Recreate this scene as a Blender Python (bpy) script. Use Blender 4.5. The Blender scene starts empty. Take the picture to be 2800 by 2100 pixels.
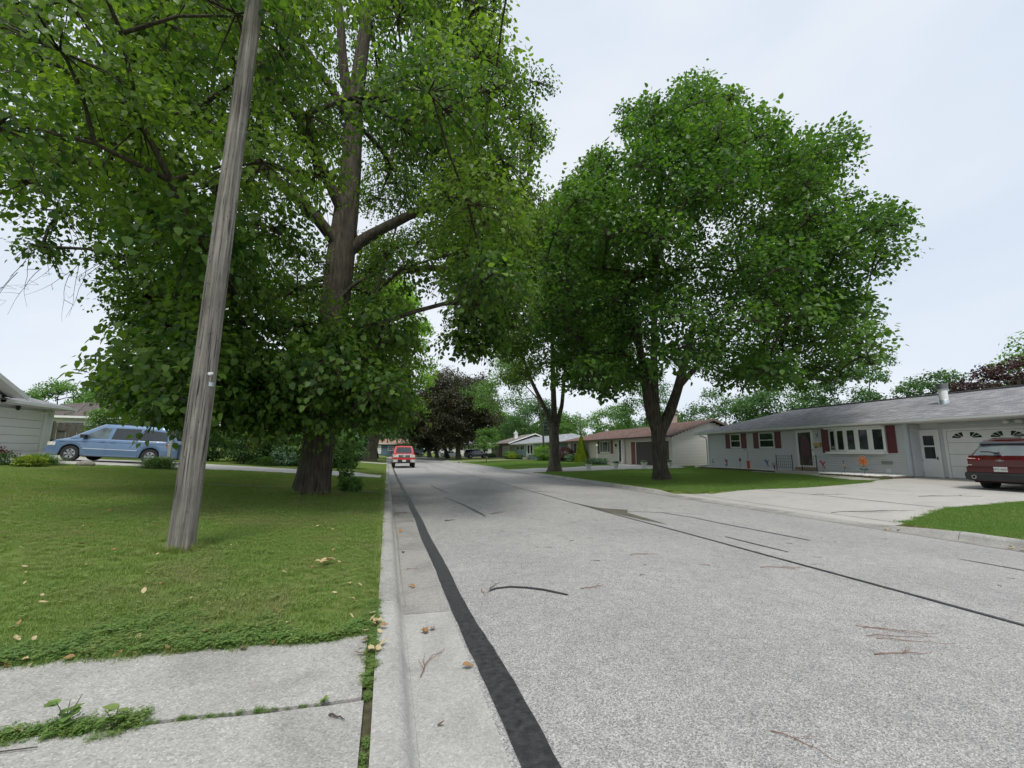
import bpy, bmesh, math, random
import numpy as np
from mathutils import Vector, Matrix
R=math.radians
rng=np.random.default_rng(7)
random.seed(7)
scene=bpy.context.scene
COL=scene.collection
# ---------------------------------------------------------------- camera
CAM=np.array([0.0,0.0,1.40]); YAW,PITCH,ROLL,FPX=R(15.866),R(9.155),R(0.7),1180.0
_f=np.array([math.sin(YAW)*math.cos(PITCH),math.cos(YAW)*math.cos(PITCH),math.sin(PITCH)])
_r=np.array([math.cos(YAW),-math.sin(YAW),0.0]); _u=np.cross(_r,_f)
_r2=_r*math.cos(ROLL)+_u*math.sin(ROLL); _u2=-_r*math.sin(ROLL)+_u*math.cos(ROLL)
cam=bpy.data.cameras.new('camera'); cam_o=bpy.data.objects.new('camera',cam); COL.objects.link(cam_o)
cam.sensor_width=36; cam.sensor_fit='HORIZONTAL'; cam.lens=FPX/2800*36; cam.clip_start=0.05; cam.clip_end=3000
m=Matrix(((_r2[0],_u2[0],-_f[0],CAM[0]),(_r2[1],_u2[1],-_f[1],CAM[1]),(_r2[2],_u2[2],-_f[2],CAM[2]),(0,0,0,1)))
cam_o.matrix_world=m; scene.camera=cam_o
# ---------------------------------------------------------------- world: overcast sky
SUN_EL,SUN_AZ=R(60),R(194)
w=bpy.data.worlds.new('World'); scene.world=w; w.use_nodes=True
nt=w.node_tree; N=nt.nodes; L=nt.links; N.clear()
out=N.new('ShaderNodeOutputWorld'); bg=N.new('ShaderNodeBackground'); bg.inputs['Strength'].default_value=0.1
sky=N.new('ShaderNodeTexSky'); sky.sky_type='NISHITA'; sky.sun_disc=False; sky.sun_elevation=SUN_EL; sky.sun_rotation=SUN_AZ
tc=N.new('ShaderNodeTexCoord'); mp=N.new('ShaderNodeMapping'); mp.inputs['Scale'].default_value=(1,1,2.2)
n1=N.new('ShaderNodeTexNoise'); n1.inputs['Scale'].default_value=1.3; n1.inputs['Detail'].default_value=5; n1.inputs['Roughness'].default_value=0.5
n1.inputs['Distortion'].default_value=0.4
rp=N.new('ShaderNodeValToRGB'); rp.color_ramp.elements[0].position=0.36; rp.color_ramp.elements[1].position=0.66
rp.color_ramp.elements[0].color=(4.4,4.92,5.62,1); rp.color_ramp.elements[1].color=(5.4,5.65,6.0,1)
mx=N.new('ShaderNodeMixRGB'); mx.inputs[0].default_value=0.93
L.new(tc.outputs['Generated'],mp.inputs[0]); L.new(mp.outputs[0],n1.inputs['Vector']); L.new(n1.outputs[0],rp.inputs[0])
L.new(sky.outputs[0],mx.inputs[1]); L.new(rp.outputs[0],mx.inputs[2]); L.new(mx.outputs[0],bg.inputs[0]); L.new(bg.outputs[0],out.inputs[0])
sun=bpy.data.lights.new('sun','SUN'); sun.energy=1.5; sun.angle=R(16); sun.color=(1.0,0.965,0.91)
sun_o=bpy.data.objects.new('sun',sun); COL.objects.link(sun_o)
sd=Vector((math.sin(SUN_AZ)*math.cos(SUN_EL),math.cos(SUN_AZ)*math.cos(SUN_EL),math.sin(SUN_EL)))
sun_o.rotation_euler=sd.to_track_quat('Z','Y').to_euler(); sun_o.location=(0,0,60)
vs=scene.view_settings; vs.view_transform='Standard'; vs.look='None'; vs.exposure=0.74; vs.gamma=1; vs.use_curve_mapping=False
scene.cycles.max_bounces=8; scene.cycles.diffuse_bounces=4; scene.cycles.glossy_bounces=3; scene.cycles.transmission_bounces=5
scene.cycles.transparent_max_bounces=6; scene.cycles.caustics_reflective=False; scene.cycles.caustics_refractive=False
# ---------------------------------------------------------------- materials
def ramp(N,stops):
    r=N.new('ShaderNodeValToRGB'); e=r.color_ramp.elements
    e[0].position=stops[0][0]; e[0].color=(*stops[0][1],1); e[1].position=stops[-1][0]; e[1].color=(*stops[-1][1],1)
    for p,c in stops[1:-1]:
        x=e.new(p); x.color=(*c,1)
    return r
def base(name):
    mt=bpy.data.materials.new(name); mt.use_nodes=True; nt=mt.node_tree; N=nt.nodes; L=nt.links
    return mt,N,L,N['Principled BSDF']
def noise(N,L,scale,detail=4,rough=.55,vec=None,dist=0):
    n=N.new('ShaderNodeTexNoise'); n.inputs['Scale'].default_value=scale; n.inputs['Detail'].default_value=detail
    n.inputs['Roughness'].default_value=rough; n.inputs['Distortion'].default_value=dist
    if vec: L.new(vec,n.inputs['Vector'])
    return n
def objvec(N,L,scale=(1,1,1),kind='Object'):
    t=N.new('ShaderNodeTexCoord'); mp=N.new('ShaderNodeMapping'); mp.inputs['Scale'].default_value=scale
    L.new(t.outputs[kind],mp.inputs[0]); return mp.outputs[0]
def posvec(N,L,scale=(1,1,1)):
    t=N.new('ShaderNodeNewGeometry'); mp=N.new('ShaderNodeMapping'); mp.inputs['Scale'].default_value=scale
    L.new(t.outputs['Position'],mp.inputs[0]); return mp.outputs[0]
def bump(N,L,h,b,strength=.3,dist=.01):
    x=N.new('ShaderNodeBump'); x.inputs['Strength'].default_value=strength; x.inputs['Distance'].default_value=dist
    L.new(h,x.inputs['Height']); L.new(x.outputs[0],b.inputs['Normal']); return x
def mul(c,k): return tuple(min(1,v*k) for v in c)
def mat(name,col,rough=.6,metal=0,spec=.5,var=.12,vscale=3,bs=0,bscale=40,stretch=(1,1,1),coat=0):
    mt,N,L,b=base(name)
    v=objvec(N,L,stretch)
    n=noise(N,L,vscale,5,.6,v)
    r=ramp(N,[(.3,mul(col,1-var)),(.7,mul(col,1+var))]); L.new(n.outputs[0],r.inputs[0]); L.new(r.outputs[0],b.inputs['Base Color'])
    b.inputs['Roughness'].default_value=rough; b.inputs['Metallic'].default_value=metal
    b.inputs['Specular IOR Level'].default_value=spec; b.inputs['Coat Weight'].default_value=coat; b.inputs['Coat Roughness'].default_value=.05
    if bs>0:
        n2=noise(N,L,bscale,4,.6,v); bump(N,L,n2.outputs[0],b,bs,.01)
    return mt
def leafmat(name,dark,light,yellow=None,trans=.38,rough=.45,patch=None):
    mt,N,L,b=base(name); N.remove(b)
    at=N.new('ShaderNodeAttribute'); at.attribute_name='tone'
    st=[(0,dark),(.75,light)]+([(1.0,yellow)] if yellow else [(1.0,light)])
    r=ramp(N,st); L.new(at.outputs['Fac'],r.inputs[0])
    p=N.new('ShaderNodeBsdfPrincipled'); p.inputs['Roughness'].default_value=rough; p.inputs['Specular IOR Level'].default_value=.35
    L.new(r.outputs[0],p.inputs['Base Color'])
    if patch:
        n=noise(N,L,patch[1],5,.68,posvec(N,L,(1,.8,1)),.5); q=ramp(N,[(patch[2],(0,0,0)),(patch[3],(1,1,1))]); L.new(n.outputs[0],q.inputs[0])
        k=N.new('ShaderNodeMath'); k.operation='MULTIPLY'; k.inputs[1].default_value=patch[4]; L.new(q.outputs[0],k.inputs[0])
        mm=N.new('ShaderNodeMixRGB'); mm.inputs[2].default_value=(*patch[0],1); L.new(k.outputs[0],mm.inputs[0]); L.new(r.outputs[0],mm.inputs[1]); r=mm; L.new(r.outputs[0],p.inputs['Base Color'])
    t=N.new('ShaderNodeBsdfTranslucent'); g=N.new('ShaderNodeMixRGB'); g.blend_type='MULTIPLY'; g.inputs[0].default_value=1
    g.inputs[2].default_value=(1.25,1.35,.55,1); L.new(r.outputs[0],g.inputs[1]); L.new(g.outputs[0],t.inputs[0])
    ms=N.new('ShaderNodeMixShader'); ms.inputs[0].default_value=trans
    L.new(p.outputs[0],ms.inputs[1]); L.new(t.outputs[0],ms.inputs[2]); L.new(ms.outputs[0],N['Material Output'].inputs[0])
    return mt
# ---------------------------------------------------------------- mesh builder
class MB:
    def __init__(s): s.v=[]; s.f=[]; s.mi=[]; s.cur=0
    def add(s,vs,fs,flip=False):
        o=len(s.v); s.v+= [tuple(map(float,p)) for p in vs]
        for f in fs:
            s.f.append(tuple(o+i for i in (f[::-1] if flip else f))); s.mi.append(s.cur)
        return s
    def box(s,x0,x1,y0,y1,z0,z1):
        if x0>x1:x0,x1=x1,x0
        if y0>y1:y0,y1=y1,y0
        if z0>z1:z0,z1=z1,z0
        return s.add([(x0,y0,z0),(x1,y0,z0),(x1,y1,z0),(x0,y1,z0),(x0,y0,z1),(x1,y0,z1),(x1,y1,z1),(x0,y1,z1)],
          [(0,3,2,1),(4,5,6,7),(0,1,5,4),(1,2,6,5),(2,3,7,6),(3,0,4,7)])
    def tube(s,pts,rad,n=8,cap=True,jit=0):
        pts=[np.array(p,float) for p in pts]; k=len(pts)
        if not hasattr(rad,'__len__'): rad=[rad]*k
        up=None; vs=[]
        for i,p in enumerate(pts):
            d=pts[min(i+1,k-1)]-pts[max(i-1,0)]; d/= (np.linalg.norm(d)+1e-9)
            if up is None:
                a=np.array([1,0,0]) if abs(d[0])<.8 else np.array([0,1,0]); up=np.cross(d,a)
            up=up-d*np.dot(up,d); up/= (np.linalg.norm(up)+1e-9); sd=np.cross(d,up)
            for j in range(n):
                a=2*math.pi*j/n; rr=rad[i]*(1+(random.uniform(-jit,jit) if jit else 0))
                vs.append(p+(up*math.cos(a)+sd*math.sin(a))*rr)
        fs=[(i*n+j,i*n+(j+1)%n,(i+1)*n+(j+1)%n,(i+1)*n+j) for i in range(k-1) for j in range(n)]
        if cap: fs+=[tuple(range(n))[::-1],tuple((k-1)*n+j for j in range(n))]
        return s.add(vs,fs)
    def lathe(s,prof,c=(0,0,0),n=20,axis='z',cap=True):
        vs=[]
        for r,h in prof:
            for j in range(n):
                a=2*math.pi*j/n
                q=(r*math.cos(a),r*math.sin(a),h) if axis=='z' else ((h,r*math.cos(a),r*math.sin(a)) if axis=='x' else (r*math.sin(a),h,r*math.cos(a)))
                vs.append((q[0]+c[0],q[1]+c[1],q[2]+c[2]))
        k=len(prof)
        fs=[(i*n+j,i*n+(j+1)%n,(i+1)*n+(j+1)%n,(i+1)*n+j) for i in range(k-1) for j in range(n)]
        if cap: fs+=[tuple(range(n))[::-1],tuple((k-1)*n+j for j in range(n))]
        return s.add(vs,fs)
    def poly(s,pts): return s.add(pts,[tuple(range(len(pts)))])
    def prism(s,pts,d):
        k=len(pts); d=np.array(d); q=[np.array(p,float)+d for p in pts]
        return s.add(list(pts)+q,[tuple(range(k))[::-1],tuple(range(k,2*k))]+[(i,(i+1)%k,k+(i+1)%k,k+i) for i in range(k)])
    def build(s,name,m,parent=None,smooth=False,world=False,loc=None,**kw):
        me=bpy.data.meshes.new(name); off=np.zeros(3)
        if world and parent is not None: off=np.array(absloc(parent))
        if loc is not None: off=np.array(loc,float)
        me.from_pydata([tuple(np.array(p)-off) for p in s.v],[],s.f); 
        for x in (m if isinstance(m,(list,tuple)) else [m]): me.materials.append(x)
        if any(s.mi): me.polygons.foreach_set('material_index',s.mi)
        if smooth:
            me.polygons.foreach_set('use_smooth',[True]*len(s.f))
            if smooth!='full': me.set_sharp_from_angle(angle=R(smooth if smooth>1 else 38))
        me.update()
        o=link(name,me,parent)
        if loc is not None: o.location=loc
        tag(o,**kw); return o
def absloc(o):
    p=np.array(o.location)
    while o.parent is not None: o=o.parent; p=p+np.array(o.location)
    return p
def link(name,me,parent=None):
    o=bpy.data.objects.new(name,me); COL.objects.link(o)
    if parent is not None: o.parent=parent
    return o
def tag(o,label=None,cat=None,group=None,kind=None):
    if label:o['label']=label
    if cat:o['category']=cat
    if group:o['group']=group
    if kind:o['kind']=kind
    return o
def thing(name,label,cat,loc=(0,0,0),rz=0,group=None):
    o=bpy.data.objects.new(name,None); COL.objects.link(o); o.location=loc; o.rotation_euler=(0,0,rz); o.empty_display_size=.2
    return tag(o,label,cat,group)
def copytree(o,parent=None):
    c=o.copy(); COL.objects.link(c); c.parent=parent
    for ch in [x for x in scene_children.get(o.name,[])] or [x for x in o.children]: copytree(ch,c)
    return c
scene_children={}
def smoothstep(a,b,x):
    t=np.clip((x-a)/(b-a),0,1); return t*t*(3-2*t)
# ---------------------------------------------------------------- pixel helpers (offline survey of the place, real depth given)
def ray(x,y):
    d=np.array([(x-1400)/FPX,(1050-y)/FPX,1.0]); return d[0]*_r2+d[1]*_u2+d[2]*_f
def projn(P):
    d=P-CAM; z=d@_f; return 1400+FPX*(d@_r2)/z, 1050-FPX*(d@_u2)/z, z
def atY(x,y,Y):
    d=ray(x,y); return CAM+d*(Y/d[1])
def atX(x,y,X):
    d=ray(x,y); return CAM+d*(X/d[0])
# ================================================================ GROUND
# drives: list of (side, polygon) ; terrain heights
D1=[(9.95,14.35),(10.6,13.4),(11.5,12.95),(17.6,12.8),(18.7,13.0),(19.6,13.6),(20.9,14.0),(23.6,14.45),(23.6,7.0),(13.2,7.55),(12.2,7.2),(10.9,6.7),(9.95,6.5)]
D2=[(9.95,37.2),(11.6,35.6),(14.5,34.9),(20.6,36.0),(22.4,36.4),(22.4,29.2),(21.5,28.1),(14.0,28.7),(11.0,28.9),(9.95,29.3)]
D3=[(-0.02,22.9),(-0.9,23.15),(-7.5,22.1),(-11,21.9),(-17.9,21.9),(-18.4,22.6),(-18.4,30.5),(-13,28.2),(-8.5,26.6),(-0.9,27.3),(-0.02,27.6)]
SLABZ=0.12
def inpoly(px,py,poly):
    px=np.asarray(px,float); py=np.asarray(py,float); c=np.zeros(px.shape,bool); n=len(poly)
    for i in range(n):
        x1,y1=poly[i][0],poly[i][1]; x2,y2=poly[(i+1)%n][0],poly[(i+1)%n][1]
        if y1==y2: continue
        t=((y1>py)!=(y2>py))&(px<(x2-x1)*(py-y1)/(y2-y1)+x1); c^=t
    return c
def lawn_z(X,Y):
    X=np.asarray(X,float); Y=np.asarray(Y,float)
    l=0.12+0.060*np.clip(-X-0.3,0,9.2)+0.028*np.clip(-X-9.5,0,5.3)+0.105*np.clip(-X-14.8,0,4)+0.004*np.clip(-X-24,0,100)
    r=0.12+0.033*np.clip(X-9.9,0,30)
    z=np.where(X<4.9,l,r)
    far=0.012*np.clip(Y-88,0,60)
    und=0.025*np.sin(X*0.9+Y*.31)*np.sin(Y*0.53+1.3)*np.clip((np.abs(X-4.95)-6)/4,0,1)
    return z+far+und
def road_z(Y): return 0.012*np.clip(np.asarray(Y,float)-88,0,60)
def drive_z(X,Y):
    X=np.asarray(X,float); Y=np.asarray(Y,float)
    r=0.03+(lawn_z(X,Y)+0.012-0.03)*smoothstep(9.9,12.4,X)
    l=0.03+(lawn_z(X,Y)+0.012-0.03)*smoothstep(0,1.9,-X)
    return np.where(X<4.9,l,r)
def ground_z(X,Y):
    z=lawn_z(X,Y)
    for D in (D1,D2,D3):
        z=np.where(inpoly(X,Y,D),drive_z(X,Y)-0.05,z)
    road=(np.asarray(X)>0.01)&(np.asarray(X)<9.94)
    z=np.where(road,-0.06+road_z(Y),z)
    slab=(np.asarray(X)<0.005)&(np.asarray(Y)<3.4+0.0)&(np.asarray(X)>-9)
    return np.where(slab,SLABZ-0.09+0.060*np.clip(-np.asarray(X)-0.3,0,24),z)
xs=np.unique(np.round(np.concatenate([np.arange(-26,0,.4),[0.0,0.02,9.93,9.95],np.arange(10,31,.4),np.linspace(31,120,30),np.linspace(140,900,10),np.linspace(-26,-120,30),np.linspace(-140,-900,10)]),3))
ys=np.unique(np.round(np.concatenate([np.arange(-6,46,.4),[3.38,3.42],np.linspace(46,160,58),np.linspace(180,1400,14),np.linspace(-6,-200,10)]),3))
GX,GY=np.meshgrid(xs,ys); GZ=ground_z(GX,GY)
nx,ny=len(xs),len(ys)
gv=np.stack([GX,GY,GZ],-1).reshape(-1,3)
ii=(np.arange(ny-1)[:,None]*nx+np.arange(nx-1)[None]).ravel(); gf=np.stack([ii,ii+1,ii+nx+1,ii+nx],-1)
def npmesh(name,v,f,m,smooth=True):
    me=bpy.data.meshes.new(name); k=f.shape[1]
    me.vertices.add(len(v)); me.vertices.foreach_set('co',np.ascontiguousarray(v,np.float32).ravel())
    me.loops.add(f.size); me.loops.foreach_set('vertex_index',f.astype(np.int32).ravel())
    me.polygons.add(len(f)); me.polygons.foreach_set('loop_start',np.arange(0,f.size,k,dtype=np.int32))
    if smooth: me.polygons.foreach_set('use_smooth',np.ones(len(f),bool))
    me.materials.append(m); me.update(calc_edges=True); return me
# lawn material
def lawnmat():
    mt,N,L,b=base('lawn_ground'); v=posvec(N,L)
    n=noise(N,L,.55,5,.6,v,.3); n2=noise(N,L,9,6,.7,v); n3=noise(N,L,90,3,.7,posvec(N,L,(1,.45,1)))
    r=ramp(N,[(.30,(.175,.19,.075)),(.5,(.15,.21,.062)),(.72,(.165,.25,.066))]); L.new(n.outputs[0],r.inputs[0])
    r2=ramp(N,[(.3,(.62,.62,.55)),(.7,(1.3,1.25,1.15))]); L.new(n2.outputs[0],r2.inputs[0])
    m1=N.new('ShaderNodeMixRGB'); m1.blend_type='MULTIPLY'; m1.inputs[0].default_value=.8; L.new(r.outputs[0],m1.inputs[1]); L.new(r2.outputs[0],m1.inputs[2])
    r3=ramp(N,[(.25,(.55,.55,.5)),(.75,(1.45,1.4,1.3))]); L.new(n3.outputs[0],r3.inputs[0])
    m2=N.new('ShaderNodeMixRGB'); m2.blend_type='MULTIPLY'; m2.inputs[0].default_value=.75; L.new(m1.outputs[0],m2.inputs[1]); L.new(r3.outputs[0],m2.inputs[2])
    # dry straw patches
    n4=noise(N,L,1.1,5,.65,posvec(N,L,(.6,1.3,1)),.6); r4=ramp(N,[(.60,(0,0,0)),(.74,(1,1,1))]); L.new(n4.outputs[0],r4.inputs[0])
    m3=N.new('ShaderNodeMixRGB'); m3.inputs[2].default_value=(.20,.165,.085,1); L.new(m2.outputs[0],m3.inputs[1])
    k=N.new('ShaderNodeMath'); k.operation='MULTIPLY'; k.inputs[1].default_value=.45; L.new(r4.outputs[0],k.inputs[0]); L.new(k.outputs[0],m3.inputs[0])
    L.new(m3.outputs[0],b.inputs['Base Color']); b.inputs['Roughness'].default_value=.95; b.inputs['Specular IOR Level'].default_value=.1
    bump(N,L,n3.outputs[0],b,.6,.03); return mt
M_lawn=lawnmat()
g=link('ground',npmesh('ground',gv,gf,M_lawn,False)); tag(g,kind='structure',label='mown green lawns and verges sloping up from the street on both sides')
# road
def roadmat():
    mt,N,L,b=base('chip_seal_asphalt'); v=posvec(N,L)
    vo=N.new('ShaderNodeTexVoronoi'); vo.inputs['Scale'].default_value=140; L.new(v,vo.inputs['Vector'])
    sep=N.new('ShaderNodeSeparateColor'); L.new(vo.outputs['Color'],sep.inputs[0])
    r=ramp(N,[(0,(.185,.182,.182)),(.3,(.30,.295,.289)),(.62,(.375,.368,.357)),(1,(.57,.555,.525))]); L.new(sep.outputs[0],r.inputs[0])
    n=noise(N,L,.5,6,.62,v,.5); r2=ramp(N,[(.28,(.86,.86,.865)),(.72,(1.08,1.07,1.06))]); L.new(n.outputs[0],r2.inputs[0])
    n3=noise(N,L,7,5,.7,v); r3=ramp(N,[(.25,(.84,.84,.84)),(.75,(1.14,1.14,1.13))]); L.new(n3.outputs[0],r3.inputs[0])
    m1=N.new('ShaderNodeMixRGB'); m1.blend_type='MULTIPLY'; m1.inputs[0].default_value=1; L.new(r.outputs[0],m1.inputs[1]); L.new(r2.outputs[0],m1.inputs[2])
    m2=N.new('ShaderNodeMixRGB'); m2.blend_type='MULTIPLY'; m2.inputs[0].default_value=1; L.new(m1.outputs[0],m2.inputs[1]); L.new(r3.outputs[0],m2.inputs[2])
    L.new(m2.outputs[0],b.inputs['Base Color']); b.inputs['Roughness'].default_value=.85; b.inputs['Specular IOR Level'].default_value=.3
    bump(N,L,vo.outputs['Distance'],b,.5,.006); return mt
M_road=roadmat()
def concmat(name,col,speck=.5,stain=.2,sc=1.0):
    mt,N,L,b=base(name); v=posvec(N,L)
    n=noise(N,L,1.3,6,.65,v,.6); r=ramp(N,[(.25,mul(col,1-stain)),(.55,col),(.8,mul(col,1.07))]); L.new(n.outputs[0],r.inputs[0])
    vo=N.new('ShaderNodeTexVoronoi'); vo.inputs['Scale'].default_value=130*sc; L.new(v,vo.inputs['Vector'])
    sep=N.new('ShaderNodeSeparateColor'); L.new(vo.outputs['Color'],sep.inputs[0])
    r2=ramp(N,[(0,(1-.45*speck,)*3),(.5,(1,1,1)),(.9,(1+.15*speck,)*3),(1,(1+.7*speck,)*3)]); L.new(sep.outputs[0],r2.inputs[0])
    m1=N.new('ShaderNodeMixRGB'); m1.blend_type='MULTIPLY'; m1.inputs[0].default_value=1; L.new(r.outputs[0],m1.inputs[1]); L.new(r2.outputs[0],m1.inputs[2])
    n3=noise(N,L,24,5,.7,v); r3=ramp(N,[(.3,(.88,.88,.87)),(.7,(1.08,1.08,1.08))]); L.new(n3.outputs[0],r3.inputs[0])
    m2=N.new('ShaderNodeMixRGB'); m2.blend_type='MULTIPLY'; m2.inputs[0].default_value=1; L.new(m1.outputs[0],m2.inputs[1]); L.new(r3.outputs[0],m2.inputs[2])
    L.new(m2.outputs[0],b.inputs['Base Color']); b.inputs['Roughness'].default_value=.88; b.inputs['Specular IOR Level'].default_value=.25
    bump(N,L,n3.outputs[0],b,.35,.006); return mt
M_conc=concmat('old_concrete',(.40,.388,.365),.6,.40)
M_concl=concmat('gutter_concrete',(.44,.43,.405),.45,.34)
M_concd=concmat('stained_gutter_concrete',(.34,.328,.305),.5,.42)
M_drive=concmat('driveway_concrete',(.47,.45,.42),.25,.14)
M_seal=mat('black_crack_sealant',(.036,.036,.038),.42,var=.55,vscale=22,bs=.8,bscale=45)
M_crack=mat('dark_joint',(.075,.072,.065),.9,var=.3,vscale=8)
M_soil=mat('mossy_joint_soil',(.075,.070,.035),.95,var=.5,vscale=18,bs=.6,bscale=60)
def sheet(name,xa,xb,ya,yb,zf,m,dx=.5,dy=1.0,**kw):
    X=np.linspace(xa,xb,max(2,int((xb-xa)/dx)+1)); Y=np.linspace(ya,yb,max(2,int((yb-ya)/dy)+1)); A,B=np.meshgrid(X,Y)
    v=np.stack([A,B,zf(A,B)],-1).reshape(-1,3); n=len(X); i=(np.arange(len(Y)-1)[:,None]*n+np.arange(n-1)[None]).ravel()
    o=link(name,npmesh(name,v,np.stack([i,i+1,i+n+1,i+n],-1),m)); return tag(o,**kw)
crown=lambda A,B: road_z(B)+0.05*np.clip(1-((np.asarray(A,float)-5.05)/4.35)**2,0,1)
road=sheet('road',.60,9.55,-8,112,lambda A,B:crown(A,B),M_road,.9,1.5,kind='structure',label='pale speckled chip-seal street running away between the lawns')
cross=sheet('cross_street',-45,60,101,108.5,lambda A,B:road_z(B)+.012,M_road,5,1.5,kind='structure')
# kerbs and gutters : separate cast pieces
kerbL=thing('kerb','cast concrete kerb stones and gutter slabs along both sides of the street',None); kerbL['kind']='structure'
def kerbpiece(xb,sgn,y0,y1,h0,h1,m,name='kerb_stone',gut=.40,gm=None):
    # profile across: back, top, rounded nose, face, gutter
    def prof(h): return [(0,-.12),(0,h),(.115,h),(.15,h-.018),(.175,h-.05),(.20,.012),(.22,0.004)]
    mb=MB(); k=7; n=max(2,int((y1-y0)/1.5)+1); vs=[]; zs=[]
    for i in range(n):
        t=i/(n-1); y=y0+.006+(y1-y0-.012)*t; h=h0+(h1-h0)*t
        for (a,b) in prof(h): vs.append((xb+sgn*a,y,b+float(road_z(y))))
    fs=[(i*k+j,(i+1)*k+j,(i+1)*k+j+1,i*k+j+1) for i in range(n-1) for j in range(k-1)]
    fs+=[tuple(range(k)),tuple((n-1)*k+j for j in range(k))[::-1]]
    mb.add(vs,fs,flip=sgn<0); mb.build(name,m,kerbL,smooth=50)
    mb=MB(); z0=float(road_z(y0));z1=float(road_z(y1)); a,b=xb+sgn*.221,xb+sgn*(.22+gut)
    mb.add([(a,y0+.006,z0+.004),(b,y0+.006,z0+.002),(b,y1-.006,z1+.002),(a,y1-.006,z1+.004),(a,y0+.006,z0-.1),(b,y0+.006,z0-.1),(b,y1-.006,z1-.1),(a,y1-.006,z1-.1)],
      [(0,1,2,3),(4,7,6,5),(0,4,5,1),(1,5,6,2),(2,6,7,3),(3,7,4,0)],flip=sgn<0)
    mb.build('gutter_slab',gm or m,kerbL)
# left side pieces
Ls=[(-8,-2),(-2,1.2),(1.2,4.13),(4.13,7.43),(7.43,10.84),(10.84,12.6),(12.6,16),(16,19.4),(19.4,22.8)]
for i,(a,b) in enumerate(Ls): kerbpiece(0.0,1,a,b,.13,.13,M_concl if i in(2,) else M_conc,gm=[M_concl,M_concl,M_concl,M_concd,M_concd,M_conc,M_concd,M_concd,M_concd][i])
kerbpiece(0,1,22.8,24,.13,.035,M_conc,gm=M_concd); kerbpiece(0,1,24,26.8,.035,.035,M_conc,gm=M_concd); kerbpiece(0,1,26.8,28,.035,.13,M_conc,gm=M_concd)
y=28
while y<100:
    kerbpiece(0,1,y,min(y+3.6,100.5),.13,.13,M_concl if y<35 else M_conc,gm=M_concd if int(y)%2 else M_conc); y+=3.6
# right side
def kR(a,b,h0=.13,h1=.13): kerbpiece(9.94,-1,a,b,h0,h1,M_conc,gm=M_concd)
for a,b in ((-8,-4),(-4,0),(0,3),(3,5.45)): kR(a,b)
kR(5.45,7.0,.13,.03); kR(7.0,10.2,.03,.03); kR(10.2,13.4,.03,.03); kR(13.4,14.6,.03,.13)
y=14.6
while y<28: kR(y,min(y+3.3,28.4)); y+=3.3
kR(28.4,29.6,.13,.03); kR(29.6,33,.03,.03); kR(33,36.6,.03,.03); kR(36.6,37.8,.03,.13)
y=37.8
while y<100: kR(y,min(y+3.6,100.5)); y+=3.6
# small storm drain mouth far right
mb=MB(); mb.box(9.70,9.95,60.4,61.3,.02,.115); mb.build('drain_opening',mat('drain_black',(.01,.01,.01),.9),kerbL)
# driveways as slabs clipped from polygons
def clip(poly,ax,val,keep_less):
    outp=[]; n=len(poly)
    for i in range(n):
        p,q=poly[i],poly[(i+1)%n]; a=(p[ax]<=val)==keep_less or p[ax]==val; b=(q[ax]<=val)==keep_less or q[ax]==val
        if a: outp.append(p)
        if a!=b:
            t=(val-p[ax])/(q[ax]-p[ax]); outp.append(tuple(p[k]+(q[k]-p[k])*t for k in range(2)))
    return outp
def slabs(name,poly,xj,yj,m,zf,label,gap=.012,th=.1):
    par=thing(name,label,None); par['kind']='structure'
    xe=[-1e3]+list(xj)+[1e3]; ye=[-1e3]+list(yj)+[1e3]
    for i in range(len(xe)-1):
        for j in range(len(ye)-1):
            p=clip(clip(clip(clip(poly,0,xe[i]+gap/2,False),0,xe[i+1]-gap/2,True),1,ye[j]+gap/2,False),1,ye[j+1]-gap/2,True)
            if len(p)<3: continue
            # subdivide along x by bmesh grid for the ramp
            bm=bmesh.new(); vs=[bm.verts.new((a,b,0)) for a,b in p]
            try: bm.faces.new(vs)
            except ValueError: bm.free(); continue
            lo=min(a for a,b in p); hi=max(a for a,b in p); yl=min(b for a,b in p); yh=max(b for a,b in p)
            x=lo+.35
            while x<hi: bmesh.ops.bisect_plane(bm,geom=bm.verts[:]+bm.edges[:]+bm.faces[:],plane_co=(x,0,0),plane_no=(1,0,0)); x+=.45
            yy=yl+1
            while yy<yh: bmesh.ops.bisect_plane(bm,geom=bm.verts[:]+bm.edges[:]+bm.faces[:],plane_co=(0,yy,0),plane_no=(0,1,0)); yy+=1
            dz=random.uniform(-.004,.004)
            for v in bm.verts: v.co.z=float(zf(v.co.x,v.co.y))+dz
            r=bmesh.ops.extrude_face_region(bm,geom=bm.faces[:])
            for v in [e for e in r['geom'] if isinstance(e,bmesh.types.BMVert)]: v.co.z-=th
            bmesh.ops.recalc_face_normals(bm,faces=bm.faces)
            me=bpy.data.meshes.new('slab'); bm.to_mesh(me); bm.free(); me.materials.append(m); link('slab',me,par)
    return par
slabs('driveway',D1,[13.0,16.6,20.2],[10.35],M_drive,drive_z,'wide pale concrete driveway climbing to the blue-grey house garage')
slabs('driveway',D2,[12.8,16,19.2],[32.2],M_drive,drive_z,'pale concrete driveway beside the white planters of the brown-roofed house')
slabs('driveway',D3,[-15,-11.5,-8,-4.6,-1.3],[],M_drive,drive_z,'pale concrete driveway under the blue minivan')
slabs('driveway',[(9.95,85),(12,84),(24,84),(24,88.2),(12,88.2),(9.95,87.5)],[14,18],[],M_drive,lambda x,y:lawn_z(x,y)+.02,'far narrow concrete driveway under the grey parked car')
slabs('driveway',[(9.95,101),(30,97),(30,93.5),(9.95,97)],[16,22],[],M_drive,lambda x,y:lawn_z(x,y)+.02,'far pale driveway of the white house near the corner')
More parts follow.
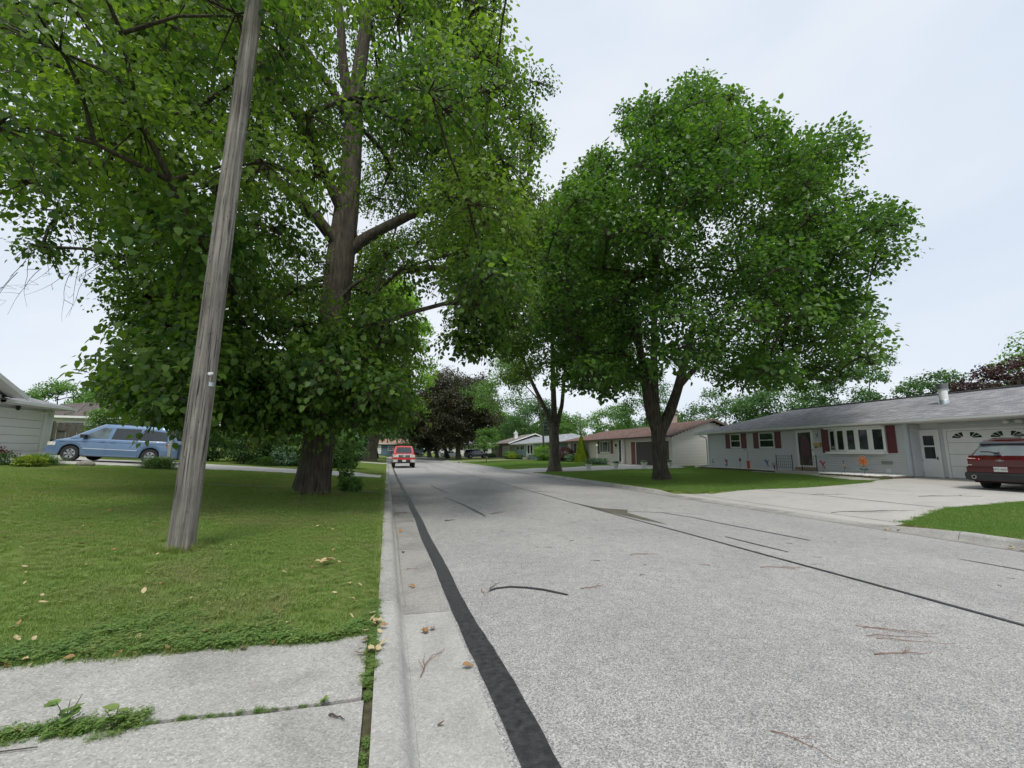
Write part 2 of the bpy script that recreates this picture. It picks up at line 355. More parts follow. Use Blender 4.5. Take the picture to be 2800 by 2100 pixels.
slabs('driveway',[(-.02,53),(-24,53),(-24,49.8),(-.02,49.8)],[-5,-10,-15],[],M_drive,lambda x,y:lawn_z(x,y)+.02,'thin strip of driveway under the white car')
# front walk of house 1, walk to house 3
slabs('footpath',[(20.0,13.95),(20.95,14.15),(21.5,17.4),(21.5,21.6),(21.15,21.6),(20.7,17.6),(19.5,14.3)],[],[15.8,18.2],M_drive,lambda x,y:lawn_z(x,y)+.02,'narrow concrete footpath curving along the blue-grey house to its porch')
slabs('footpath',[(10.0,65),(20.5,65),(20.5,66),(10,66)],[13,16,18],[],M_drive,lambda x,y:lawn_z(x,y)+.02,'thin concrete footpath across the far lawn to the light-blue house')
slabs('footpath',[(21.5,36.2),(22.1,36.2),(22.1,39.6),(20.9,39.6),(20.4,36.0)],[],[],M_drive,lambda x,y:lawn_z(x,y)+.025,'short pale footpath from the driveway to the dark storm door')
# foreground pavement slabs, left
fz=lambda x,y: SLABZ+0.006+0.060*np.clip(-np.asarray(x)-.3,0,24)
pav=thing('pavement','worn concrete pavement slabs with weeds growing in the joints',None); pav['kind']='structure'
def pslab(poly):
    bm=bmesh.new(); vs=[bm.verts.new((a,b,float(fz(a,b)))) for a,b in poly]; bm.faces.new(vs)
    r=bmesh.ops.extrude_face_region(bm,geom=bm.faces[:])
    for v in [e for e in r['geom'] if isinstance(e,bmesh.types.BMVert)]: v.co.z-=.1
    bmesh.ops.recalc_face_normals(bm,faces=bm.faces)
    me=bpy.data.meshes.new('slab'); bm.to_mesh(me); bm.free(); me.materials.append(M_conc); link('slab',me,pav)
def wob(a,b,n,amp): return [(a[0]+(b[0]-a[0])*i/n+random.uniform(-amp,amp),a[1]+(b[1]-a[1])*i/n+random.uniform(-amp,amp)) for i in range(n+1)]
edgeT=wob((-.06,3.47),(-1.0,3.38),6,.004)+wob((-1.1,3.36),(-8,2.55),16,.008)
jt=wob((-.055,2.62),(-1.35,2.56),9,.006)+wob((-1.5,2.54),(-8,2.05),12,.01)
jb=[(x,y-.028-random.uniform(0,.015)) for x,y in jt]
rt=wob((-.055,2.62),(-.06,3.47),6,.004)
pslab(rt[:-1]+edgeT+jt[::-1][:-1])
pslab([(-.045,2.585)]+jb[1:]+[(-8,.4)]+[(-.045,.4)])
mb=MB(); mb.add([(-9,.2,.095+.060*8.7),(-.3,.2,.095),(0.0,.2,.095),(0,3.6,.095),(-.3,3.6,.095),(-9,3.6,.095+.060*8.7)],[(0,1,4,5),(1,2,3,4)]); mb.build('joint_soil',M_soil,pav)
# ---------------------------------------------------------------- crack sealant on the road
def ribbon(name,pts,wid,m,label,z=.0,jit=.0,cat='crack seal',sub=.12):
    P=[]; Wd=[]
    for i in range(len(pts)-1):
        a,b=np.array(pts[i],float),np.array(pts[i+1],float); n=max(1,int(np.linalg.norm(b-a)/sub))
        wa,wb=(wid[i],wid[i+1]) if hasattr(wid,'__len__') else (wid,wid)
        for k in range(n): P.append(a+(b-a)*k/n); Wd.append(wa+(wb-wa)*k/n)
    P.append(np.array(pts[-1],float)); Wd.append(wid[-1] if hasattr(wid,'__len__') else wid)
    vs=[]; ph=random.uniform(0,9)
    for i,p in enumerate(P):
        d=P[min(i+1,len(P)-1)]-P[max(i-1,0)]; d/=np.linalg.norm(d); nrm=np.array([-d[1],d[0]])
        c=jit*(math.sin(i*.21+ph)+.6*math.sin(i*.057+ph*2))
        for s in (-1,1):
            q=p+nrm*(c+s*(Wd[i]/2+random.uniform(-1,1)*jit*.45)); vs.append((q[0],q[1],float(crown(q[0],q[1]))+.0055+z))
    mb=MB(); mb.add(vs,[(2*i,2*i+1,2*i+3,2*i+2)[::-1] for i in range(len(P)-1)])
    o=mb.build(name,m); tag(o,label,cat); return o
seal=[(.735,.3),(.735,2.0),(.742,2.7),(.735,3.3),(.72,3.9),(.71,4.6),(.71,5.6),(.71,7.5),(.715,10.9),(.67,17.5),(.62,25),(.60,32),(.62,45),(.62,60),(.66,92)]
ribbon('crack_seal',seal,[.17,.17,.175,.175,.15,.15,.155,.155,.14,.12,.11,.1,.1,.1,.1],M_seal,'wide black tar band along the joint between gutter and road',jit=.008,z=.003,sub=.12)
cl=[(5.13,.0),(5.12,3),(5.14,6),(5.10,10),(5.13,14),(5.08,20),(5.1,30),(5.0,45),(4.95,60),(4.9,92)]
ribbon('crack_seal',cl,[.045,.05,.04,.035,.03,.035,.03,.04,.04,.05],M_seal,'long thin tar line down the middle of the street',jit=.006,z=.003)
def gp(l): return l
ribbon('crack_seal',[(1.07,4.55),(1.16,4.62),(1.32,4.63),(1.48,4.55),(1.62,4.44),(1.80,4.21)],[.016,.042,.046,.046,.046,.03],M_seal,'short curved black tar patch alone in the near road',z=.003,sub=.04,jit=.001)
ribbon('crack_seal',[(1.90,19.1),(1.93,17.6),(2.02,16.2),(2.10,15.2)],[.05,.08,.08,.04],M_seal,'short slanting tar patch farther up the lane')
ribbon('crack_seal',[(1.80,14.0),(1.95,12.8),(2.06,11.7),(2.13,10.5),(2.16,9.6)],[.04,.07,.085,.09,.03],M_seal,'slanting tar strip ahead of the short one in the lane')
ribbon('crack_seal',[(5.60,6.35),(5.60,5.8),(5.62,5.15)],[.03,.055,.03],M_seal,'short straight tar dash beside the long middle line')
ribbon('crack_seal',[(5.40,9.7),(5.9,9.55),(6.4,9.3),(6.62,8.5),(6.62,7.6),(6.72,6.6),(6.80,5.8)],[.04,.035,.04,.045,.045,.05,.04],M_seal,'bent tar line beyond the olive patch',jit=.004)
ribbon('crack_seal',[(6.45,9.35),(6.9,9.1),(7.25,8.75)],[.02,.02,.02],M_seal,'thin forked tar line above the bent one',jit=.004)
ribbon('crack_seal',[(5.05,15.0),(5.5,15.2),(5.95,14.4)],[.03,.045,.03],M_seal,'little tar squiggle crossing the long middle line')
ribbon('crack_seal',[(.75,25.8),(3,25.6),(6,25.2),(9.3,24.6)],.035,M_crack,'faint dark crack running straight across the street',jit=.01)
ribbon('crack_seal',[(7.7,4.35),(7.72,4.1),(7.75,3.7)],[.02,.04,.04],M_seal,'small tar dash at the road edge of the frame')
ribbon('crack_seal',[(9.45,4),(9.45,10),(9.47,16),(9.45,22),(9.45,30)],.02,M_crack,'hairline joint between road and far gutter',jit=.004)
for i,(x,y,l) in enumerate([(3.2,38,2.5),(6.6,30,3),(2.6,47,4),(7.2,52,5),(3.3,60,6),(7.6,64,5),(6.9,42,3),(2.9,33,2)]):
    o=ribbon('crack_seal',[(x,y),(x+.25,y+l*.5),(x+.1,y+l)],.07,M_seal,'faint tar repair lines in the far half of the street',jit=.02)
    o['group']='tar repair lines in the distance'
def dribbon(pts,wd,label):
    o=ribbon('crack',pts,wd,M_crack,label,jit=.004,cat='joint')
    for v in o.data.vertices: v.co.z=float(drive_z(v.co.x,v.co.y))+.009
dribbon([(12.9,12.6),(12.95,10.6),(13.0,7.65)],.03,'dark joint line running across the wide driveway')
dribbon([(10.5,13.3),(10.45,10),(10.5,6.9)],.02,'thin joint line along the driveway apron next to the gutter')
for a_,b_ in ((4.3,12),(12,22.5),(28.5,60)): ribbon('gutter_dirt',[(.235,a_),(.24,(a_+b_)/2),(.235,b_)],[.004,.022,.004],mat('gutter_dirt',(.23,.21,.175),.95,var=.5,vscale=30),'brown dirt line settled in the left gutter '+('near the pavement','beside the linden','beyond the left driveway')[(4.3,12,28.5).index(a_)],z=-.001,jit=.006,cat='dirt')
# worn soil streaks in the left lawn
M_dirt=mat('worn_soil',(.27,.21,.14),.95,var=.3,vscale=6)
for pts,wd,lb in (([(-5.6,14.4),(-4.6,14.55),(-3.6,14.8),(-2.8,14.9)],.22,'long worn streak of bare soil left of the linden foot'),([(-.95,15.0),(-.6,14.9),(-.25,14.8)],.5,'small bare soil patch between the linden and the kerb')):
    o=ribbon('bare_patch',pts,[wd*.3]+[wd]*(len(pts)-2)+[wd*.3],M_dirt,lb,jit=.05,cat='soil')
    for v in o.data.vertices: v.co.z=float(lawn_z(v.co.x,v.co.y))+.028
# olive damp patch
M_olive=mat('olive_patch',(.11,.105,.075),.9,var=.3,vscale=8)
mb=MB(); pl=[(5.16,11.6),(5.22,10.9),(5.35,10.3),(5.85,9.9),(5.55,9.4),(5.50,8.6),(5.42,7.7),(5.28,8.3),(5.17,9.5),(5.15,10.6)]
mb.poly([(a,b,float(crown(a,b))+.004) for a,b in pl][::-1]); o=mb.build('road_patch',M_olive); tag(o,'dull olive stain patch beside the middle tar line','patch')
# ================================================================ LEAVES, TREES, SHRUBS
TPL={
 'heart':(np.array([(0,0,0),(1.05,0,-.12),(.18,.40,.06),(.62,.36,.02),(.18,-.40,.06),(.62,-.36,.02)]),np.array([(0,4,5),(0,5,1),(0,1,3),(0,3,2)])),
 'maple':(np.array([(0,0,0),(.10,.30,.04),(.62,.55,.0),(.55,.20,.03),(1.05,0,-.10),(.55,-.20,.03),(.62,-.55,.0),(.10,-.30,.04)]),np.array([(0,2,1),(0,3,2),(0,4,3),(0,5,4),(0,6,5),(0,7,6)])),
 'quad':(np.array([(0,0,0),(.5,.36,.05),(1,0,-.05),(.5,-.36,.05)]),np.array([(0,2,1),(0,3,2)])),
 'blade':(np.array([(0,.05,0),(0,-.05,0),(.55,.045,0),(.55,-.045,0),(1,0,-.12)]),np.array([(0,1,3),(0,3,2),(2,3,4)])),
 'needle':(np.array([(0,0,0),(.5,.10,0),(1,0,0),(.5,-.10,0)]),np.array([(0,2,1),(0,3,2)])),
}
def leafverts(P,D,U,S,tpl):
    T,F=TPL[tpl]; D=D/np.linalg.norm(D,axis=1,keepdims=True); V=np.cross(U,D); V/=np.linalg.norm(V,axis=1,keepdims=True)+1e-9; U=np.cross(D,V)
    v=P[:,None,:]+S[:,None,None]*(T[None,:,0:1]*D[:,None,:]+T[None,:,1:2]*V[:,None,:]+T[None,:,2:3]*U[:,None,:])
    k=len(T); f=(np.arange(len(P))*k)[:,None,None]+F[None]
    return v.reshape(-1,3),f.reshape(-1,3)
def leafobj(name,P,D,U,S,tone,tpl,m,parent,base0=(0,0,0),kind='stuff'):
    v,f=leafverts(P-np.array(base0),D,U,S,tpl)
    me=npmesh(name,v,f,m,False)
    at=me.attributes.new('tone','FLOAT','POINT'); at.data.foreach_set('value',np.repeat(tone,len(TPL[tpl][0])).astype(np.float32))
    o=link(name,me,parent)
    if kind:o['kind']=kind
    return o
def crownleaves(C,Rr,n,rg,size,squash=.7,droop=.5,tw=16,hang=.35,flat=.5,tonebase=None,comp=.75,tpl0=''):
    """C (k,3) bough centres, Rr radii -> n leaves on twigs. returns P,D,U,S,tone,twigs"""
    k=len(C); wgt=Rr**2.2; wgt/=wgt.sum(); ci=rg.choice(k,n,p=wgt)
    # twigs
    a=rg.uniform(0,2*np.pi,(k,tw)); z=rg.uniform(-.45,.85,(k,tw)); h=np.sqrt(1-z**2)
    td=np.stack([h*np.cos(a),h*np.sin(a),z*squash],-1); tl=Rr[:,None]*rg.uniform(.65,1.15,(k,tw))
    ti=rg.integers(0,tw,n); s=np.sqrt(rg.uniform(.03,1,n)); d=td[ci,ti]; l=tl[ci,ti]
    g=droop*s**2*l
    P=C[ci]+d*(s*l)[:,None]; P[:,2]-=g
    spread=(.10+.14*s)*Rr[ci]
    off=rg.normal(0,1,(n,3)); off[:,2]*=flat; P=P+off*spread[:,None]*.62
    tang=d.copy(); tang[:,2]-=2*droop*s
    # most leaves sit in the rounded outer mound of each bough
    sh=rg.uniform(0,1,n)<comp; e=rg.normal(0,1,(n,3)); e/=np.linalg.norm(e,axis=1,keepdims=True); e[:,2]=np.where(e[:,2]<-.35,-e[:,2]*rg.uniform(.0,1,n),e[:,2])
    ph=C[ci].sum(1); lump=1+.20*np.sin(e[:,0]*4.3+ph)*np.sin(e[:,1]*4.7+ph*1.7)+.14*np.sin(e[:,2]*7+e[:,0]*5+ph*2.3)
    Q=C[ci]+e*np.array([1,1,squash])*(Rr[ci]*lump*rg.uniform(.45,1,n)**.45)[:,None]; Q[:,2]-=droop*.28*Rr[ci]*(e[:,0]**2+e[:,1]**2)
    P=np.where(sh[:,None],Q,P); tang=np.where(sh[:,None],e*.9,tang)
    side=rg.normal(0,1,(n,3)); D=tang*.6+side*.6; D[:,2]-=hang*2*rg.uniform(.3,1,n)
    U=np.array([0,0,1.])+rg.normal(0,.36,(n,3))+ (P-C[ci])/Rr[ci][:,None]*.55
    S=size*rg.uniform(.65,1.2,n)*(np.where(C[ci][:,2]<5.2,1.28,1.0) if tpl0=='heart' else 1)
    ct=rg.uniform(0,1,k) if tonebase is None else tonebase
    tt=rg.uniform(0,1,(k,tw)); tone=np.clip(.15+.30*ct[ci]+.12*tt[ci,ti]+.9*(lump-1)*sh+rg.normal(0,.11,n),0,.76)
    tws=[(C[i],C[i]+td[i,j]*tl[i,j]*np.array([1,1,1])*.55-np.array([0,0,droop*.3*tl[i,j]]),C[i]+td[i,j]*tl[i,j]-np.array([0,0,droop*tl[i,j]])) for i in range(k) for j in range(0,tw)]
    return P,D,U,S,tone,tws
def barkmat(name,c1,c2,vert=.10,bs=1.0,sc=16,green=None):
    mt,N,L,b=base(name); v=objvec(N,L,(1,1,vert))
    n=noise(N,L,sc,7,.68,v,.5); r=ramp(N,[(.32,c1),(.62,c2),(.85,mul(c2,1.35))]); L.new(n.outputs[0],r.inputs[0])
    n2=noise(N,L,2.2,4,.6,objvec(N,L)); r2=ramp(N,[(.3,(.72,.72,.72)),(.7,(1.15,1.15,1.15))] if not green else [(.35,(.75,.75,.75)),(.6,(1.1,1.1,1.1)),(.8,green)]); L.new(n2.outputs[0],r2.inputs[0])
    mm=N.new('ShaderNodeMixRGB'); mm.blend_type='MULTIPLY'; mm.inputs[0].default_value=1; L.new(r.outputs[0],mm.inputs[1]); L.new(r2.outputs[0],mm.inputs[2])
    L.new(mm.outputs[0],b.inputs['Base Color']); b.inputs['Roughness'].default_value=.92; b.inputs['Specular IOR Level'].default_value=.15
    bump(N,L,n.outputs[0],b,bs,.035); return mt
M_bark=barkmat('furrowed_bark',(.032,.027,.021),(.118,.102,.080))
M_bark2=barkmat('grey_brown_bark',(.050,.040,.030),(.155,.135,.108),.14,.8,12,(.9,1.05,.78))
M_bark3=barkmat('dark_maple_bark',(.028,.024,.019),(.100,.088,.070),.14,.8,12)
M_barkd=barkmat('dark_bark',(.022,.018,.014),(.075,.062,.05),.2,.6,9)
M_twig=mat('twig_bark',(.05,.042,.034),.9,var=.3)
M_linden=leafmat('linden_leaf',(.042,.105,.026),(.21,.32,.056),(.34,.38,.09),.5)
M_maple=leafmat('maple_leaf',(.036,.098,.026),(.15,.27,.054),None,.48)
M_tree2=leafmat('yellow_green_leaf',(.045,.098,.022),(.18,.29,.048),(.28,.33,.06),.5)
M_bright=leafmat('bright_leaf',(.08,.17,.02),(.26,.45,.055),None,.5)
M_copper=leafmat('copper_maple_leaf',(.030,.036,.018),(.098,.092,.048),(.14,.11,.055),.25)
M_far=leafmat('far_green_leaf',(.04,.105,.035),(.13,.25,.08),None,.38)
M_farl=leafmat('far_light_leaf',(.075,.17,.045),(.21,.36,.09),None,.4)
M_pine=leafmat('blue_needle',(.05,.09,.08),(.15,.21,.18),None,.15)
M_purple=leafmat('purple_plum_leaf',(.035,.018,.022),(.11,.052,.056),(.09,.08,.04),.25)
M_shrub=leafmat('shrub_leaf',(.020,.060,.012),(.07,.15,.028),None,.3)
M_yellow=leafmat('golden_leaf',(.20,.24,.01),(.50,.50,.02),None,.35)
M_chart=leafmat('lime_leaf',(.10,.17,.012),(.30,.38,.03),None,.35)
M_burg=leafmat('burgundy_leaf',(.035,.012,.010),(.12,.035,.025),None,.25)
M_hosta=leafmat('hosta_leaf',(.06,.14,.07),(.20,.32,.20),(.5,.55,.42),.25)
M_grassb=leafmat('tall_grass',(.04,.10,.015),(.14,.26,.04),(.25,.28,.09),.35)
def treetrunk(path,radii,m,parent,seg=26,flare=1.5,fh=.6,name='trunk',ridge=.035,nr=13,sub=.16):
    pts=[np.array(p,float) for p in path]; P=[];Rd=[]
    for i in range(len(pts)-1):
        n=max(1,int(np.linalg.norm(pts[i+1]-pts[i])/sub))
        for k in range(n):
            t=k/n; P.append(pts[i]*(1-t)+pts[i+1]*t); Rd.append(radii[i]*(1-t)+radii[i+1]*t)
    P.append(pts[-1]);Rd.append(radii[-1]); z0=P[0][2]; vs=[]; ph=[random.uniform(0,6.28) for _ in range(6)]
    # smooth path
    A=np.array(P)
    for _ in range(3): A[1:-1]=(A[:-2]+A[1:-1]*2+A[2:])/4
    for i,p in enumerate(A):
        d=A[min(i+1,len(A)-1)]-A[max(i-1,0)]; d/=np.linalg.norm(d); e1=np.cross(d,(0,1,0)); e1/=np.linalg.norm(e1); e2=np.cross(d,e1)
        h=(p[2]-z0); fl=1+(flare-1)*math.exp(-max(h,0)/fh*1.6)
        for j in range(seg):
            a=2*math.pi*j/seg; root=.16*math.exp(-max(h,0)/.4)*math.sin(5*a+ph[0])
            rr=Rd[i]*(fl+root+.035*math.sin(2*a+ph[1]+p[2]*.5)+.03*math.sin(3*a+ph[2]-p[2]*.8)+ridge*math.sin(nr*a+1.1*math.sin(p[2]*3+ph[3]))+random.uniform(-ridge,ridge)*.6)
            vs.append(p+(e1*math.cos(a)+e2*math.sin(a))*rr)
    n=len(A); mb=MB(); mb.add(vs,[(i*seg+j,i*seg+(j+1)%seg,(i+1)*seg+(j+1)%seg,(i+1)*seg+j) for i in range(n-1) for j in range(seg)]+[tuple((n-1)*seg+j for j in range(seg))])
    return mb.build(name,m,parent,smooth='full',world=True)
def grow(nodes,C,rg,sag=.12):
    """nodes: list [pos,parent,r]; attach bough centres; returns chains"""
    pos=[np.array(n[0],float) for n in nodes]; par=[n[1] for n in nodes]; cnt=[0]*len(nodes); fixed=len(nodes); chains=[]
    root=pos[-1]; order=np.argsort([min(np.linalg.norm(c-p) for p in pos) for c in C])
    for ci in order:
        c=C[ci]; A=np.array(pos); d=np.linalg.norm(A-c,axis=1)+.7*np.clip(A[:,2]-c[2]+.2,0,None)+.25*np.clip(np.arange(len(A))>=fixed,0,1)
        j=int(np.argmin(d)); s=A[j]; L_=np.linalg.norm(c-s); n=max(2,int(L_/.7)); ids=[j]; 
        j0=j
        for k in range(1,n+1):
            t=k/n; p=s*(1-t)+c*t+rg.normal(0,.05*L_/n,3); p[2]+=sag*L_*math.sin(math.pi*t)*.6
            pos.append(p); par.append(ids[-1]); cnt.append(0); ids.append(len(pos)-1)
        chains.append(ids); q=ids[-1]
        while q is not None and q>=0: cnt[q]+=1; q=par[q]
    return pos,par,cnt,chains,fixed
def tree(name,label,trunks,C,Rr,n,size,tpl,lm,bm_,rg,group=None,droop=.5,hang=.35,squash=.7,tw=14,flat=.5,limbs=(),trunkseg=26,r0=.020,bigleaf=0,base0=None,flare=1.5,twiggy=True,tone=None,keep=None,ridge=.035,cat='tree'):
    b0=trunks[0][0][0] if base0 is None else base0
    t=thing(name,label,cat,tuple(b0),0,group)
    for k,(pth,rd) in enumerate(trunks):
        treetrunk(pth,rd,bm_,t,trunkseg,flare if k==0 else 1.0,ridge=ridge,name='trunk' if k==0 else 'limb')
    nodes=[]
    for pth,rd in list(trunks)+list(limbs):
        for i in range(len(pth)-1):
            if pth is trunks[0][0] and len(pth)>3 and i==0: continue
            for q in np.linspace(0,1,4)[:-1]: nodes.append((np.array(pth[i])*(1-q)+np.array(pth[i+1])*q,None,1))
        nodes.append((np.array(pth[-1]),None,1))
    for pth,rd in limbs:
        mb=MB(); A=[];Q=[]
        for i in range(len(pth)-1):
            for q in np.linspace(0,1,5)[:-1]: A.append(np.array(pth[i])*(1-q)+np.array(pth[i+1])*q); Q.append(rd[i]*(1-q)+rd[i+1]*q)
        A.append(np.array(pth[-1]));Q.append(rd[-1]); A=np.array(A)
        for _ in range(3): A[1:-1]=(A[:-2]+2*A[1:-1]+A[2:])/4
        mb.tube(A,Q,10,jit=.05); mb.build('limb',bm_,t,smooth='full',world=True)
    pos,par,cnt,chains,fx=grow(nodes,C,rg)
    mb=MB()
    for ids in chains:
        rr=[r0*cnt[i]**.5 if i>=fx else r0*(cnt[ids[1]])**.5*1.15 for i in ids]
        mb.tube([pos[i] for i in ids],rr,6 if twiggy else 4,cap=False,jit=.06)
    P,D,U,S,tn,tws=crownleaves(C,Rr,n,rg,size,squash,droop,tw,hang,flat,tone,tpl0=tpl)
    if twiggy:
        for a,b,c in tws: mb.tube([a,b,c],[.016,.009,.003],3,cap=False)
    mb.build('branches',bm_ if not twiggy else M_twig if bm_ is None else bm_,t,smooth='full',world=True,kind='stuff')
    if keep is not None:
        k=keep(P); P,D,U,S,tn=P[k],D[k],U[k],S[k],tn[k]
    if bigleaf:
        x,y,z=projn(P); vis=(z>1)&(x>0)&(x<2800)&(y>0)&(y<2100); sc=np.where(vis,S/np.maximum(z,.1),0); idx=np.argsort(-sc)[:bigleaf]
        msk=np.ones(len(P),bool); msk[idx]=False
        for i in idx:
            v,f=leafverts(np.zeros((1,3)),D[i:i+1],U[i:i+1],S[i:i+1],tpl)
            me=npmesh('leaf',v,f,lm,False); at=me.attributes.new('tone','FLOAT','POINT'); at.data.foreach_set('value',np.full(len(v),tn[i],np.float32))
            o=link('leaf',me,t); o.location=P[i]-np.array(b0)
        P,D,U,S,tn=P[msk],D[msk],U[msk],S[msk],tn[msk]
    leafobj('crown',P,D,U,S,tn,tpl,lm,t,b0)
    return t
def fill(rg,sampler,poly,nmax,rmin,rrange,inset=.8,outside=0.0,ycut=None,tries=90000,holes=(),hp=.82):
    """poisson-like bough centres in a 3D volume whose view outline is the surveyed crown outline"""
    pts=sampler(rg,tries); x,y,z=projn(pts); pg=[(a*1.2658,b*1.2658) for a,b in poly]
    dist=np.linalg.norm(pts-CAM,axis=1)
    ok=np.zeros(len(pts),bool); inside=(z>.5)&inpoly(x,y,pg)
    # inset : also test 4 offsets
    fit=np.zeros(len(pts))
    for q in (.45,.65,.9,1.2,1.6,2.0):
        r=q*.9*FPX/np.maximum(z,.5); o_=inside.copy()
        for dx,dy in ((1,0),(-1,0),(0,1),(0,-1),(.7,.7),(-.7,.7),(.7,-.7),(-.7,-.7)): o_&=inpoly(x+dx*r,y+dy*r,pg)
        fit=np.where(o_,q,fit)
    ok=inside&(fit>=inset)
    for h in holes:
        ok&=~(inpoly(x,y,[(a*1.2658,b*1.2658) for a,b in h])&(rg.uniform(0,1,len(x))<hp))
    outf=((z<.5)|(x<-500)|(x>3300)|(y<-500))&(rg.uniform(0,1,len(pts))<outside)&(pts[:,2]>9)
    hole=np.sin(pts[:,0]*.9+pts[:,2]*.5)*np.sin(pts[:,1]*.8-pts[:,2]*.7+1)*np.sin(pts[:,2]*.9+pts[:,0]*.3)
    k_=(ok|outf)&(dist>rmin[1])&(hole<.62); fit=np.where(ok,fit,9)[k_]; pts=pts[k_]; C=[];R2=[]
    tgt=rg.uniform(rrange[0],rrange[1],len(pts)); rr_=np.minimum(tgt,fit*1.05)
    for p,r_,q in zip(pts,rr_,tgt):
        if len(C)>=nmax: break
        if not C or np.min(np.linalg.norm(np.array(C)-p,axis=1)-rmin[0]*.5*(np.array(R2)+r_)/np.mean(rrange))>0: C.append(p);R2.append(r_)
    return np.array(C),np.array(R2)
def ell(c,r,zlo=None):
    c=np.array(c);r=np.array(r)
    def s(rg,n):
        d=rg.normal(0,1,(n,3)); d/=np.linalg.norm(d,axis=1,keepdims=True); q=d*(rg.uniform(.25,1,n)**.42)[:,None]; p=c+q*r
        return p[p[:,2]>zlo] if zlo is not None else p
    return s
# ---- linden by the pole
LIN=[(-200,-170),(1180,-170),(1150,55),(1120,50),(1085,15),(1088,95),(1140,150),(1195,95),(1192,190),(1150,232),(1212,285),(1195,338),(1160,330),(1172,370),(1150,430),(1150,520),(1150,640),(1110,700),(1060,770),(1010,790),(955,745),(955,680),(985,640),(935,590),(935,535),(890,560),(925,660),(900,690),(890,760),(900,850),(860,900),(800,945),(660,955),(560,930),(500,935),(470,905),(400,930),(330,905),(280,880),(235,835),(232,780),(330,760),(290,700),(195,630),(245,590),(190,520),(130,600),(60,570),(20,560),(-200,520)]
def lin_s(rg,n):
    z=rg.uniform(1.9,21,n); rad=np.where(z>8,9.6*np.sqrt(np.clip(1-((z-8)/13.2)**2,0,1)),6.3+3.3*np.clip((z-1.9)/6,0,1)); a=rg.uniform(0,2*np.pi,n); q=rad*np.sqrt(rg.uniform(.12,1,n))
    return np.stack([-1.9+q*np.cos(a),13.3+q*np.sin(a),z],-1)
rg=np.random.default_rng(11)
lin_h=[[(905,560),(960,560),(990,780),(930,780)],[(395,370),(450,370),(465,470),(400,480)],[(590,500),(660,500),(680,560),(600,600)],[(225,150),(300,170),(300,240),(240,220)],[(130,430),(220,430),(250,470),(150,500)],[(705,-60),(800,-60),(775,330),(765,560),(750,770),(685,770),(685,480),(725,300)],[(480,330),(700,470),(690,520),(540,420),(470,380)],[(770,500),(930,430),(940,480),(790,560)]]
C,Rr=fill(rg,lin_s,LIN,400,(.98,8.8),(.85,1.2),.45,.0,holes=lin_h)
low=np.array([atY(x*1.2658,y*1.2658,Y) for x,y,Y in ((300,800,11.5),(360,850,11),(420,870,10.5),(480,890,10.8),(550,885,10.6),(620,885,10.9),(690,880,11.4),(755,880,11.8),(810,870,12.4),(840,800,13),(850,730,13.5),(780,820,12),(700,810,11),(600,800,10.8),(500,780,10.5),(420,780,11),(350,740,12),(330,690,12.5),(300,640,13),(850,880,13.5),(640,840,10.5),(740,740,11.6),(400,620,12),(450,700,10.8),(560,700,11),(570,860,10.5),(520,840,10.3),(280,560,12),(330,480,11.5),(660,700,11.8),(760,760,12.2),(640,620,11.8),(800,730,12.8),(660,905,11),(600,900,10.8),(800,880,12.4),(850,840,13),(380,890,10.7),(340,850,11.2),(300,840,11.8),(270,810,12.3),(650,540,12))])
C=np.vstack([C,low]); rt=np.array([atY(x*1.2658,y*1.2658,Y) for x,y,Y in ((1000,590,12.6),(1055,620,12.2),(1000,680,12.4),(1045,700,12.0),(995,735,12.2),(1030,755,12.5),(1090,560,12.6),(1090,480,13),(1020,520,13),(1080,660,12.2),(1110,610,12.8),(1115,530,13.2),(1120,450,13.2),(1060,560,13.4),(1040,480,13.8),(1060,740,12.4),(1150,300,13),(1160,180,13.4),(1120,250,12.6),(1020,640,12.9),(1075,590,13.1),(1010,560,13.3),(1060,680,12.7),(1095,700,12.6),(1120,680,12.9),(1020,720,12.1),(1130,640,13.1),(1000,610,12.0),(1085,640,11.8),(1100,500,12.4),(1050,540,12.6),(1150,420,12.8),(1080,420,13.4))]); low[:,2]+=.12; C=np.vstack([C,rt]); Rr=np.append(Rr,np.full(len(rt),.95)); Rr=np.append(Rr,rg.uniform(.62,.85,len(low)))
tr=[(-1.99,13.5,.14),(-1.9,13.5,1.4),(-1.83,13.5,2.7),(-1.76,13.5,5.2),(-1.71,13.5,7.3),(-1.64,13.5,9.1),(-1.60,13.5,10.6),(-1.64,13.5,12.6),(-1.45,13.4,16.6),(-1.3,13.3,19.5)]
trr=[.47,.44,.42,.40,.39,.34,.30,.26,.17,.05]
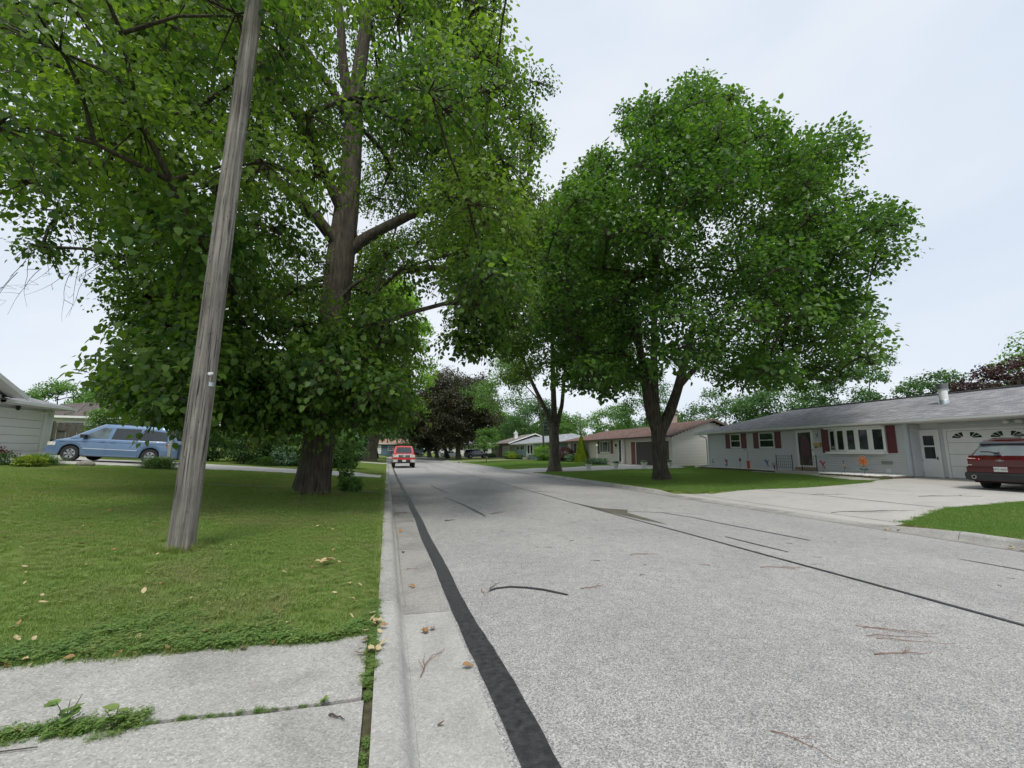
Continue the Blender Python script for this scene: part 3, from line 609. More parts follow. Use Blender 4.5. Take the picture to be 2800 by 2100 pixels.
limbs=[([(-1.75,13.5,7.2),(-1.2,13.5,7.9),(-.4,13.4,8.5),(.85,13.2,9.3),(2.5,12.9,9.8),(4.0,12.6,10.2)],[.21,.18,.155,.13,.09,.05]),
 ([(-1.75,13.4,7.6),(-2.4,13.1,8.3),(-3.5,12.5,9.0),(-4.5,11.8,9.4),(-5.8,11.2,9.2),(-7.5,10.4,9.6)],[.2,.17,.15,.13,.1,.05]),
 ([(-1.7,13.4,8.6),(-2.3,12.9,9.8),(-3.2,12.2,11.2),(-4.8,11.2,12.6)],[.17,.14,.11,.05]),
 ([(-1.62,13.5,12.0),(-2.1,13.4,13.8),(-2.3,13.2,16),(-2.9,12.8,18.5)],[.19,.16,.11,.04]),
 ([(-1.65,13.4,11.8),(-2.7,12.9,13.2),(-4.2,12.3,14.6),(-6.0,11.6,15.8)],[.15,.12,.09,.04]),
 ([(-1.6,13.4,12.2),(-.7,13.0,13.4),(.9,12.5,14.2),(2.6,12.0,14.4)],[.14,.11,.09,.04]),
 ([(-1.75,13.3,5.6),(-1.3,13.1,6.3),(-.6,12.9,6.7),(.0,12.8,6.8)],[.07,.06,.045,.02]),
 ([(-1.8,13.3,4.2),(-2.6,12.6,4.9),(-4.0,12.1,5.3),(-5.6,11.8,5.0)],[.09,.07,.05,.02])]
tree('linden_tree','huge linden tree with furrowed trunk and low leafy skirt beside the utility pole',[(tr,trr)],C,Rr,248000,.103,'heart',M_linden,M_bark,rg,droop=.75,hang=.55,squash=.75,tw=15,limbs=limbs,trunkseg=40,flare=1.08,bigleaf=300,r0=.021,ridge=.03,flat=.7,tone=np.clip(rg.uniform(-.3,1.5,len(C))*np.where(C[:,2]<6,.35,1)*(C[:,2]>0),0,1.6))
# bare twigs hanging at far left
mb=MB()
for k in range(9):
    s=atY(random.uniform(40,240),random.uniform(690,760),10.5); a_=math.pi*(1.05+.25*random.random()); pts=[s]; d=np.array([random.uniform(-.5,.1),0,-.6]); p=s.copy()
    for i in range(7):
        d=d+np.array([random.uniform(-.22,.22),random.uniform(-.1,.1),random.uniform(-.10,.22)]); d/=np.linalg.norm(d); p=p+d*.16; pts.append(p.copy())
    mb.tube(pts,[.007,.006,.005,.0045,.004,.003,.0025,.002],3,cap=False)
    for j in (2,4): mb.tube([pts[j],pts[j]+np.array([random.uniform(-.2,.2),0,random.uniform(-.12,.02)]),pts[j]+np.array([random.uniform(-.35,.35),0,random.uniform(-.15,.05)])],[.004,.003,.0015],3,cap=False)
lt=[o for o in bpy.data.objects if o.name=='linden_tree'][0]; mb.build('bare_twigs',M_twig,lt,world=True,kind='stuff')
# ---- maple in front of the grey-blue house
MAP=[(1478,170),(1492,135),(1520,150),(1560,182),(1600,190),(1640,238),(1700,250),(1740,285),(1840,245),(1880,290),(1850,340),(1815,400),(1900,400),(1945,450),(1975,520),(2010,545),(1990,590),(1960,622),(1885,622),(1900,690),(1917,740),(1900,800),(1850,845),(1790,850),(1700,862),(1600,868),(1540,845),(1500,835),(1450,820),(1400,850),(1360,885),(1300,885),(1240,870),(1180,850),(1140,800),(1130,700),(1150,600),(1180,480),(1200,400),(1260,330),(1320,305),(1355,320),(1318,250),(1330,215),(1400,205),(1440,180)]
rg=np.random.default_rng(12)
C,Rr=fill(rg,ell((14.6,18.6,11.4),(11.2,7.6,12.0),3.6),MAP,330,(1.2,6),(1.0,1.75),.45,0,holes=[[(1430,560),(1600,560),(1620,860),(1400,860)],[(1250,740),(1380,740),(1380,860),(1260,860)],[(1620,420),(1700,420),(1720,520),(1640,540)]],hp=.55)
mt_=[(13.05,18.8,.12),(12.98,18.8,1.0),(12.96,18.8,1.9),(12.95,18.8,2.7)]
ml=[([(12.95,18.8,2.5),(12.45,18.7,3.6),(12.1,18.5,5.4),(11.6,18.3,7.6),(11.0,18,10.5)],[.29,.25,.21,.16,.07]),
 ([(12.97,18.8,2.6),(12.9,18.9,4.0),(13.0,19.0,6.2),(13.2,19,9.5),(13.6,19,14)],[.25,.22,.19,.14,.05]),
 ([(13.0,18.8,2.4),(13.6,18.7,3.5),(14.1,18.6,4.8),(14.8,18.5,7.0),(15.2,18.4,8.8)],[.30,.27,.23,.17,.07]),
 ([(14.1,18.6,4.8),(15.0,18.3,5.9),(16.8,18,7.4),(19.0,17.7,9.2)],[.15,.13,.10,.05]),
 ([(12.2,18.5,5.0),(11.0,18.3,6.3),(9.6,18,7.6)],[.11,.09,.04])]
tree('maple_tree','tall round green maple with forked trunk on the mown lawn before the blue-grey house',[(mt_,[.37,.33,.34,.33])]+ml[:3],C,Rr,112000,.178,'heart',M_maple,M_bark3,rg,droop=.3,hang=.3,squash=.9,tw=15,limbs=ml[3:],trunkseg=30,flare=1.5,bigleaf=300,r0=.020,flat=.8,ridge=.02)
# ---- second linden behind it
T2=[(1180,430),(1240,350),(1330,420),(1380,700),(1370,830),(1330,875),(1280,850),(1240,815),(1200,800),(1150,830),(1090,845),(1055,800),(1075,770),(1040,700),(1020,600),(1060,480),(1120,430)]
rg=np.random.default_rng(13)
C,Rr=fill(rg,ell((11.6,29.9,13.5),(8.2,7,10.5),4.5),T2,170,(1.25,12),(1.1,1.7),.65,0)
t2=[(11.82,29.9,.12),(11.8,29.9,1.6),(11.75,29.9,3.0),(11.8,29.9,3.7)]
tree('linden_tree','forked street tree with yellow-green crown rising behind the round maple',[(t2,[.42,.37,.36,.36]),([(11.72,29.9,3.2),(11.0,29.9,4.8),(9.9,29.8,6.8),(9.0,29.6,9)],[.2,.17,.13,.07]),([(11.8,29.9,3.4),(11.78,30,5.8),(11.7,30,9),(11.6,30,14)],[.24,.2,.16,.06]),([(11.9,29.9,3.2),(12.4,29.9,5),(12.7,29.9,8),(13.2,30,12)],[.18,.15,.12,.05])],C,Rr,84000,.22,'quad',M_tree2,M_bark2,rg,droop=.8,hang=.6,trunkseg=22,tw=12,r0=.024,group=None)
# ---- left background street trees
rg=np.random.default_rng(14)
T3=[(640,560),(760,600),(880,580),(912,650),(945,740),(950,800),(925,850),(930,890),(880,930),(820,950),(700,950),(640,900)]
C,Rr=fill(rg,ell((-1.5,58,13),(10,8,12.5),3.0),T3,80,(2.0,12),(1.7,2.6),.9,0)
st=[(-2.3,61,.1),(-2.0,61,1.6),(-1.6,61,3.2),(-1.2,61,4.6),(-1,61,8),(-1,61,14)]
tree('street_tree','bright green old tree with thick leaning scarred trunk on the left verge',[(st,[.95,.72,.62,.4,.3,.1]),([(-1.8,61,2.6),(-3,61,4.2),(-4.5,61,7)],[.4,.3,.12])],C,Rr,32000,.38,'quad',M_bright,M_bark2,rg,trunkseg=20,tw=10,r0=.04,twiggy=False,flare=1.7)
T4=[(880,960),(900,880),(960,870),(990,900),(990,945),(940,965),(880,975)]
def ballclumps(rg,c,r,k,rr):
    s=ell(c,r)(rg,4000); C=[]
    for p in s:
        if len(C)>=k: break
        if not C or np.min(np.linalg.norm(np.array(C)-p,axis=1))>rr*.62: C.append(p)
    C=np.array(C); return C,rg.uniform(rr*.8,rr*1.15,len(C))
def simpletree(name,label,base,h,c,r,n,size,lm,bark,seed,group=None,tr=.3,clump=None,k=45,tpl='quad',droop=.4,two=False,sq=.7,path=None):
    rg=np.random.default_rng(seed); cl=clump or min(r)*.36
    C,Rr=ballclumps(rg,c,r,k,cl); b=np.array(base,float)
    top=np.array([c[0],c[1],c[2]+r[2]*.2]); pth=[tuple(b),tuple(b*.6+np.array([top[0],top[1],b[2]+(top[2]-b[2])])*.4),tuple(top)]
    if path: pth=path; 
    return tree(name,label,[(pth,list(np.linspace(tr,tr*.2,len(pth))))],C,Rr,n,size,tpl,lm,bark,rg,group,droop=droop,trunkseg=10,tw=9,r0=tr*.09,twiggy=False,flare=1.3,squash=sq)
Zg=lambda x,y: float(ground_z(x,y))
simpletree('street_tree','dark trunked shade tree next along the left verge past the scarred one',(-1.9,84,.2),0,(-3,84,9),(8,7,6.5),9000,.42,M_far,M_barkd,21,tr=.5)
simpletree('street_tree','thin trunked tree on the left lawn before the cream house',(-9.5,92,.7),0,(-10,92,8),(6,5,5.5),5000,.42,M_far,M_barkd,22,tr=.3)
simpletree('copper_maple','dome-shaped dark copper maple standing at the right kerb far down the street',(12.5,79,.25),0,(12.0,79.5,9.5),(8.0,7,7.2),50000,.34,M_copper,M_bark2,23,tr=.50,k=170,clump=1.75,sq=.9)
simpletree('copper_maple','second dark copper maple just behind with a thinner black trunk',(12.1,90,.25),0,(9.0,91,8.6),(7.0,6,6.4),32000,.36,M_copper,M_barkd,24,tr=.45,k=100,clump=1.8)
simpletree('street_tree','grey trunk shade tree at the right kerb near the far corner',(10.8,98,.3),0,(9,99,8.5),(6,5,5),6000,.42,M_far,M_bark2,25,tr=.45)
simpletree('street_tree','paired grey trunk tree before the far blue house',(9.6,103,.35),0,(8,103,8),(5,4,4.5),5000,.42,M_far,M_bark2,26,tr=.5)
simpletree('small_tree','young forked tree in front of the far blue house door',(4.2,111,.45),0,(4.2,111,6.5),(5,3,4),5000,.36,M_far,M_barkd,27,tr=.22)
simpletree('light_green_tree','light green tree showing behind the copper maple',(22,100,.5),0,(21.5,100,9),(5,5,7.5),7000,.4,M_farl,M_barkd,28,tr=.3)
simpletree('sapling','young staked sapling on the far lawn with green trunk guard',(12.4,55.3,.2),0,(12.5,55.3,3.3),(1.35,1.35,1.75),4500,.17,M_farl,M_twig,29,tr=.035,k=26,clump=.55)
# pale feathery tree between
simpletree('elm_tree','airy pale elm branches hanging between the copper maple and forked tree',(20.6,56,.5),0,(14.3,56,10.8),(4.6,4,4.2),9000,.22,M_farl,M_twig,30,tr=.16,k=38,clump=1.3,droop=.8,path=[(20.6,56,.5),(20.4,56,5),(19.6,56,9),(17,56,11.5),(14.3,56,12.3)])
bk=[('spreading dark green tree behind the light-blue house',(34,100,1),(34,100,8),(7.5,7,6.5),17000,.42,M_far),
('second green tree to the left behind the chimney house',(33,122,1),(33,122,7.5),(7,6,6),9000,.5,M_far),
('bright rounded green tree left of the distant utility pole',(35,80,1),(35,80,6.2),(3.6,3.2,3.9),7000,.3,M_farl),
('rounded light green tree right of the distant utility pole',(38,68,1),(38,68,6.0),(4.6,4,4.2),9000,.3,M_farl),
('tall ragged green tree behind the brown roof chimney',(38,58,1),(38,58,8.5),(4,4,6.5),9000,.28,M_far),
('leafy tree mass over the gap between brown and grey roofs',(40,44,1),(40,44,5.6),(6,5,3.9),13000,.27,M_far),
('broad green tree behind the left hip of the grey roof',(42,37,1),(42,37,5.8),(5.5,5,3.9),14000,.26,M_far),
('open branched tree with bare lower stems behind the grey roof ridge',(45,30.5,1),(45,30.5,7.6),(4.2,3.6,3.6),6500,.24,M_far),
('smaller open tree between the stemmy tree and the roof vent',(46,26.0,1),(46,26.0,6.6),(2.9,2.6,2.4),4200,.24,M_far),
('dark purple plum tree behind the roof vent',(48,22.0,1),(48,20.8,6.2),(5.0,4,2.8),13000,.24,M_purple),
('green tree top peeping above the purple plum',(66,26.0,1),(66,26.5,9.6),(5.5,5,4.6),7000,.34,M_farl)]
for i,(lb,bs,c,r,n,s,mm) in enumerate(bk):
    simpletree('background_tree',lb,bs,0,c,r,n,s,mm,M_barkd,40+i,tr=.22,k=60 if i!=7 else 26,clump=min(r)*(.34 if i not in(7,8) else .3))
# blue spruce : conical whorls
def conifer(name,label,base,h,rad,lm,n,seed,size=.3):
    rg=np.random.default_rng(seed); t=thing(name,label,'tree',base); mb=MB(); mb.tube([(0,0,0),(0,0,h*.95)],[h*.022,.02],8); mb.build('trunk',M_barkd,t)
    zz=rg.uniform(.06,1,n)**.8; zz=1-(1-zz)*1.0; a=rg.uniform(0,6.283,n); lay=np.floor(zz*14)/14; rr=rad*(1-zz)*(.55+.45*rg.uniform(0,1,n)**.4)*(1-.25*((zz*14)%1))+.04
    P=np.stack([rr*np.cos(a),rr*np.sin(a),h*zz-rr*.25],-1); D=np.stack([np.cos(a),np.sin(a),-.15+rg.normal(0,.3,n)],-1); U=np.array([0,0,1.])+rg.normal(0,.5,(n,3))
    leafobj('crown',P,D,U,np.full(n,size),np.clip(rg.uniform(.1,.9,n),0,1),'quad',lm,t); return t
conifer('spruce_tree','blue spruce pointing up beside the spreading tree behind the light-blue roof',(32,84,1),9.8,3.2,M_pine,9000,61)
# left background
simpletree('background_tree','light green tree above the dark roof at far left',(-34,58,2),0,(-34.5,58,6.0),(3.6,3,2.5),6000,.25,M_farl,M_barkd,62,tr=.2)
simpletree('background_tree','darker green tree joining behind the dark roof',(-31,62,2),0,(-31,62,6.4),(3.8,3,3.0),6000,.27,M_far,M_barkd,63,tr=.2)
conifer('pine_tree','pine tip showing above the white gable at the frame edge',(-41,58,2),8.2,2.6,M_pine,2500,64,.35)
simpletree('small_tree','small light green locust tree behind the blue minivan',(-15.1,31.5,.9),0,(-14.9,31.5,3.05),(1.75,1.5,1.25),9000,.13,M_farl,M_twig,65,tr=.06,k=34,clump=.55)
# ================================================================ HOUSES
class Fr:
    """wall frame: u along the wall, n outward"""
    def __init__(s,o,ud,nd): s.o=np.array(o,float); s.u=np.array(ud,float); s.n=np.array(nd,float)
    def P(s,u,z,n): return tuple(s.o+s.u*u+s.n*n+np.array([0,0,z]))
def fbox(mb,fr,u0,u1,z0,z1,n0,n1):
    if u0>u1:u0,u1=u1,u0
    v=[fr.P(u,z,n) for z in (z0,z1) for (u,n) in ((u0,n0),(u1,n0),(u1,n1),(u0,n1))]
    hand=np.dot(np.cross(fr.u,fr.n),(0,0,1))>0
    return mb.add(v,[(0,3,2,1),(4,5,6,7),(0,1,5,4),(1,2,6,5),(2,3,7,6),(3,0,4,7)],flip=not hand)
def siding(fr,u0,u1,z0,z1,m,parent,lap=.105,holes=(),top=None):
    mb=MB(); z=z0
    while z<z1-.01:
        zt=min(z+lap,z1); a,b=(u0,u1) if top is None else top((z+zt)/2)
        iv=[(a,b)]
        for (h0,h1,k0,k1) in holes:
            if k0<zt-.02 and k1>z+.02:
                nv=[]
                for (p,q) in iv:
                    if h1<=p or h0>=q: nv.append((p,q)); continue
                    if h0>p: nv.append((p,h0))
                    if h1<q: nv.append((h1,q))
                iv=nv
        for p,q in iv:
            if q-p<.01: continue
            hand=np.dot(np.cross(fr.u,fr.n),(0,0,1))>0; zg=zt-min(.027,lap*.22)
            mb.add([fr.P(p,z,.003),fr.P(q,z,.003),fr.P(q,z,.046),fr.P(p,z,.046),fr.P(q,zg,.022),fr.P(p,zg,.022),fr.P(q,zg,.003),fr.P(p,zg,.003),fr.P(q,zt,.003),fr.P(p,zt,.003)],[(0,3,2,1),(3,5,4,2),(5,7,6,4),(7,9,8,6)],flip=hand)
        z=zt
    return mb.build('siding',m,parent,world=True,kind='stuff')
def shinglemat(name,c1,c2,c3):
    mt,N,L,b=base(name); t=N.new('ShaderNodeUVMap'); 
    br=N.new('ShaderNodeTexBrick'); L.new(t.outputs[0],br.inputs['Vector']); br.inputs['Scale'].default_value=1
    br.inputs['Brick Width'].default_value=.33; br.inputs['Row Height'].default_value=.145; br.inputs['Mortar Size'].default_value=.006
    br.inputs['Color1'].default_value=(*c1,1); br.inputs['Color2'].default_value=(*c2,1); br.inputs['Mortar'].default_value=(*mul(c1,.35),1); br.inputs['Bias'].default_value=-.1
    n=noise(N,L,1.6,5,.7,objvec(N,L)); n2=noise(N,L,28,3,.7,objvec(N,L,(1,1,3)))
    r=ramp(N,[(.3,(.8,.8,.82)),(.7,(1.2,1.19,1.17))]); L.new(n.outputs[0],r.inputs[0]); r2=ramp(N,[(.3,(.72,.72,.72)),(.7,(1.3,1.3,1.3))]); L.new(n2.outputs[0],r2.inputs[0])
    a=N.new('ShaderNodeMixRGB'); a.blend_type='MULTIPLY'; a.inputs[0].default_value=1; L.new(br.outputs[0],a.inputs[1]); L.new(r.outputs[0],a.inputs[2])
    c=N.new('ShaderNodeMixRGB'); c.blend_type='MULTIPLY'; c.inputs[0].default_value=1; L.new(a.outputs[0],c.inputs[1]); L.new(r2.outputs[0],c.inputs[2])
    L.new(c.outputs[0],b.inputs['Base Color']); b.inputs['Roughness'].default_value=.9; b.inputs['Specular IOR Level'].default_value=.2
    bump(N,L,br.outputs['Fac'],b,.6,-.012); return mt
M_rgrey=shinglemat('grey_shingles',(.22,.222,.235),(.34,.34,.35),None)
M_rbrown=shinglemat('brown_shingles',(.135,.082,.068),(.20,.125,.105),None)
M_rlight=shinglemat('light_grey_shingles',(.26,.28,.30),(.38,.40,.42),None)
M_rtan=shinglemat('weathered_shingles',(.20,.18,.165),(.28,.255,.235),None)
M_rdark=shinglemat('dark_brown_shingles',(.105,.088,.080),(.16,.135,.125),None)
M_rterra=shinglemat('terracotta_shingles',(.27,.17,.13),(.36,.24,.19),None)
M_sidb=mat('blue_grey_siding',(.61,.628,.64),.55,var=.04,vscale=1)
M_sidc=mat('cream_siding',(.62,.58,.49),.55,var=.04,vscale=1)
M_sidw=mat('white_siding',(.74,.75,.76),.5,var=.03,vscale=1)
M_sidt=mat('light_blue_siding',(.33,.43,.47),.6,var=.05,vscale=1)
M_sidn=mat('slate_blue_siding',(.10,.16,.22),.6,var=.06,vscale=1)
M_trim=mat('white_trim',(.78,.78,.76),.45,var=.03,vscale=2)
M_trimb=mat('blue_grey_trim',(.52,.57,.62),.45,var=.03)
M_soffit=mat('soffit_panel',(.70,.70,.67),.6,var=.03)
M_brtrim=mat('dark_brown_trim',(.075,.05,.04),.5,var=.08)
M_shut=mat('burgundy_shutter',(.135,.030,.040),.5,var=.08,vscale=6)
M_shutb=mat('brown_shutter',(.15,.068,.035),.6,var=.15,vscale=6)
M_glass=mat('window_glass',(.020,.026,.028),.04,spec=.9,var=.5,vscale=1.2)
M_glassg=mat('window_glass_green',(.018,.055,.035),.05,spec=.9,var=.7,vscale=2)
M_curt=mat('grey_curtain',(.12,.115,.12),.9,var=.3,vscale=5,stretch=(6,6,.3))
M_white=mat('white_paint',(.78,.78,.77),.4,var=.04)
M_metal=mat('galvanised_metal',(.55,.60,.63),.35,metal=.7,var=.12,vscale=8)
M_black=mat('black_iron',(.018,.018,.02),.45,var=.2)
M_found=concmat('foundation_concrete',(.36,.345,.32),.3,.2)
M_gapshade=mat('painted_gap_shade',(.20,.205,.21),.8)  # grey door backing, paints shade into the gaps between garage door panels
M_woodf=mat('weathered_fence_wood',(.26,.225,.18),.9,var=.35,vscale=7,bs=.6,bscale=30,stretch=(1,1,.12))
def roofpoly(parts,name,m,parent,th=.04,fascia=None,mat_f=None):
    """parts: list of 3D polygons (upper surface). one joined roof with uv in metres"""
    me=bpy.data.meshes.new(name); off=absloc(parent); vs=[];fs=[];uvs=[]
    for p in parts:
        p=[np.array(q,float) for q in p]; n=np.cross(p[1]-p[0],p[2]-p[0]); n/=np.linalg.norm(n)
        if n[2]<0: p=p[::-1]; n=-n
        e=np.cross((0,0,1),n); e/=np.linalg.norm(e)+1e-9; s=np.cross(n,e); o=len(vs)
        vs+=[tuple(q-off) for q in p]; fs.append(tuple(range(o,o+len(p)))); uvs+=[(q@e,q@s) for q in p]
        o=len(vs); vs+=[tuple(q-off-np.array([0,0,th])) for q in p]; fs.append(tuple(range(o,o+len(p)))[::-1]); uvs+=[(q@e,q@s) for q in p][::-1]
        k=len(p)
        for i in range(k):
            j=(i+1)%k; fs.append((o-k+i,o+i,o+j,o-k+j)); uvs+=[(0,0)]*4
    me.from_pydata(vs,[],fs); me.materials.append(m); uv=me.uv_layers.new(name='UVMap')
    uv.data.foreach_set('uv',np.array(uvs,np.float32).ravel()); me.update(); return link(name,me,parent)
def hip(x0,x1,y0,y1,z,pitch,h0=True,h1=True,inset0=None,inset1=None):
    """ridge along Y. hips at y0/y1 ends. returns polys + ridge z"""
    xm=(x0+x1)/2; hw=(x1-x0)/2; zr=z+hw*pitch; a=y0+(hw if h0 else 0); b=y1-(hw if h1 else 0)
    P=[[(x0,y0,z),(x0,y1,z),(xm,b,zr),(xm,a,zr)],[(x1,y0,z),(x1,y1,z),(xm,b,zr),(xm,a,zr)]]
    if h0:P.append([(x0,y0,z),(x1,y0,z),(xm,a,zr)])
    if h1:P.append([(x0,y1,z),(x1,y1,z),(xm,b,zr)])
    return P,xm,zr,a,b
def window(fr,par,u0,u1,z0,z1,sash='none',glass=None,fw=.07,m=None,curt=None,n=.045):
    t=MB(); m=m or M_trim; glass=glass or M_glass
    for a,b,c,d in ((u0,u1,z0,z0+fw),(u0,u1,z1-fw,z1),(u0,u0+fw,z0+fw,z1-fw),(u1-fw,u1,z0+fw,z1-fw)): fbox(t,fr,a,b,c,d,.0,n+.035)
    w_=t.build('window',m,par,world=True)
    if sash in('hung',):
        zm=(z0+z1)/2; s=MB(); fbox(s,fr,u0+fw,u1-fw,zm-.025,zm+.025,.0,n+.02); s.build('sash',m,w_,world=False) if False else s.build('sash',m,w_).__setattr__('location',tuple(-np.array(absloc(par))))
        pn=[(u0+fw,u1-fw,z0+fw,zm-.025),(u0+fw,u1-fw,zm+.025,z1-fw)]
    elif sash=='slide':
        um=(u0+u1)/2; s=MB(); fbox(s,fr,um-.025,um+.025,z0+fw,z1-fw,0,n+.02); s.build('sash',m,w_).__setattr__('location',tuple(-np.array(absloc(par))))
        pn=[(u0+fw,um-.025,z0+fw,z1-fw),(um+.025,u1-fw,z0+fw,z1-fw)]
    elif sash=='triple':
        pn=[]; us=[u0+fw,u0+(u1-u0)*.25,u0+(u1-u0)*.75,u1-fw]
        for q in us[1:3]:
            s=MB(); fbox(s,fr,q-.025,q+.025,z0+fw,z1-fw,0,n+.02); s.build('sash',m,w_).__setattr__('location',tuple(-np.array(absloc(par))))
        for i in range(3): pn.append((us[i],us[i+1],z0+fw,z1-fw))
    else: pn=[(u0+fw,u1-fw,z0+fw,z1-fw)]
    for i,(a,b,c,d) in enumerate(pn):
        s=MB(); fbox(s,fr,a,b,c,d,0,n+.008); s.build('pane',(curt if curt and i!=1 else glass),w_).__setattr__('location',tuple(-np.array(absloc(par))))
    return w_
def fb(name,m,par,fr,*boxes,**kw):
    mb=MB()
    for b in boxes: fbox(mb,fr,*b)
    o=mb.build(name,m,par,world=True); tag(o,**kw); return o
def sub(name,m,part,fr,*boxes):
    mb=MB()
    for b in boxes: fbox(mb,fr,*b)
    o=mb.build(name,m,part); o.location=tuple(-np.array(absloc(part))); return o
# ---------------- house 1, blue-grey ranch on the right
H1=thing('house','long blue-grey sided ranch house with burgundy shutters, bow window and attached garage','house',(22.7,17,.55))
f1=Fr((22.7,0,0),(0,1,0),(-1,0,0)); fg=Fr((23.5,0,0),(0,1,0),(-1,0,0)); gz=.58; ez=2.97
mb=MB(); mb.box(22.72,30.3,14.05,26.8,.2,ez); mb.box(23.52,30.3,7.9,14.04,.2,ez); mb.build('wall',M_sidb,H1,world=True)
doorH=(18.58,19.62,.85,2.93); bay=(14.9,17.66,1.6,2.93)
siding(f1,14.15,26.70,.62,ez,M_sidb,H1,.12,[doorH,bay,(23.68,24.64,1.95,2.92),(21.05,22.24,1.93,2.91)])
siding(fg,13.1,13.28,.62,ez,M_sidb,H1,.105); siding(fg,7.9,13.1,2.68,ez,M_sidb,H1,.105); siding(Fr((23.5,0,0),(0,1,0),(-1,0,0)),14.22,14.05+.0,.62,.63,M_sidb,H1) if False else None
fr_r=Fr((22.7,14.04,0),(1,0,0),(0,-1,0)); siding(fr_r,.1,.8,.62,ez,M_sidb,H1,.105)
fb('corner_trim',M_trimb,H1,f1,(26.70,26.82,.55,ez,0,.055)); fb('corner_trim',M_trimb,H1,f1,(14.03,14.15,.55,ez,0,.055))
fb('foundation',M_found,H1,f1,(14.05,26.8,.2,.62,0,.03)); fb('foundation',M_found,H1,fg,(7.9,14.05,.2,.62,0,.012))
# windows + shutters
window(f1,H1,23.70,24.62,1.96,2.90,'hung'); window(f1,H1,21.08,22.22,1.94,2.90,'hung')
def shutter(fr,par,u0,u1,z0,z1,m):
    o=fb('shutter',m,par,fr,(u0,u0+.05,z0,z1,.02,.065),(u1-.05,u1,z0,z1,.02,.065),(u0+.05,u1-.05,z0,z0+.06,.02,.065),(u0+.05,u1-.05,z1-.06,z1,.02,.065))
    sub('panel',m,o,fr,(u0+.05,u1-.05,z0+.06,z1-.06,.02,.052)); sub('mid_rail',m,o,fr,(u0+.05,u1-.05,(z0+z1)/2-.03,(z0+z1)/2+.03,.052,.066)); return o
for a,b,c,d in ((24.66,25.06,1.92,2.90),(23.26,23.66,1.92,2.90),(22.26,22.66,1.91,2.90),(20.64,21.04,1.91,2.90),(17.70,18.07,1.64,2.92),(14.48,14.86,1.64,2.92)): shutter(f1,H1,a,b,c,d,M_shut)
# bow window: five casements on a shallow arc
bw=fb('bow_window',M_trim,H1,f1,(14.9,17.66,1.58,1.70,0,.40),(14.9,17.66,2.86,2.95,0,.40))
arc=[(17.64,.05),(17.12,.27),(16.56,.37),(16.0,.37),(15.44,.27),(14.92,.05)]
for i in range(5):
    (ua,na),(ub,nb)=arc[i],arc[i+1]; A=np.array(f1.P(ua,0,na)); B=np.array(f1.P(ub,0,nb)); d=B-A; l=np.linalg.norm(d); d/=l; nn=np.array([-abs(d[1]),d[0]*np.sign(d[1]) if d[1]!=0 else 0,0]); nn=np.cross(d,(0,0,1)); 
    if nn[0]>0: nn=-nn
    f=Fr(A,d,nn); sub('casement',M_trim,bw,f,(0,.10,1.70,2.86,-.02,.03),(l-.10,l,1.70,2.86,-.02,.03),(.10,l-.10,1.70,1.80,-.02,.03),(.10,l-.10,2.76,2.86,-.02,.03))
    sub('pane',[M_glass,M_curt,M_glass,M_glass,M_glass][i] if i!=1 else M_glass,bw,f,(.10,l-.10,1.80,2.76,-.02,.012))
# front door with storm door
d=fb('door',M_trim,H1,f1,(18.58,18.70,.85,2.92,0,.07),(19.50,19.62,.85,2.92,0,.07),(18.70,19.50,2.78,2.92,0,.07),(18.70,19.50,.85,.95,0,.07))
sub('storm_glass',mat('storm_glass',(.035,.030,.034),.08,spec=.9,var=.4,vscale=2),d,f1,(18.70,19.50,.95,2.78,0,.040))
mb=MB(); k=20; mb.add([f1.P(19.1+.23*math.cos(2*math.pi*i/k),1.83+.72*math.sin(2*math.pi*i/k),.046) for i in range(k)],[tuple(range(k))]); mb.add([f1.P(19.1+.30*math.cos(2*math.pi*i/k),1.83+.80*math.sin(2*math.pi*i/k),.043) for i in range(k)],[tuple(range(k))]);
o=mb.build('oval_panel',mat('burgundy_door',(.075,.014,.030),.35,var=.3,vscale=6),d); o.location=tuple(-absloc(d))
sub('handle',M_metal,d,f1,(18.62,18.66,1.72,1.86,.07,.12))
fb('door_sill',mat('tan_brick',(.33,.24,.16),.85,var=.3,vscale=12),H1,f1,(18.5,19.66,.70,.85,.0,.25))
# porch slab with iron railing
pb=MB(); pb.box(21.55,22.7,17.55,20.2,.30,.66); pb.build('porch',concmat('porch_concrete',(.44,.41,.37),.25,.15),H1,world=True)
def rail(name,p,q,z0,z1,label,n=None,rows=5):
    p=np.array(p,float);q=np.array(q,float); l=np.linalg.norm(q-p); n=n or max(2,int(l/.125)); t=thing(name,label,'railing',(p[0],p[1],z0)); t.rotation_euler=(0,0,math.atan2(q[1]-p[1],q[0]-p[0]))
    for x in (0,l): m_=MB(); m_.box(x-.016,x+.016,-.016,.016,0,z1-z0); m_.lathe([(0.001,z1-z0+.05),(.022,z1-z0+.02),(.001,z1-z0)],(x,0,0),8); m_.build('post',M_black,t)
    for z in (.16,z1-z0-.04): m_=MB(); m_.box(.017,l-.017,-.012,.012,z-.01,z+.01); m_.build('bar',M_black,t)
    for i in range(1,n): m_=MB(); x=l*i/n; m_.box(x-.006,x+.006,-.006,.006,.171,z1-z0-.051); m_.build('baluster',M_black,t)
    for j in range(1,rows-1):
        z=.16+(z1-z0-.2)*j/(rows-1); m_=MB(); m_.box(.017,l-.017,-.004,.004,z-.004,z+.004); m_.build('bar',M_black,t)
rail('railing',(21.62,20.1),(21.62,19.08),.66,1.50,'black iron railing on the left front edge of the porch')
rail('railing',(21.62,18.5),(21.62,17.66),.66,1.50,'black iron railing on the right front edge of the porch')
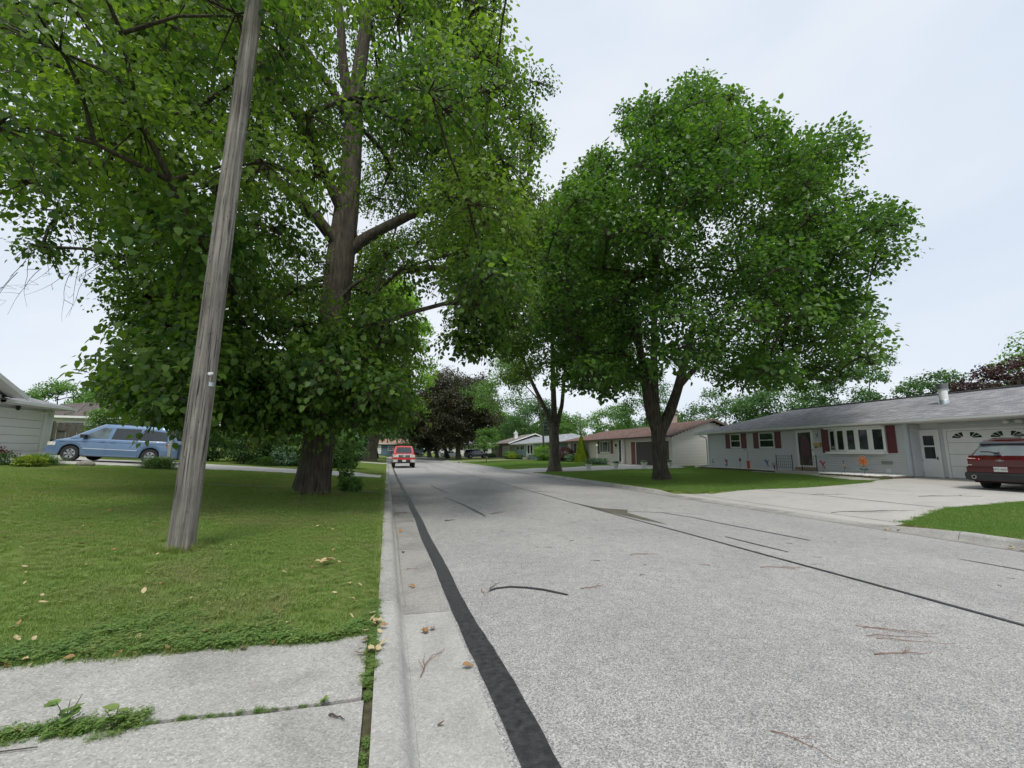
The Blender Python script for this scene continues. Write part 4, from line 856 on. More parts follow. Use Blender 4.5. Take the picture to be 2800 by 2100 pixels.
# white storm side door + garage door
d=fb('side_door',M_trim,H1,fg,(13.29,13.39,.58,2.68,0,.06),(14.0+.02,14.04,.58,2.68,0,.06),(13.39,14.02,2.56,2.68,0,.06))
sub('door_panel',M_white,d,fg,(13.39,14.02,.60,1.40,0,.045),(13.39,13.50,1.40,2.56,0,.045),(13.91,14.02,1.40,2.56,0,.045),(13.50,13.91,2.42,2.56,0,.045),(13.50,13.91,1.92,1.98,0,.045))
sub('pane',M_glass,d,fg,(13.50,13.91,1.40,1.92,0,.035)); sub('pane',M_glass,d,fg,(13.50,13.91,1.98,2.42,0,.035))
sub('handle',M_black,d,fg,(13.42,13.45,1.35,1.48,.045,.09)); [sub('hinge',M_black,d,fg,(14.0,14.03,q,q+.06,.06,.07)) for q in (.75,1.3,2.2)]
g0,g1=8.15,13.02
fb('garage_door_frame',M_trim,H1,fg,(g1,g1+.10,.58,2.68,0,.06),(g0-.1,g0,.58,2.68,0,.06),(g0,g1,2.60,2.68,0,.06))
gd=fb('garage_door',M_gapshade,H1,fg,(g0,g1,.58,2.60,0,.008))
for i in range(4):
    z0=.60+i*.50
    for j in range(1): sub('panel',M_white,gd,fg,(g0+.01,g1-.01,z0,z0+.488,.008,.024))
    if i<3:
        for j in range(4): u=g1-.12-j*1.22; sub('inset',M_white,gd,fg,(u-1.0,u,z0+.09,z0+.39,.022,.028))
def fan(fr,par,u,z,r,side):
    # quarter sunburst of three wedge panes
    for k in range(3):
        a0=R(4+k*29); a1=R(27+k*29); s=MB(); pts=[]
        for a,rr in ((a0,.28),(a0,1),( (a0+a1)/2,1.0),(a1,1),(a1,.28)):
            pts.append((u+side*r*rr*math.cos(a),z+r*.62*rr*math.sin(a)))
        s.add([fr.P(x,y,.030) for x,y in pts],[tuple(range(5))]); o=s.build('pane',M_glass,par); o.location=tuple(-absloc(par))
for k in range(4):
    uc=12.38-1.25*k; fan(fg,gd,uc+.06,2.28,.40,1); fan(fg,gd,uc-.14,2.28,.40,-1)
# soffit, fascia, roof
P_,xm,zr,a_,b_=hip(22.1,30.9,7.35,27.5,3.10,1/3)
roofpoly(P_,'roof',M_rgrey,H1)
mb=MB(); mb.box(22.12,30.88,7.37,27.48,ez+.003,ez+.02); mb.build('soffit',M_soffit,H1,world=True)
mb=MB(); mb.box(22.08,22.115,7.35,27.5,ez-.01,3.075); mb.box(22.0,22.075,7.32,27.5,3.0,3.085); mb.build('gutter',M_white,H1,world=True)
mb=MB(); mb.box(22.1,30.9,27.485,27.52,ez-.01,3.075); mb.build('fascia',M_white,H1,world=True)
mb=MB(); mb.tube([(xm,a_,zr+.02),(xm,b_,zr+.02)],.05,6); mb.build('ridge_cap',M_rgrey,H1,world=True)
mb=MB(); mb.tube([(22.05,26.95,3.0),(22.1,26.95,2.86),(22.6,26.95,2.72),(22.64,26.93,2.5),(22.64,26.93,.6)],.04,8); mb.build('downspout',M_trimb,H1,world=True,smooth=True)
# wide flue on the roof
vx,vy=24.6,13.55; vz=3.10+(vx-22.1)/3
fl=MB(); fl.lathe([(.20,-.25),(.20,.12),(.19,.14)],(vx,vy,vz),20); fo=fl.build('flue',M_metal,H1,world=True,smooth=True)
for nm,pr,mm in (('flue_pipe',[(.165,.10),(.165,.62)],M_white),('flue_band',[(.18,.60),(.19,.62),(.19,.66),(.18,.67)],M_metal),('flue_cap',[(.19,.66),(.21,.68),(.21,.90),(.19,.90),(.185,.72)],mat('dark_grey_metal',(.16,.165,.17),.5,metal=.4,var=.25,vscale=9))):
    q=MB(); q.lathe(pr,(vx,vy,vz),20); o=q.build(nm,mm,fo,smooth=True); o.location=tuple(-absloc(fo))
# mailbox, ornament, light, meter
d=fb('mailbox',mat('brass_mailbox',(.42,.30,.09),.4,metal=.3,var=.1),H1,f1,(18.14,18.50,1.98,2.17,.02,.14)); sub('newspaper_hook',M_black,d,f1,(18.40,18.44,1.90,1.98,.06,.12))
mb=MB(); 
for k in range(7): a=random.uniform(0,6.28); mb.tube([f1.P(18.33,2.55,.03),f1.P(18.33+.12*math.cos(a),2.55+.20*math.sin(a),.04)],.012,4)
mb.build('wall_ornament',M_black,H1,world=True)
fb('water_meter',mat('grey_box',(.25,.26,.25),.5),H1,f1,(14.75,15.2,1.13,1.26,.018,.08)); fb('dryer_vent',M_trim,H1,f1,(14.85,15.05,.72,.92,.018,.05)); fb('wall_outlet',mat('grey_box2',(.35,.36,.36),.5),H1,f1,(25.1,25.25,.72,.85,.018,.06))
mb=MB()
for u in (10.95,10.6): mb.lathe([(.02,0),(.09,-.03),(.10,-.12),(.001,-.14)],fg.P(u,2.93,.25),12)
mb.build('floodlight',M_trim,H1,world=True,smooth=True)
mb=MB(); mb.tube([fg.P(13.74+.4,2.2,.03),fg.P(13.74+.4,2.15,.06)],.02,5); 
# gravel bed, edging, stones
mb=MB(); 
edge=[(22.0,26.95),(21.85,24),(21.6,20.3)],[(21.5,17.4),(21.35,16),(21.2,14.7),(21.5,14.15),(22.6,13.95)]
for e in edge:
    for i in range(len(e)-1):
        (x0,y0),(x1,y1)=e[i],e[i+1]; n=max(1,int(math.hypot(x1-x0,y1-y0)/.5))
        for k in range(n):
            t0,t1=k/n,(k+1)/n; A=(x0+(x1-x0)*t0,y0+(y1-y0)*t0);B=(x0+(x1-x0)*t1,y0+(y1-y0)*t1)
            mb.tube([(A[0],A[1],lawn_z(*A)+.03),(B[0],B[1],lawn_z(*B)+.03)],.06,6)
o=mb.build('bed_edging',mat('brown_edging',(.10,.075,.055),.9,var=.2)); tag(o,'low dark brown edging in front of the white stone bed','edging')
rg=np.random.default_rng(5); mb=MB()
for k in range(2600):
    if k%2: y=rg.uniform(14.2,17.5); x=rg.uniform(21.35 if y>14.6 else 21.8,22.68)
    else: y=rg.uniform(20.2,26.9); x=rg.uniform(21.75+.08*max(0,y-23),22.68)
    s=rg.uniform(.025,.055); z=float(lawn_z(x,y))+s*.5+.075; a=rg.uniform(0,6.28,6)
    mb.add([(x+s*math.cos(a[0]),y+s*math.sin(a[0]),z),(x+s*math.cos(a[0]+2.1),y+s*math.sin(a[0]+2.1),z),(x+s*math.cos(a[0]+4.2),y+s*math.sin(a[0]+4.2),z),(x,y,z+s*.7),(x,y,z-s*.5)],[(0,1,3),(1,2,3),(2,0,3),(1,0,4),(2,1,4),(0,2,4)])
o=mb.build('white_gravel',mat('white_stone',(.74,.73,.70),.8,var=.1,vscale=9)); tag(o,'white landscape stones along the foot of the blue-grey house','stones',kind='stuff')
# ---------------- house 2, cream siding, brown roof
H2=thing('house','cream sided ranch house with brown hip roof, dark garage door and gable end','house',(22.3,40,.5))
f2=Fr((22.3,0,0),(0,1,0),(-1,0,0)); ez2=2.86
mb=MB(); mb.box(22.32,29.9,37.75,51.8,.2,ez2); mb.box(22.32,29.9,30.5,37.74,.2,ez2); mb.build('wall',M_sidc,H2,world=True)
siding(f2,37.85,51.8,.55,ez2,M_sidc,H2,.12,[(48.8,50.2,1.45,2.8),(40.65,43.0,1.58,2.82),(38.1,39.05,.75,2.86)])
siding(f2,36.72,37.65,.55,ez2,M_sidc,H2,.12); siding(f2,30.55,37.7,2.62,ez2,M_sidc,H2,.12); siding(f2,30.5,30.95,.55,2.62,M_sidc,H2,.12)
fz2=Fr((22.3,30.5,0),(1,0,0),(0,-1,0))
zr2=2.99+4.4*.3
def g2(z): 
    if z<2.9: return (0.0,7.6)
    t=(z-2.9)/(zr2-2.95); return (min(3.7,3.8*t-.1),max(3.9,7.6-3.8*t+.1))
siding(fz2,0,7.6,.55,zr2-.14,M_sidw if False else mat('pale_cream_siding',(.72,.70,.64),.55,var=.03,vscale=1),H2,.12,top=g2)
mb=MB(); mb.prism([(22.32,30.52,2.8),(29.9,30.52,2.8),(26.1,30.52,zr2-.12)],(0,.1,0)); mb.build('gable_wall',M_sidc,H2,world=True)
fb('corner_trim',M_trim,H2,fz2,(-.05,.08,.5,2.9,0,.03))
fb('foundation',M_found,H2,f2,(30.5,51.8,.2,.55,0,.015)); fb('foundation',M_found,H2,fz2,(0,7.6,.2,.55,0,.015))
window(f2,H2,48.82,50.18,1.46,2.80,'triple',m=M_trim,curt=M_curt); window(f2,H2,40.67,42.98,1.60,2.80,'triple',M_glassg,curt=M_curt)
for a,b,c,d in ((50.2,50.66,1.42,2.80),(48.4,48.8,1.42,2.80),(43.02,43.55,1.52,2.82),(40.15,40.63,1.52,2.82)): shutter(f2,H2,a,b,c,d,M_shutb)
d=fb('door',M_trim,H2,f2,(38.1,38.18,.8,2.86,0,.05),(38.96,39.04,.8,2.86,0,.05)); sub('storm_door',mat('dark_green_glass',(.012,.028,.028),.1,spec=.8,var=.4),d,f2,(38.18,38.96,.8,2.84,0,.04)); sub('rail_bar',M_black,d,f2,(38.18,38.96,1.78,1.86,.04,.055),(38.54,38.6,.9,2.7,.04,.055))
fb('step',M_drive,H2,f2,(37.6,40.4,.40,.62,.02,.8))
fb('porch_post',M_trim,H2,f2,(37.68,37.80,.5,ez2,.35,.47))
fb('wall_lamp',M_black,H2,f2,(39.40,39.58,2.22,2.48,.02,.16)); fb('house_number',M_brtrim,H2,f2,(39.3,39.75,2.02,2.10,.018,.03))
fb('wood_panel',mat('redwood_panel',(.16,.055,.038),.6,var=.2,vscale=5,stretch=(1,4,.2)),H2,f2,(35.95,36.70,.56,2.60,0,.03))
gd=fb('garage_door',mat('charcoal_door',(.060,.052,.048),.55,var=.06),H2,f2,(30.95,35.88,.56,2.60,0,.01))
for i in range(4): sub('panel',gd.data.materials[0],gd,f2,(30.97,35.86,.58+i*.505,.58+i*.505+.49,.01,.026))
fb('garage_trim',M_trim,H2,f2,(35.88,35.95,.56,2.66,0,.04),(30.95,35.95,2.60,2.66,0,.04))
P_,xm,zr,a_,b_=hip(21.7,30.5,36.0,53.3,2.99,.3,False,True); roofpoly(P_,'roof',M_rbrown,H2)
P_,xm,zr,a_,b_=hip(21.6,30.6,30.05,37.7,3.0,.325,False,False); rf=roofpoly(P_,'roof',M_rbrown,H2)
mb=MB()
for y in (30.03,37.7):
    for s,(xa,xb) in enumerate(((21.6,26.1),(30.6,26.1))):
        mb.prism([(xa,y,2.86),(xa,y,3.03),(xb,y,zr+.03),(xb,y,zr-.15)],(0,.03,0))
mb.build('rake_board',mat('taupe_trim',(.17,.12,.10),.5),H2,world=True)
mb=MB(); mb.box(21.60,21.68,30.05,53.35,2.86,3.0); mb.box(21.7,30.5,53.3,53.34,2.86,2.99); mb.build('gutter',M_brtrim,H2,world=True)
mb=MB(); mb.box(21.7,30.5,37.8,53.28,ez2+.002,ez2+.02); mb.box(21.7,30.5,30.52,37.7,ez2+.002,ez2+.02); mb.build('soffit',M_soffit,H2,world=True)
mb=MB(); mb.box(25.9,26.7,35.6,36.3,3.6,5.35); mb.box(25.8,26.8,35.5,36.4,5.35,5.48); mb.lathe([(.12,5.48),(.12,5.8)],(26.3,35.95,0),10); mb.build('chimney',mat('pale_brick',(.42,.33,.30),.9,var=.2,vscale=20),H2,world=True)
mb=MB(); mb.tube([(21.7,30.45,2.9),(22.2,30.45,2.72),(22.24,30.42,2.5),(22.24,30.42,.6)],.05,8); mb.build('downspout',M_soffit,H2,world=True)
# ---------------- house 3, light blue
H3=thing('house','small light-blue house with pale grey hip roof and white box window','house',(21.8,65,.7))
f3=Fr((21.8,0,0),(0,1,0),(-1,0,0)); ez3=2.92
mb=MB(); mb.box(21.82,29.3,54.2,74.9,.3,ez3); mb.build('wall',M_sidt,H3,world=True); siding(f3,54.3,74.9,.7,ez3,M_sidt,H3,.2,[(71.5,72.9,1.95,2.85),(68.6,70.7,1.95,2.85),(63.1,66.0,1.3,2.85),(66.4,67.7,.8,2.9)])
window(f3,H3,71.5,72.9,1.97,2.86,'slide'); window(f3,H3,68.66,70.7,1.97,2.86,'slide',curt=M_curt)
bx=fb('box_window',M_trim,H3,f3,(63.05,66.0,1.28,1.42,0,.45),(63.05,66.0,2.74,2.86,0,.45),(63.05,63.25,1.42,2.74,0,.45),(65.8,66,1.42,2.74,0,.45),(64.35,64.65,1.42,2.74,.0,.45)); sub('pane',M_glass,bx,f3,(63.25,64.35,1.42,2.74,0,.40)); sub('pane',M_glass,bx,f3,(64.65,65.8,1.42,2.74,0,.40))
d=fb('door',M_trim,H3,f3,(66.45,67.7,.85,2.88,0,.05)); sub('door_glass',M_glass,d,f3,(66.65,67.4,1.9,2.75,.05,.06)); sub('handle',M_black,d,f3,(66.55,66.6,1.7,1.85,.05,.09))
fb('shutter',M_sidt,H3,f3,(61.0,61.25,.7,2.9,.02,.05)); fb('garage_door',M_white,H3,f3,(54.6,57.4,.7,2.5,.02,.05))
fb('step',M_found,H3,f3,(66,68.6,.5,.85,.02,1.0))
P_,xm,zr,a_,b_=hip(21.2,30.0,53.6,78.3,3.06,.3,True,False); roofpoly(P_,'roof',M_rlight,H3)
mb=MB(); mb.box(21.12,21.2,53.6,75.4,2.92,3.07); mb.build('gutter',M_white,H3,world=True); mb=MB(); mb.box(21.2,30,53.6,75.4,ez3+.002,ez3+.02); mb.build('soffit',M_soffit,H3,world=True)
# ---------------- house 4, chimney house
H4=thing('house','tan house with white chimney, stepped gables and white garage beyond the light-blue house','house',(22,83,.9))
f4=Fr((22,0,0),(0,1,0),(-1,0,0)); ez4=3.15
mb=MB(); mb.box(22.02,30,76.0,93.3,.4,ez4); mb.build('wall',mat('tan_wall',(.50,.45,.37),.7,var=.06),H4,world=True)
fzz=Fr((22,76.0,0),(1,0,0),(0,-1,0)); siding(fzz,0,8,.8,ez4,M_sidc,H4,.25)
window(f4,H4,87.9,90,1.8,3.0,'slide'); gd=fb('garage_door',M_gapshade,H4,f4,(78,83.6,.95,2.9,0,.05)); 
for i in range(4): sub('panel',M_white,gd,f4,(78.05,83.55,.97+i*.48,.97+i*.48+.45,.05,.07))
fb('stone_pier',mat('brown_stone',(.27,.20,.15),.9,var=.35,vscale=6),H4,f4,(84,86.4,.8,3.1,0,.12))
window(f4,H4,91.2,92.6,1.8,3.0,'none')
P_,xm,zr,a_,b_=hip(21.3,30.7,83.0,94.2,3.3,.33,False,True); roofpoly(P_,'roof',M_rtan,H4)
P_,xm,zr,a_,b_=hip(20.9,31.1,75.4,84.0,3.25,.36,False,False); roofpoly(P_,'roof',M_rtan,H4)
mb=MB()
for y,z0,zz,xa in ((75.38,3.25,zr,20.9),(82.97,3.3,3.3+4.7*.33,21.3)):
    for s in (0,1):
        x0=xa if s==0 else 52-xa; mb.prism([(x0,y,z0-.14),(x0,y,z0+.05),(26,y,zz+.05),(26,y,zz-.14)],(0,.04,0))
mb.build('rake_board',M_trim,H4,world=True)
mb=MB(); mb.prism([(22,75.98,3.1),(30,75.98,3.1),(26,75.98,4.7)],(0,.06,0)); mb.build('gable_wall',M_sidc,H4,world=True)
mb=MB(); mb.box(23.3,23.9,79.6,80.4,3.6,5.2); mb.prism([(23.2,79.5,5.2),(24,79.5,5.2),(23.6,79.5,5.55)],(0,1,0)); mb.lathe([(.1,5.5),(.1,5.8)],(23.6,80,0),8); mb.build('chimney',M_white,H4,world=True)
# ---------------- far houses closing the street
def farhouse(label,x0,x1,y0,y1,zb,h,wallm,roofm,wins,door=None,gar=None,pitch=.33,ridge='x'):
    t=thing('house',label,'house',((x0+x1)/2,y0,zb)); mb=MB(); mb.box(x0,x1,y0,y1,zb-.4,zb+h); mb.build('wall',wallm,t,world=True); f=Fr((0,y0,0),(1,0,0),(0,-1,0))
    for a,b,c,d in wins: window(f,t,a,b,zb+c,zb+d,'hung',fw=.12)
    if gar:
        g=fb('garage_door',M_gapshade,t,f,(gar[0],gar[1],zb,zb+2.2,0,.05))
        for i in range(4): sub('panel',M_white,g,f,(gar[0]+.05,gar[1]-.05,zb+.02+i*.54,zb+.5+i*.54,.05,.07))
    if door: dd=fb('door',M_white,t,f,(door[0],door[1],zb,zb+2.1,0,.05)); sub('pane',M_glass,dd,f,(door[0]+.2,door[1]-.2,zb+1.2,zb+1.9,.05,.06))
    z=zb+h+.05; ym=(y0+y1)/2; zr=z+(y1-y0+1.2)/2*pitch; X0,X1,Y0,Y1=x0-.6,x1+.6,y0-.6,y1+.6; hw=(Y1-Y0)/2
    roofpoly([[(X0,Y0,z),(X1,Y0,z),(X1-hw,ym,zr),(X0+hw,ym,zr)],[(X0,Y1,z),(X1,Y1,z),(X1-hw,ym,zr),(X0+hw,ym,zr)],[(X0,Y0,z),(X0,Y1,z),(X0+hw,ym,zr)],[(X1,Y0,z),(X1,Y1,z),(X1-hw,ym,zr)]],'roof',roofm,t)
    mb=MB(); mb.box(X0,X1,Y0-.06,Y0,z-.14,z+.02); mb.build('gutter',M_white,t,world=True); return t
farhouse('slate-blue house with terracotta roof closing the end of the street',-4.6,9.0,116,125,.95,2.5,M_sidn,M_rterra,[(.2,1.6,.8,2.0),(7.0,8.4,1.3,2.1)],(3.6,4.5),(-4.4,-1.4))
farhouse('white house with dark windows behind the paired trunks',13,27,112,121,.9,2.7,M_sidw,M_rlight,[(20,22,.9,2.2),(15,16.2,.9,2.2),(24,25.6,.9,2.2)],(18,19))
farhouse('cream house far off on the left behind the scarred tree',-22,-9,112,121,1.1,2.7,M_sidc,M_rdark,[(-13,-11.5,.9,2.1),(-18,-16,.9,2.1)],(-15,-14))
farhouse('dark roofed white house behind the fence at far left',-30,-19.3,42,51,1.3,2.5,M_sidw,M_rdark,[(-24.3,-22.9,1.2,2.2),(-21.5,-20.2,1.2,2.3)],pitch=.30)
# ---------------- left white garage house
H5=thing('house','white sided house at the left frame edge with garage door and front gable','house',(-18.4,27,1.2))
f5=Fr((-18.4,0,0),(0,-1,0),(1,0,0)); 
mb=MB(); mb.box(-27,-18.42,18.0,30.78,.8,3.55); mb.box(-27,-17.92,20.0,26.42,.8,3.9); mb.build('wall',M_sidw,H5,world=True)
fW=Fr((-17.9,0,0),(0,-1,0),(1,0,0)); siding(fW,-26.42,-20.0,1.1,5.2,M_sidw,H5,.2,top=lambda z:(-26.42,-20.0) if z<3.9 else (-23.2-3.2*max(0,1-(z-3.9)/1.4),-23.2+3.2*max(0,1-(z-3.9)/1.4)))
siding(f5,-30.78,-30.15,1.2,3.5,M_sidw,H5,.13)
fe=Fr((-18.4,30.78,0),(-1,0,0),(0,1,0)); siding(fe,0,8,1.2,3.5,M_sidw,H5,.2)
fb('garage_door_frame',M_trim,H5,f5,(-30.25,-30.10,1.2,3.35,0,.10),(-30.1,-26.5,3.25,3.35,0,.10))
gd=fb('garage_door',M_gapshade,H5,f5,(-30.10,-26.5,1.2,3.25,0,.01))
for i in range(5):
    sub('panel',M_white,gd,f5,(-30.08,-26.5,1.22+i*.41,1.22+i*.41+.39,.01,.03))
    for j in range(3): u=-30.0+j*1.08; sub('inset',M_white,gd,f5,(u,u+.95,1.22+i*.41+.08,1.22+i*.41+.31,.028,.034))
fb('corner_trim',M_trim,H5,f5,(-30.84,-30.72,1.1,3.5,0,.04))
P_,xm,zr,a_,b_=hip(-27.6,-17.7,17.4,31.35,3.68,.33,False,True); roofpoly(P_,'roof',M_rgrey,H5)
mb=MB(); mb.box(-17.72,-17.62,26.5,31.38,3.55,3.69); mb.box(-27.6,-17.7,31.35,31.40,3.55,3.68); mb.build('gutter',M_trim,H5,world=True)
mb=MB(); mb.box(-27.5,-17.72,26.5,31.3,3.52,3.545); mb.build('soffit',M_soffit,H5,world=True)
# cross gable facing the street
gyc,ghw,gz0=23.2,3.75,3.86; gzr=gz0+ghw*.45
roofpoly([[(-17.2,gyc-ghw,gz0),(-24,gyc-ghw,gz0),(-24,gyc,gzr),(-17.2,gyc,gzr)],[(-17.2,gyc+ghw,gz0),(-24,gyc+ghw,gz0),(-24,gyc,gzr),(-17.2,gyc,gzr)]],'roof',M_rgrey,H5)
mb=MB()
for s in (-1,1): mb.prism([(-17.19,gyc+s*ghw,gz0-.18),(-17.19,gyc+s*ghw,gz0+.03),(-17.19,gyc,gzr+.03),(-17.19,gyc,gzr-.18)],(.04,0,0))
mb.build('rake_board',M_trim,H5,world=True)
mb=MB()
for s in (-1,1): mb.prism([(-17.22,gyc+s*ghw,gz0-.06),(-17.22,gyc,gzr-.06),(-17.9,gyc,gzr-.06),(-17.9,gyc+s*ghw,gz0-.06)],(0,0,-.02))
mb.build('soffit',M_trim,H5,world=True)
mb=MB(); mb.prism([(-17.92,20.0,3.88),(-17.92,26.42,3.88),(-17.92,gyc,gzr-.1)],(-.2,0,0)); mb.build('gable_wall',M_sidw,H5,world=True)
mb=MB(); mb.tube([(-17.65,31.25,3.6),(-17.7,31.2,3.45),(-18.0,30.95,3.3)],.05,8); mb.build('downspout',M_trim,H5,world=True)
mb=MB(); mb.lathe([(.02,.12),(.09,.05),(.07,-.12),(.02,-.16)],f5.P(-28.1,3.44,.15),8); mb.tube([f5.P(-28.1,3.5,.0),f5.P(-28.1,3.6,.15)],.02,5); mb.build('wall_lamp',M_black,H5,world=True)
# fence
fn=thing('fence','weathered grey board fence between the white garage and the blue minivan','fence',(-18.9,33,1.2))
y=31.0
while y<37.2:
    mb=MB(); wd=.145; zt=2.95+random.uniform(-.05,.05)-.02*(y-31); x=-18.9+random.uniform(-.015,.015); a=random.uniform(-.008,.008)
    mb.box(x-.012,x+.012,y,y+wd,1.15,zt); mb.build('board',M_woodf,fn,world=True); y+=wd+.018
mb=MB(); mb.box(-18.98,-18.915,31,37.2,1.5,1.59); mb.build('rail',M_woodf,fn,world=True); mb=MB(); mb.box(-18.98,-18.915,31,37.2,2.5,2.59); mb.build('rail',M_woodf,fn,world=True)
for yy in (32.2,34.9): mb=MB(); mb.box(-18.88,-18.85,yy,yy+.6,2.38,2.44); mb.build('hinge',M_black,fn,world=True)
# distant utility pole and wires
up=thing('utility_pole','distant utility pole behind the brown roofed house','utility pole',(38,82,1.2)); mb=MB(); mb.tube([(0,0,-.5),(0,0,8.2)],[.16,.12],8); mb.build('pole',M_woodf,up); mb=MB(); mb.box(-.7,.7,-.06,.06,7.6,7.75); mb.build('crossarm',M_woodf,up)
mb=MB()
for dz in (0,.35): mb.tube([(44,36,6.3+dz),(43,28,6.0+dz),(42,21.9,6.35+dz),(41,17,6.5+dz),(40,9,7.0+dz)],.018,4)
o=mb.build('overhead_wire',M_black); tag(o,'thin overhead wires crossing behind the roof vent','wire')
# ================================================================ VEHICLES
def paint(name,col,metal=.0,rough=.25):
    return mat(name,col,rough,metal=metal,spec=.5,var=.03,vscale=2,coat=1)
M_tyre=mat('tyre_rubber',(.020,.020,.021),.8,var=.2,vscale=20); M_rim=mat('alloy_rim',(.55,.56,.57),.3,metal=.8,var=.1); M_well=mat('wheel_well_black',(.008,.008,.009),.9)
M_cglass=mat('car_glass',(.012,.016,.018),.03,spec=.9,var=.5,vscale=1.5); M_cglassl=mat('clear_car_glass',(.10,.14,.145),.04,spec=.9,var=.6,vscale=2)
M_red=mat('red_lens',(.24,.008,.010),.2,var=.25,vscale=14,coat=.6); M_lens=mat('clear_lens',(.62,.60,.52),.15,var=.25,vscale=12,coat=.8); M_chrome=mat('chrome',(.70,.71,.72),.12,metal=.9,var=.08)
M_plast=mat('black_plastic',(.022,.023,.025),.55,var=.15); M_plate=mat('number_plate',(.62,.64,.60),.5,var=.08,vscale=12); M_ink=mat('plate_ink',(.05,.06,.12),.6)
def interp(pts,x):
    xs_=[p[0] for p in pts]; zs_=[p[1] for p in pts]
    if xs_[0]>xs_[-1]: xs_=xs_[::-1]; zs_=zs_[::-1]
    return float(np.interp(x,xs_,zs_))
def text(name,s,size,m,parent,loc,rot,ext=.002):
    cu=bpy.data.curves.new(name,'FONT'); cu.body=s; cu.size=size; cu.align_x='CENTER'; cu.align_y='CENTER'; cu.extrude=ext; cu.materials.append(m)
    o=bpy.data.objects.new(name,cu); COL.objects.link(o); dg=bpy.context.evaluated_depsgraph_get(); me=bpy.data.meshes.new_from_object(o.evaluated_get(dg)); bpy.data.objects.remove(o)
    o=bpy.data.objects.new(name,me); COL.objects.link(o); o.parent=parent; o.location=loc; o.rotation_euler=rot; o['kind']='stuff'; return o
def wheel(root,x,y,r,wd,spokes=6,two=True):
    s=1 if y>0 else -1; wh=thing_part('wheel',root,(x,y,r))
    mb=MB(); p=[(r*.62,-wd/2),(r*.94,-wd/2),(r,-wd/2+.03),(r,wd/2-.03),(r*.94,wd/2),(r*.64,wd/2),(r*.60,wd/2-.03),(r*.60,-wd/2+.02)]
    n=28; vs=[(q*math.cos(2*math.pi*j/n),h*s,q*math.sin(2*math.pi*j/n)) for q,h in p for j in range(n)]
    mb.add(vs,[(i*n+j,i*n+(j+1)%n,((i+1)%len(p))*n+(j+1)%n,((i+1)%len(p))*n+j) for i in range(len(p)) for j in range(n)],flip=s<0); mb.build('tyre',M_tyre,wh,smooth=True)
    mb=MB(); mb.lathe([(r*.62,(wd/2-.015)*s),(r*.57,(wd/2-.010)*s),(r*.56,(wd/2-.06)*s)],(0,0,0),24,'y',cap=False)
    mb.lathe([(.001,(wd/2-.02)*s),(r*.14,(wd/2-.02)*s),(r*.16,(wd/2-.07)*s)],(0,0,0),12,'y')
    for k in range(spokes):
        a=2*math.pi*k/spokes; c,sn=math.cos(a),math.sin(a); w0,w1=.045*r/.33,.03*r/.33
        for off in ((-.16,.16) if two else (0,)):
            a2=a+off; e=(r*.58*math.cos(a2),r*.58*math.sin(a2)); i0=(r*.08*c,r*.08*sn); d=np.array([e[0]-i0[0],e[1]-i0[1]]); d/=np.linalg.norm(d); q=np.array([-d[1],d[0]])
            ys=(wd/2-.022)*s; P=[(i0[0]+q[0]*w0*.6,ys,i0[1]+q[1]*w0*.6),(i0[0]-q[0]*w0*.6,ys,i0[1]-q[1]*w0*.6),(e[0]-q[0]*w1*.6,ys,e[1]-q[1]*w1*.6),(e[0]+q[0]*w1*.6,ys,e[1]+q[1]*w1*.6)]
            mb.prism(P,(0,-.035*s,0))
    mb.build('rim',M_rim,wh,smooth=True)
    mb=MB(); mb.lathe([(r*.56,(wd/2-.075)*s),(.001,(wd/2-.078)*s)],(0,0,0),20,'y'); mb.build('brake_disc',M_well,wh)
    return wh
def thing_part(name,parent,loc):
    o=bpy.data.objects.new(name,None); COL.objects.link(o); o.parent=parent; o.location=loc; o.empty_display_size=.1; return o
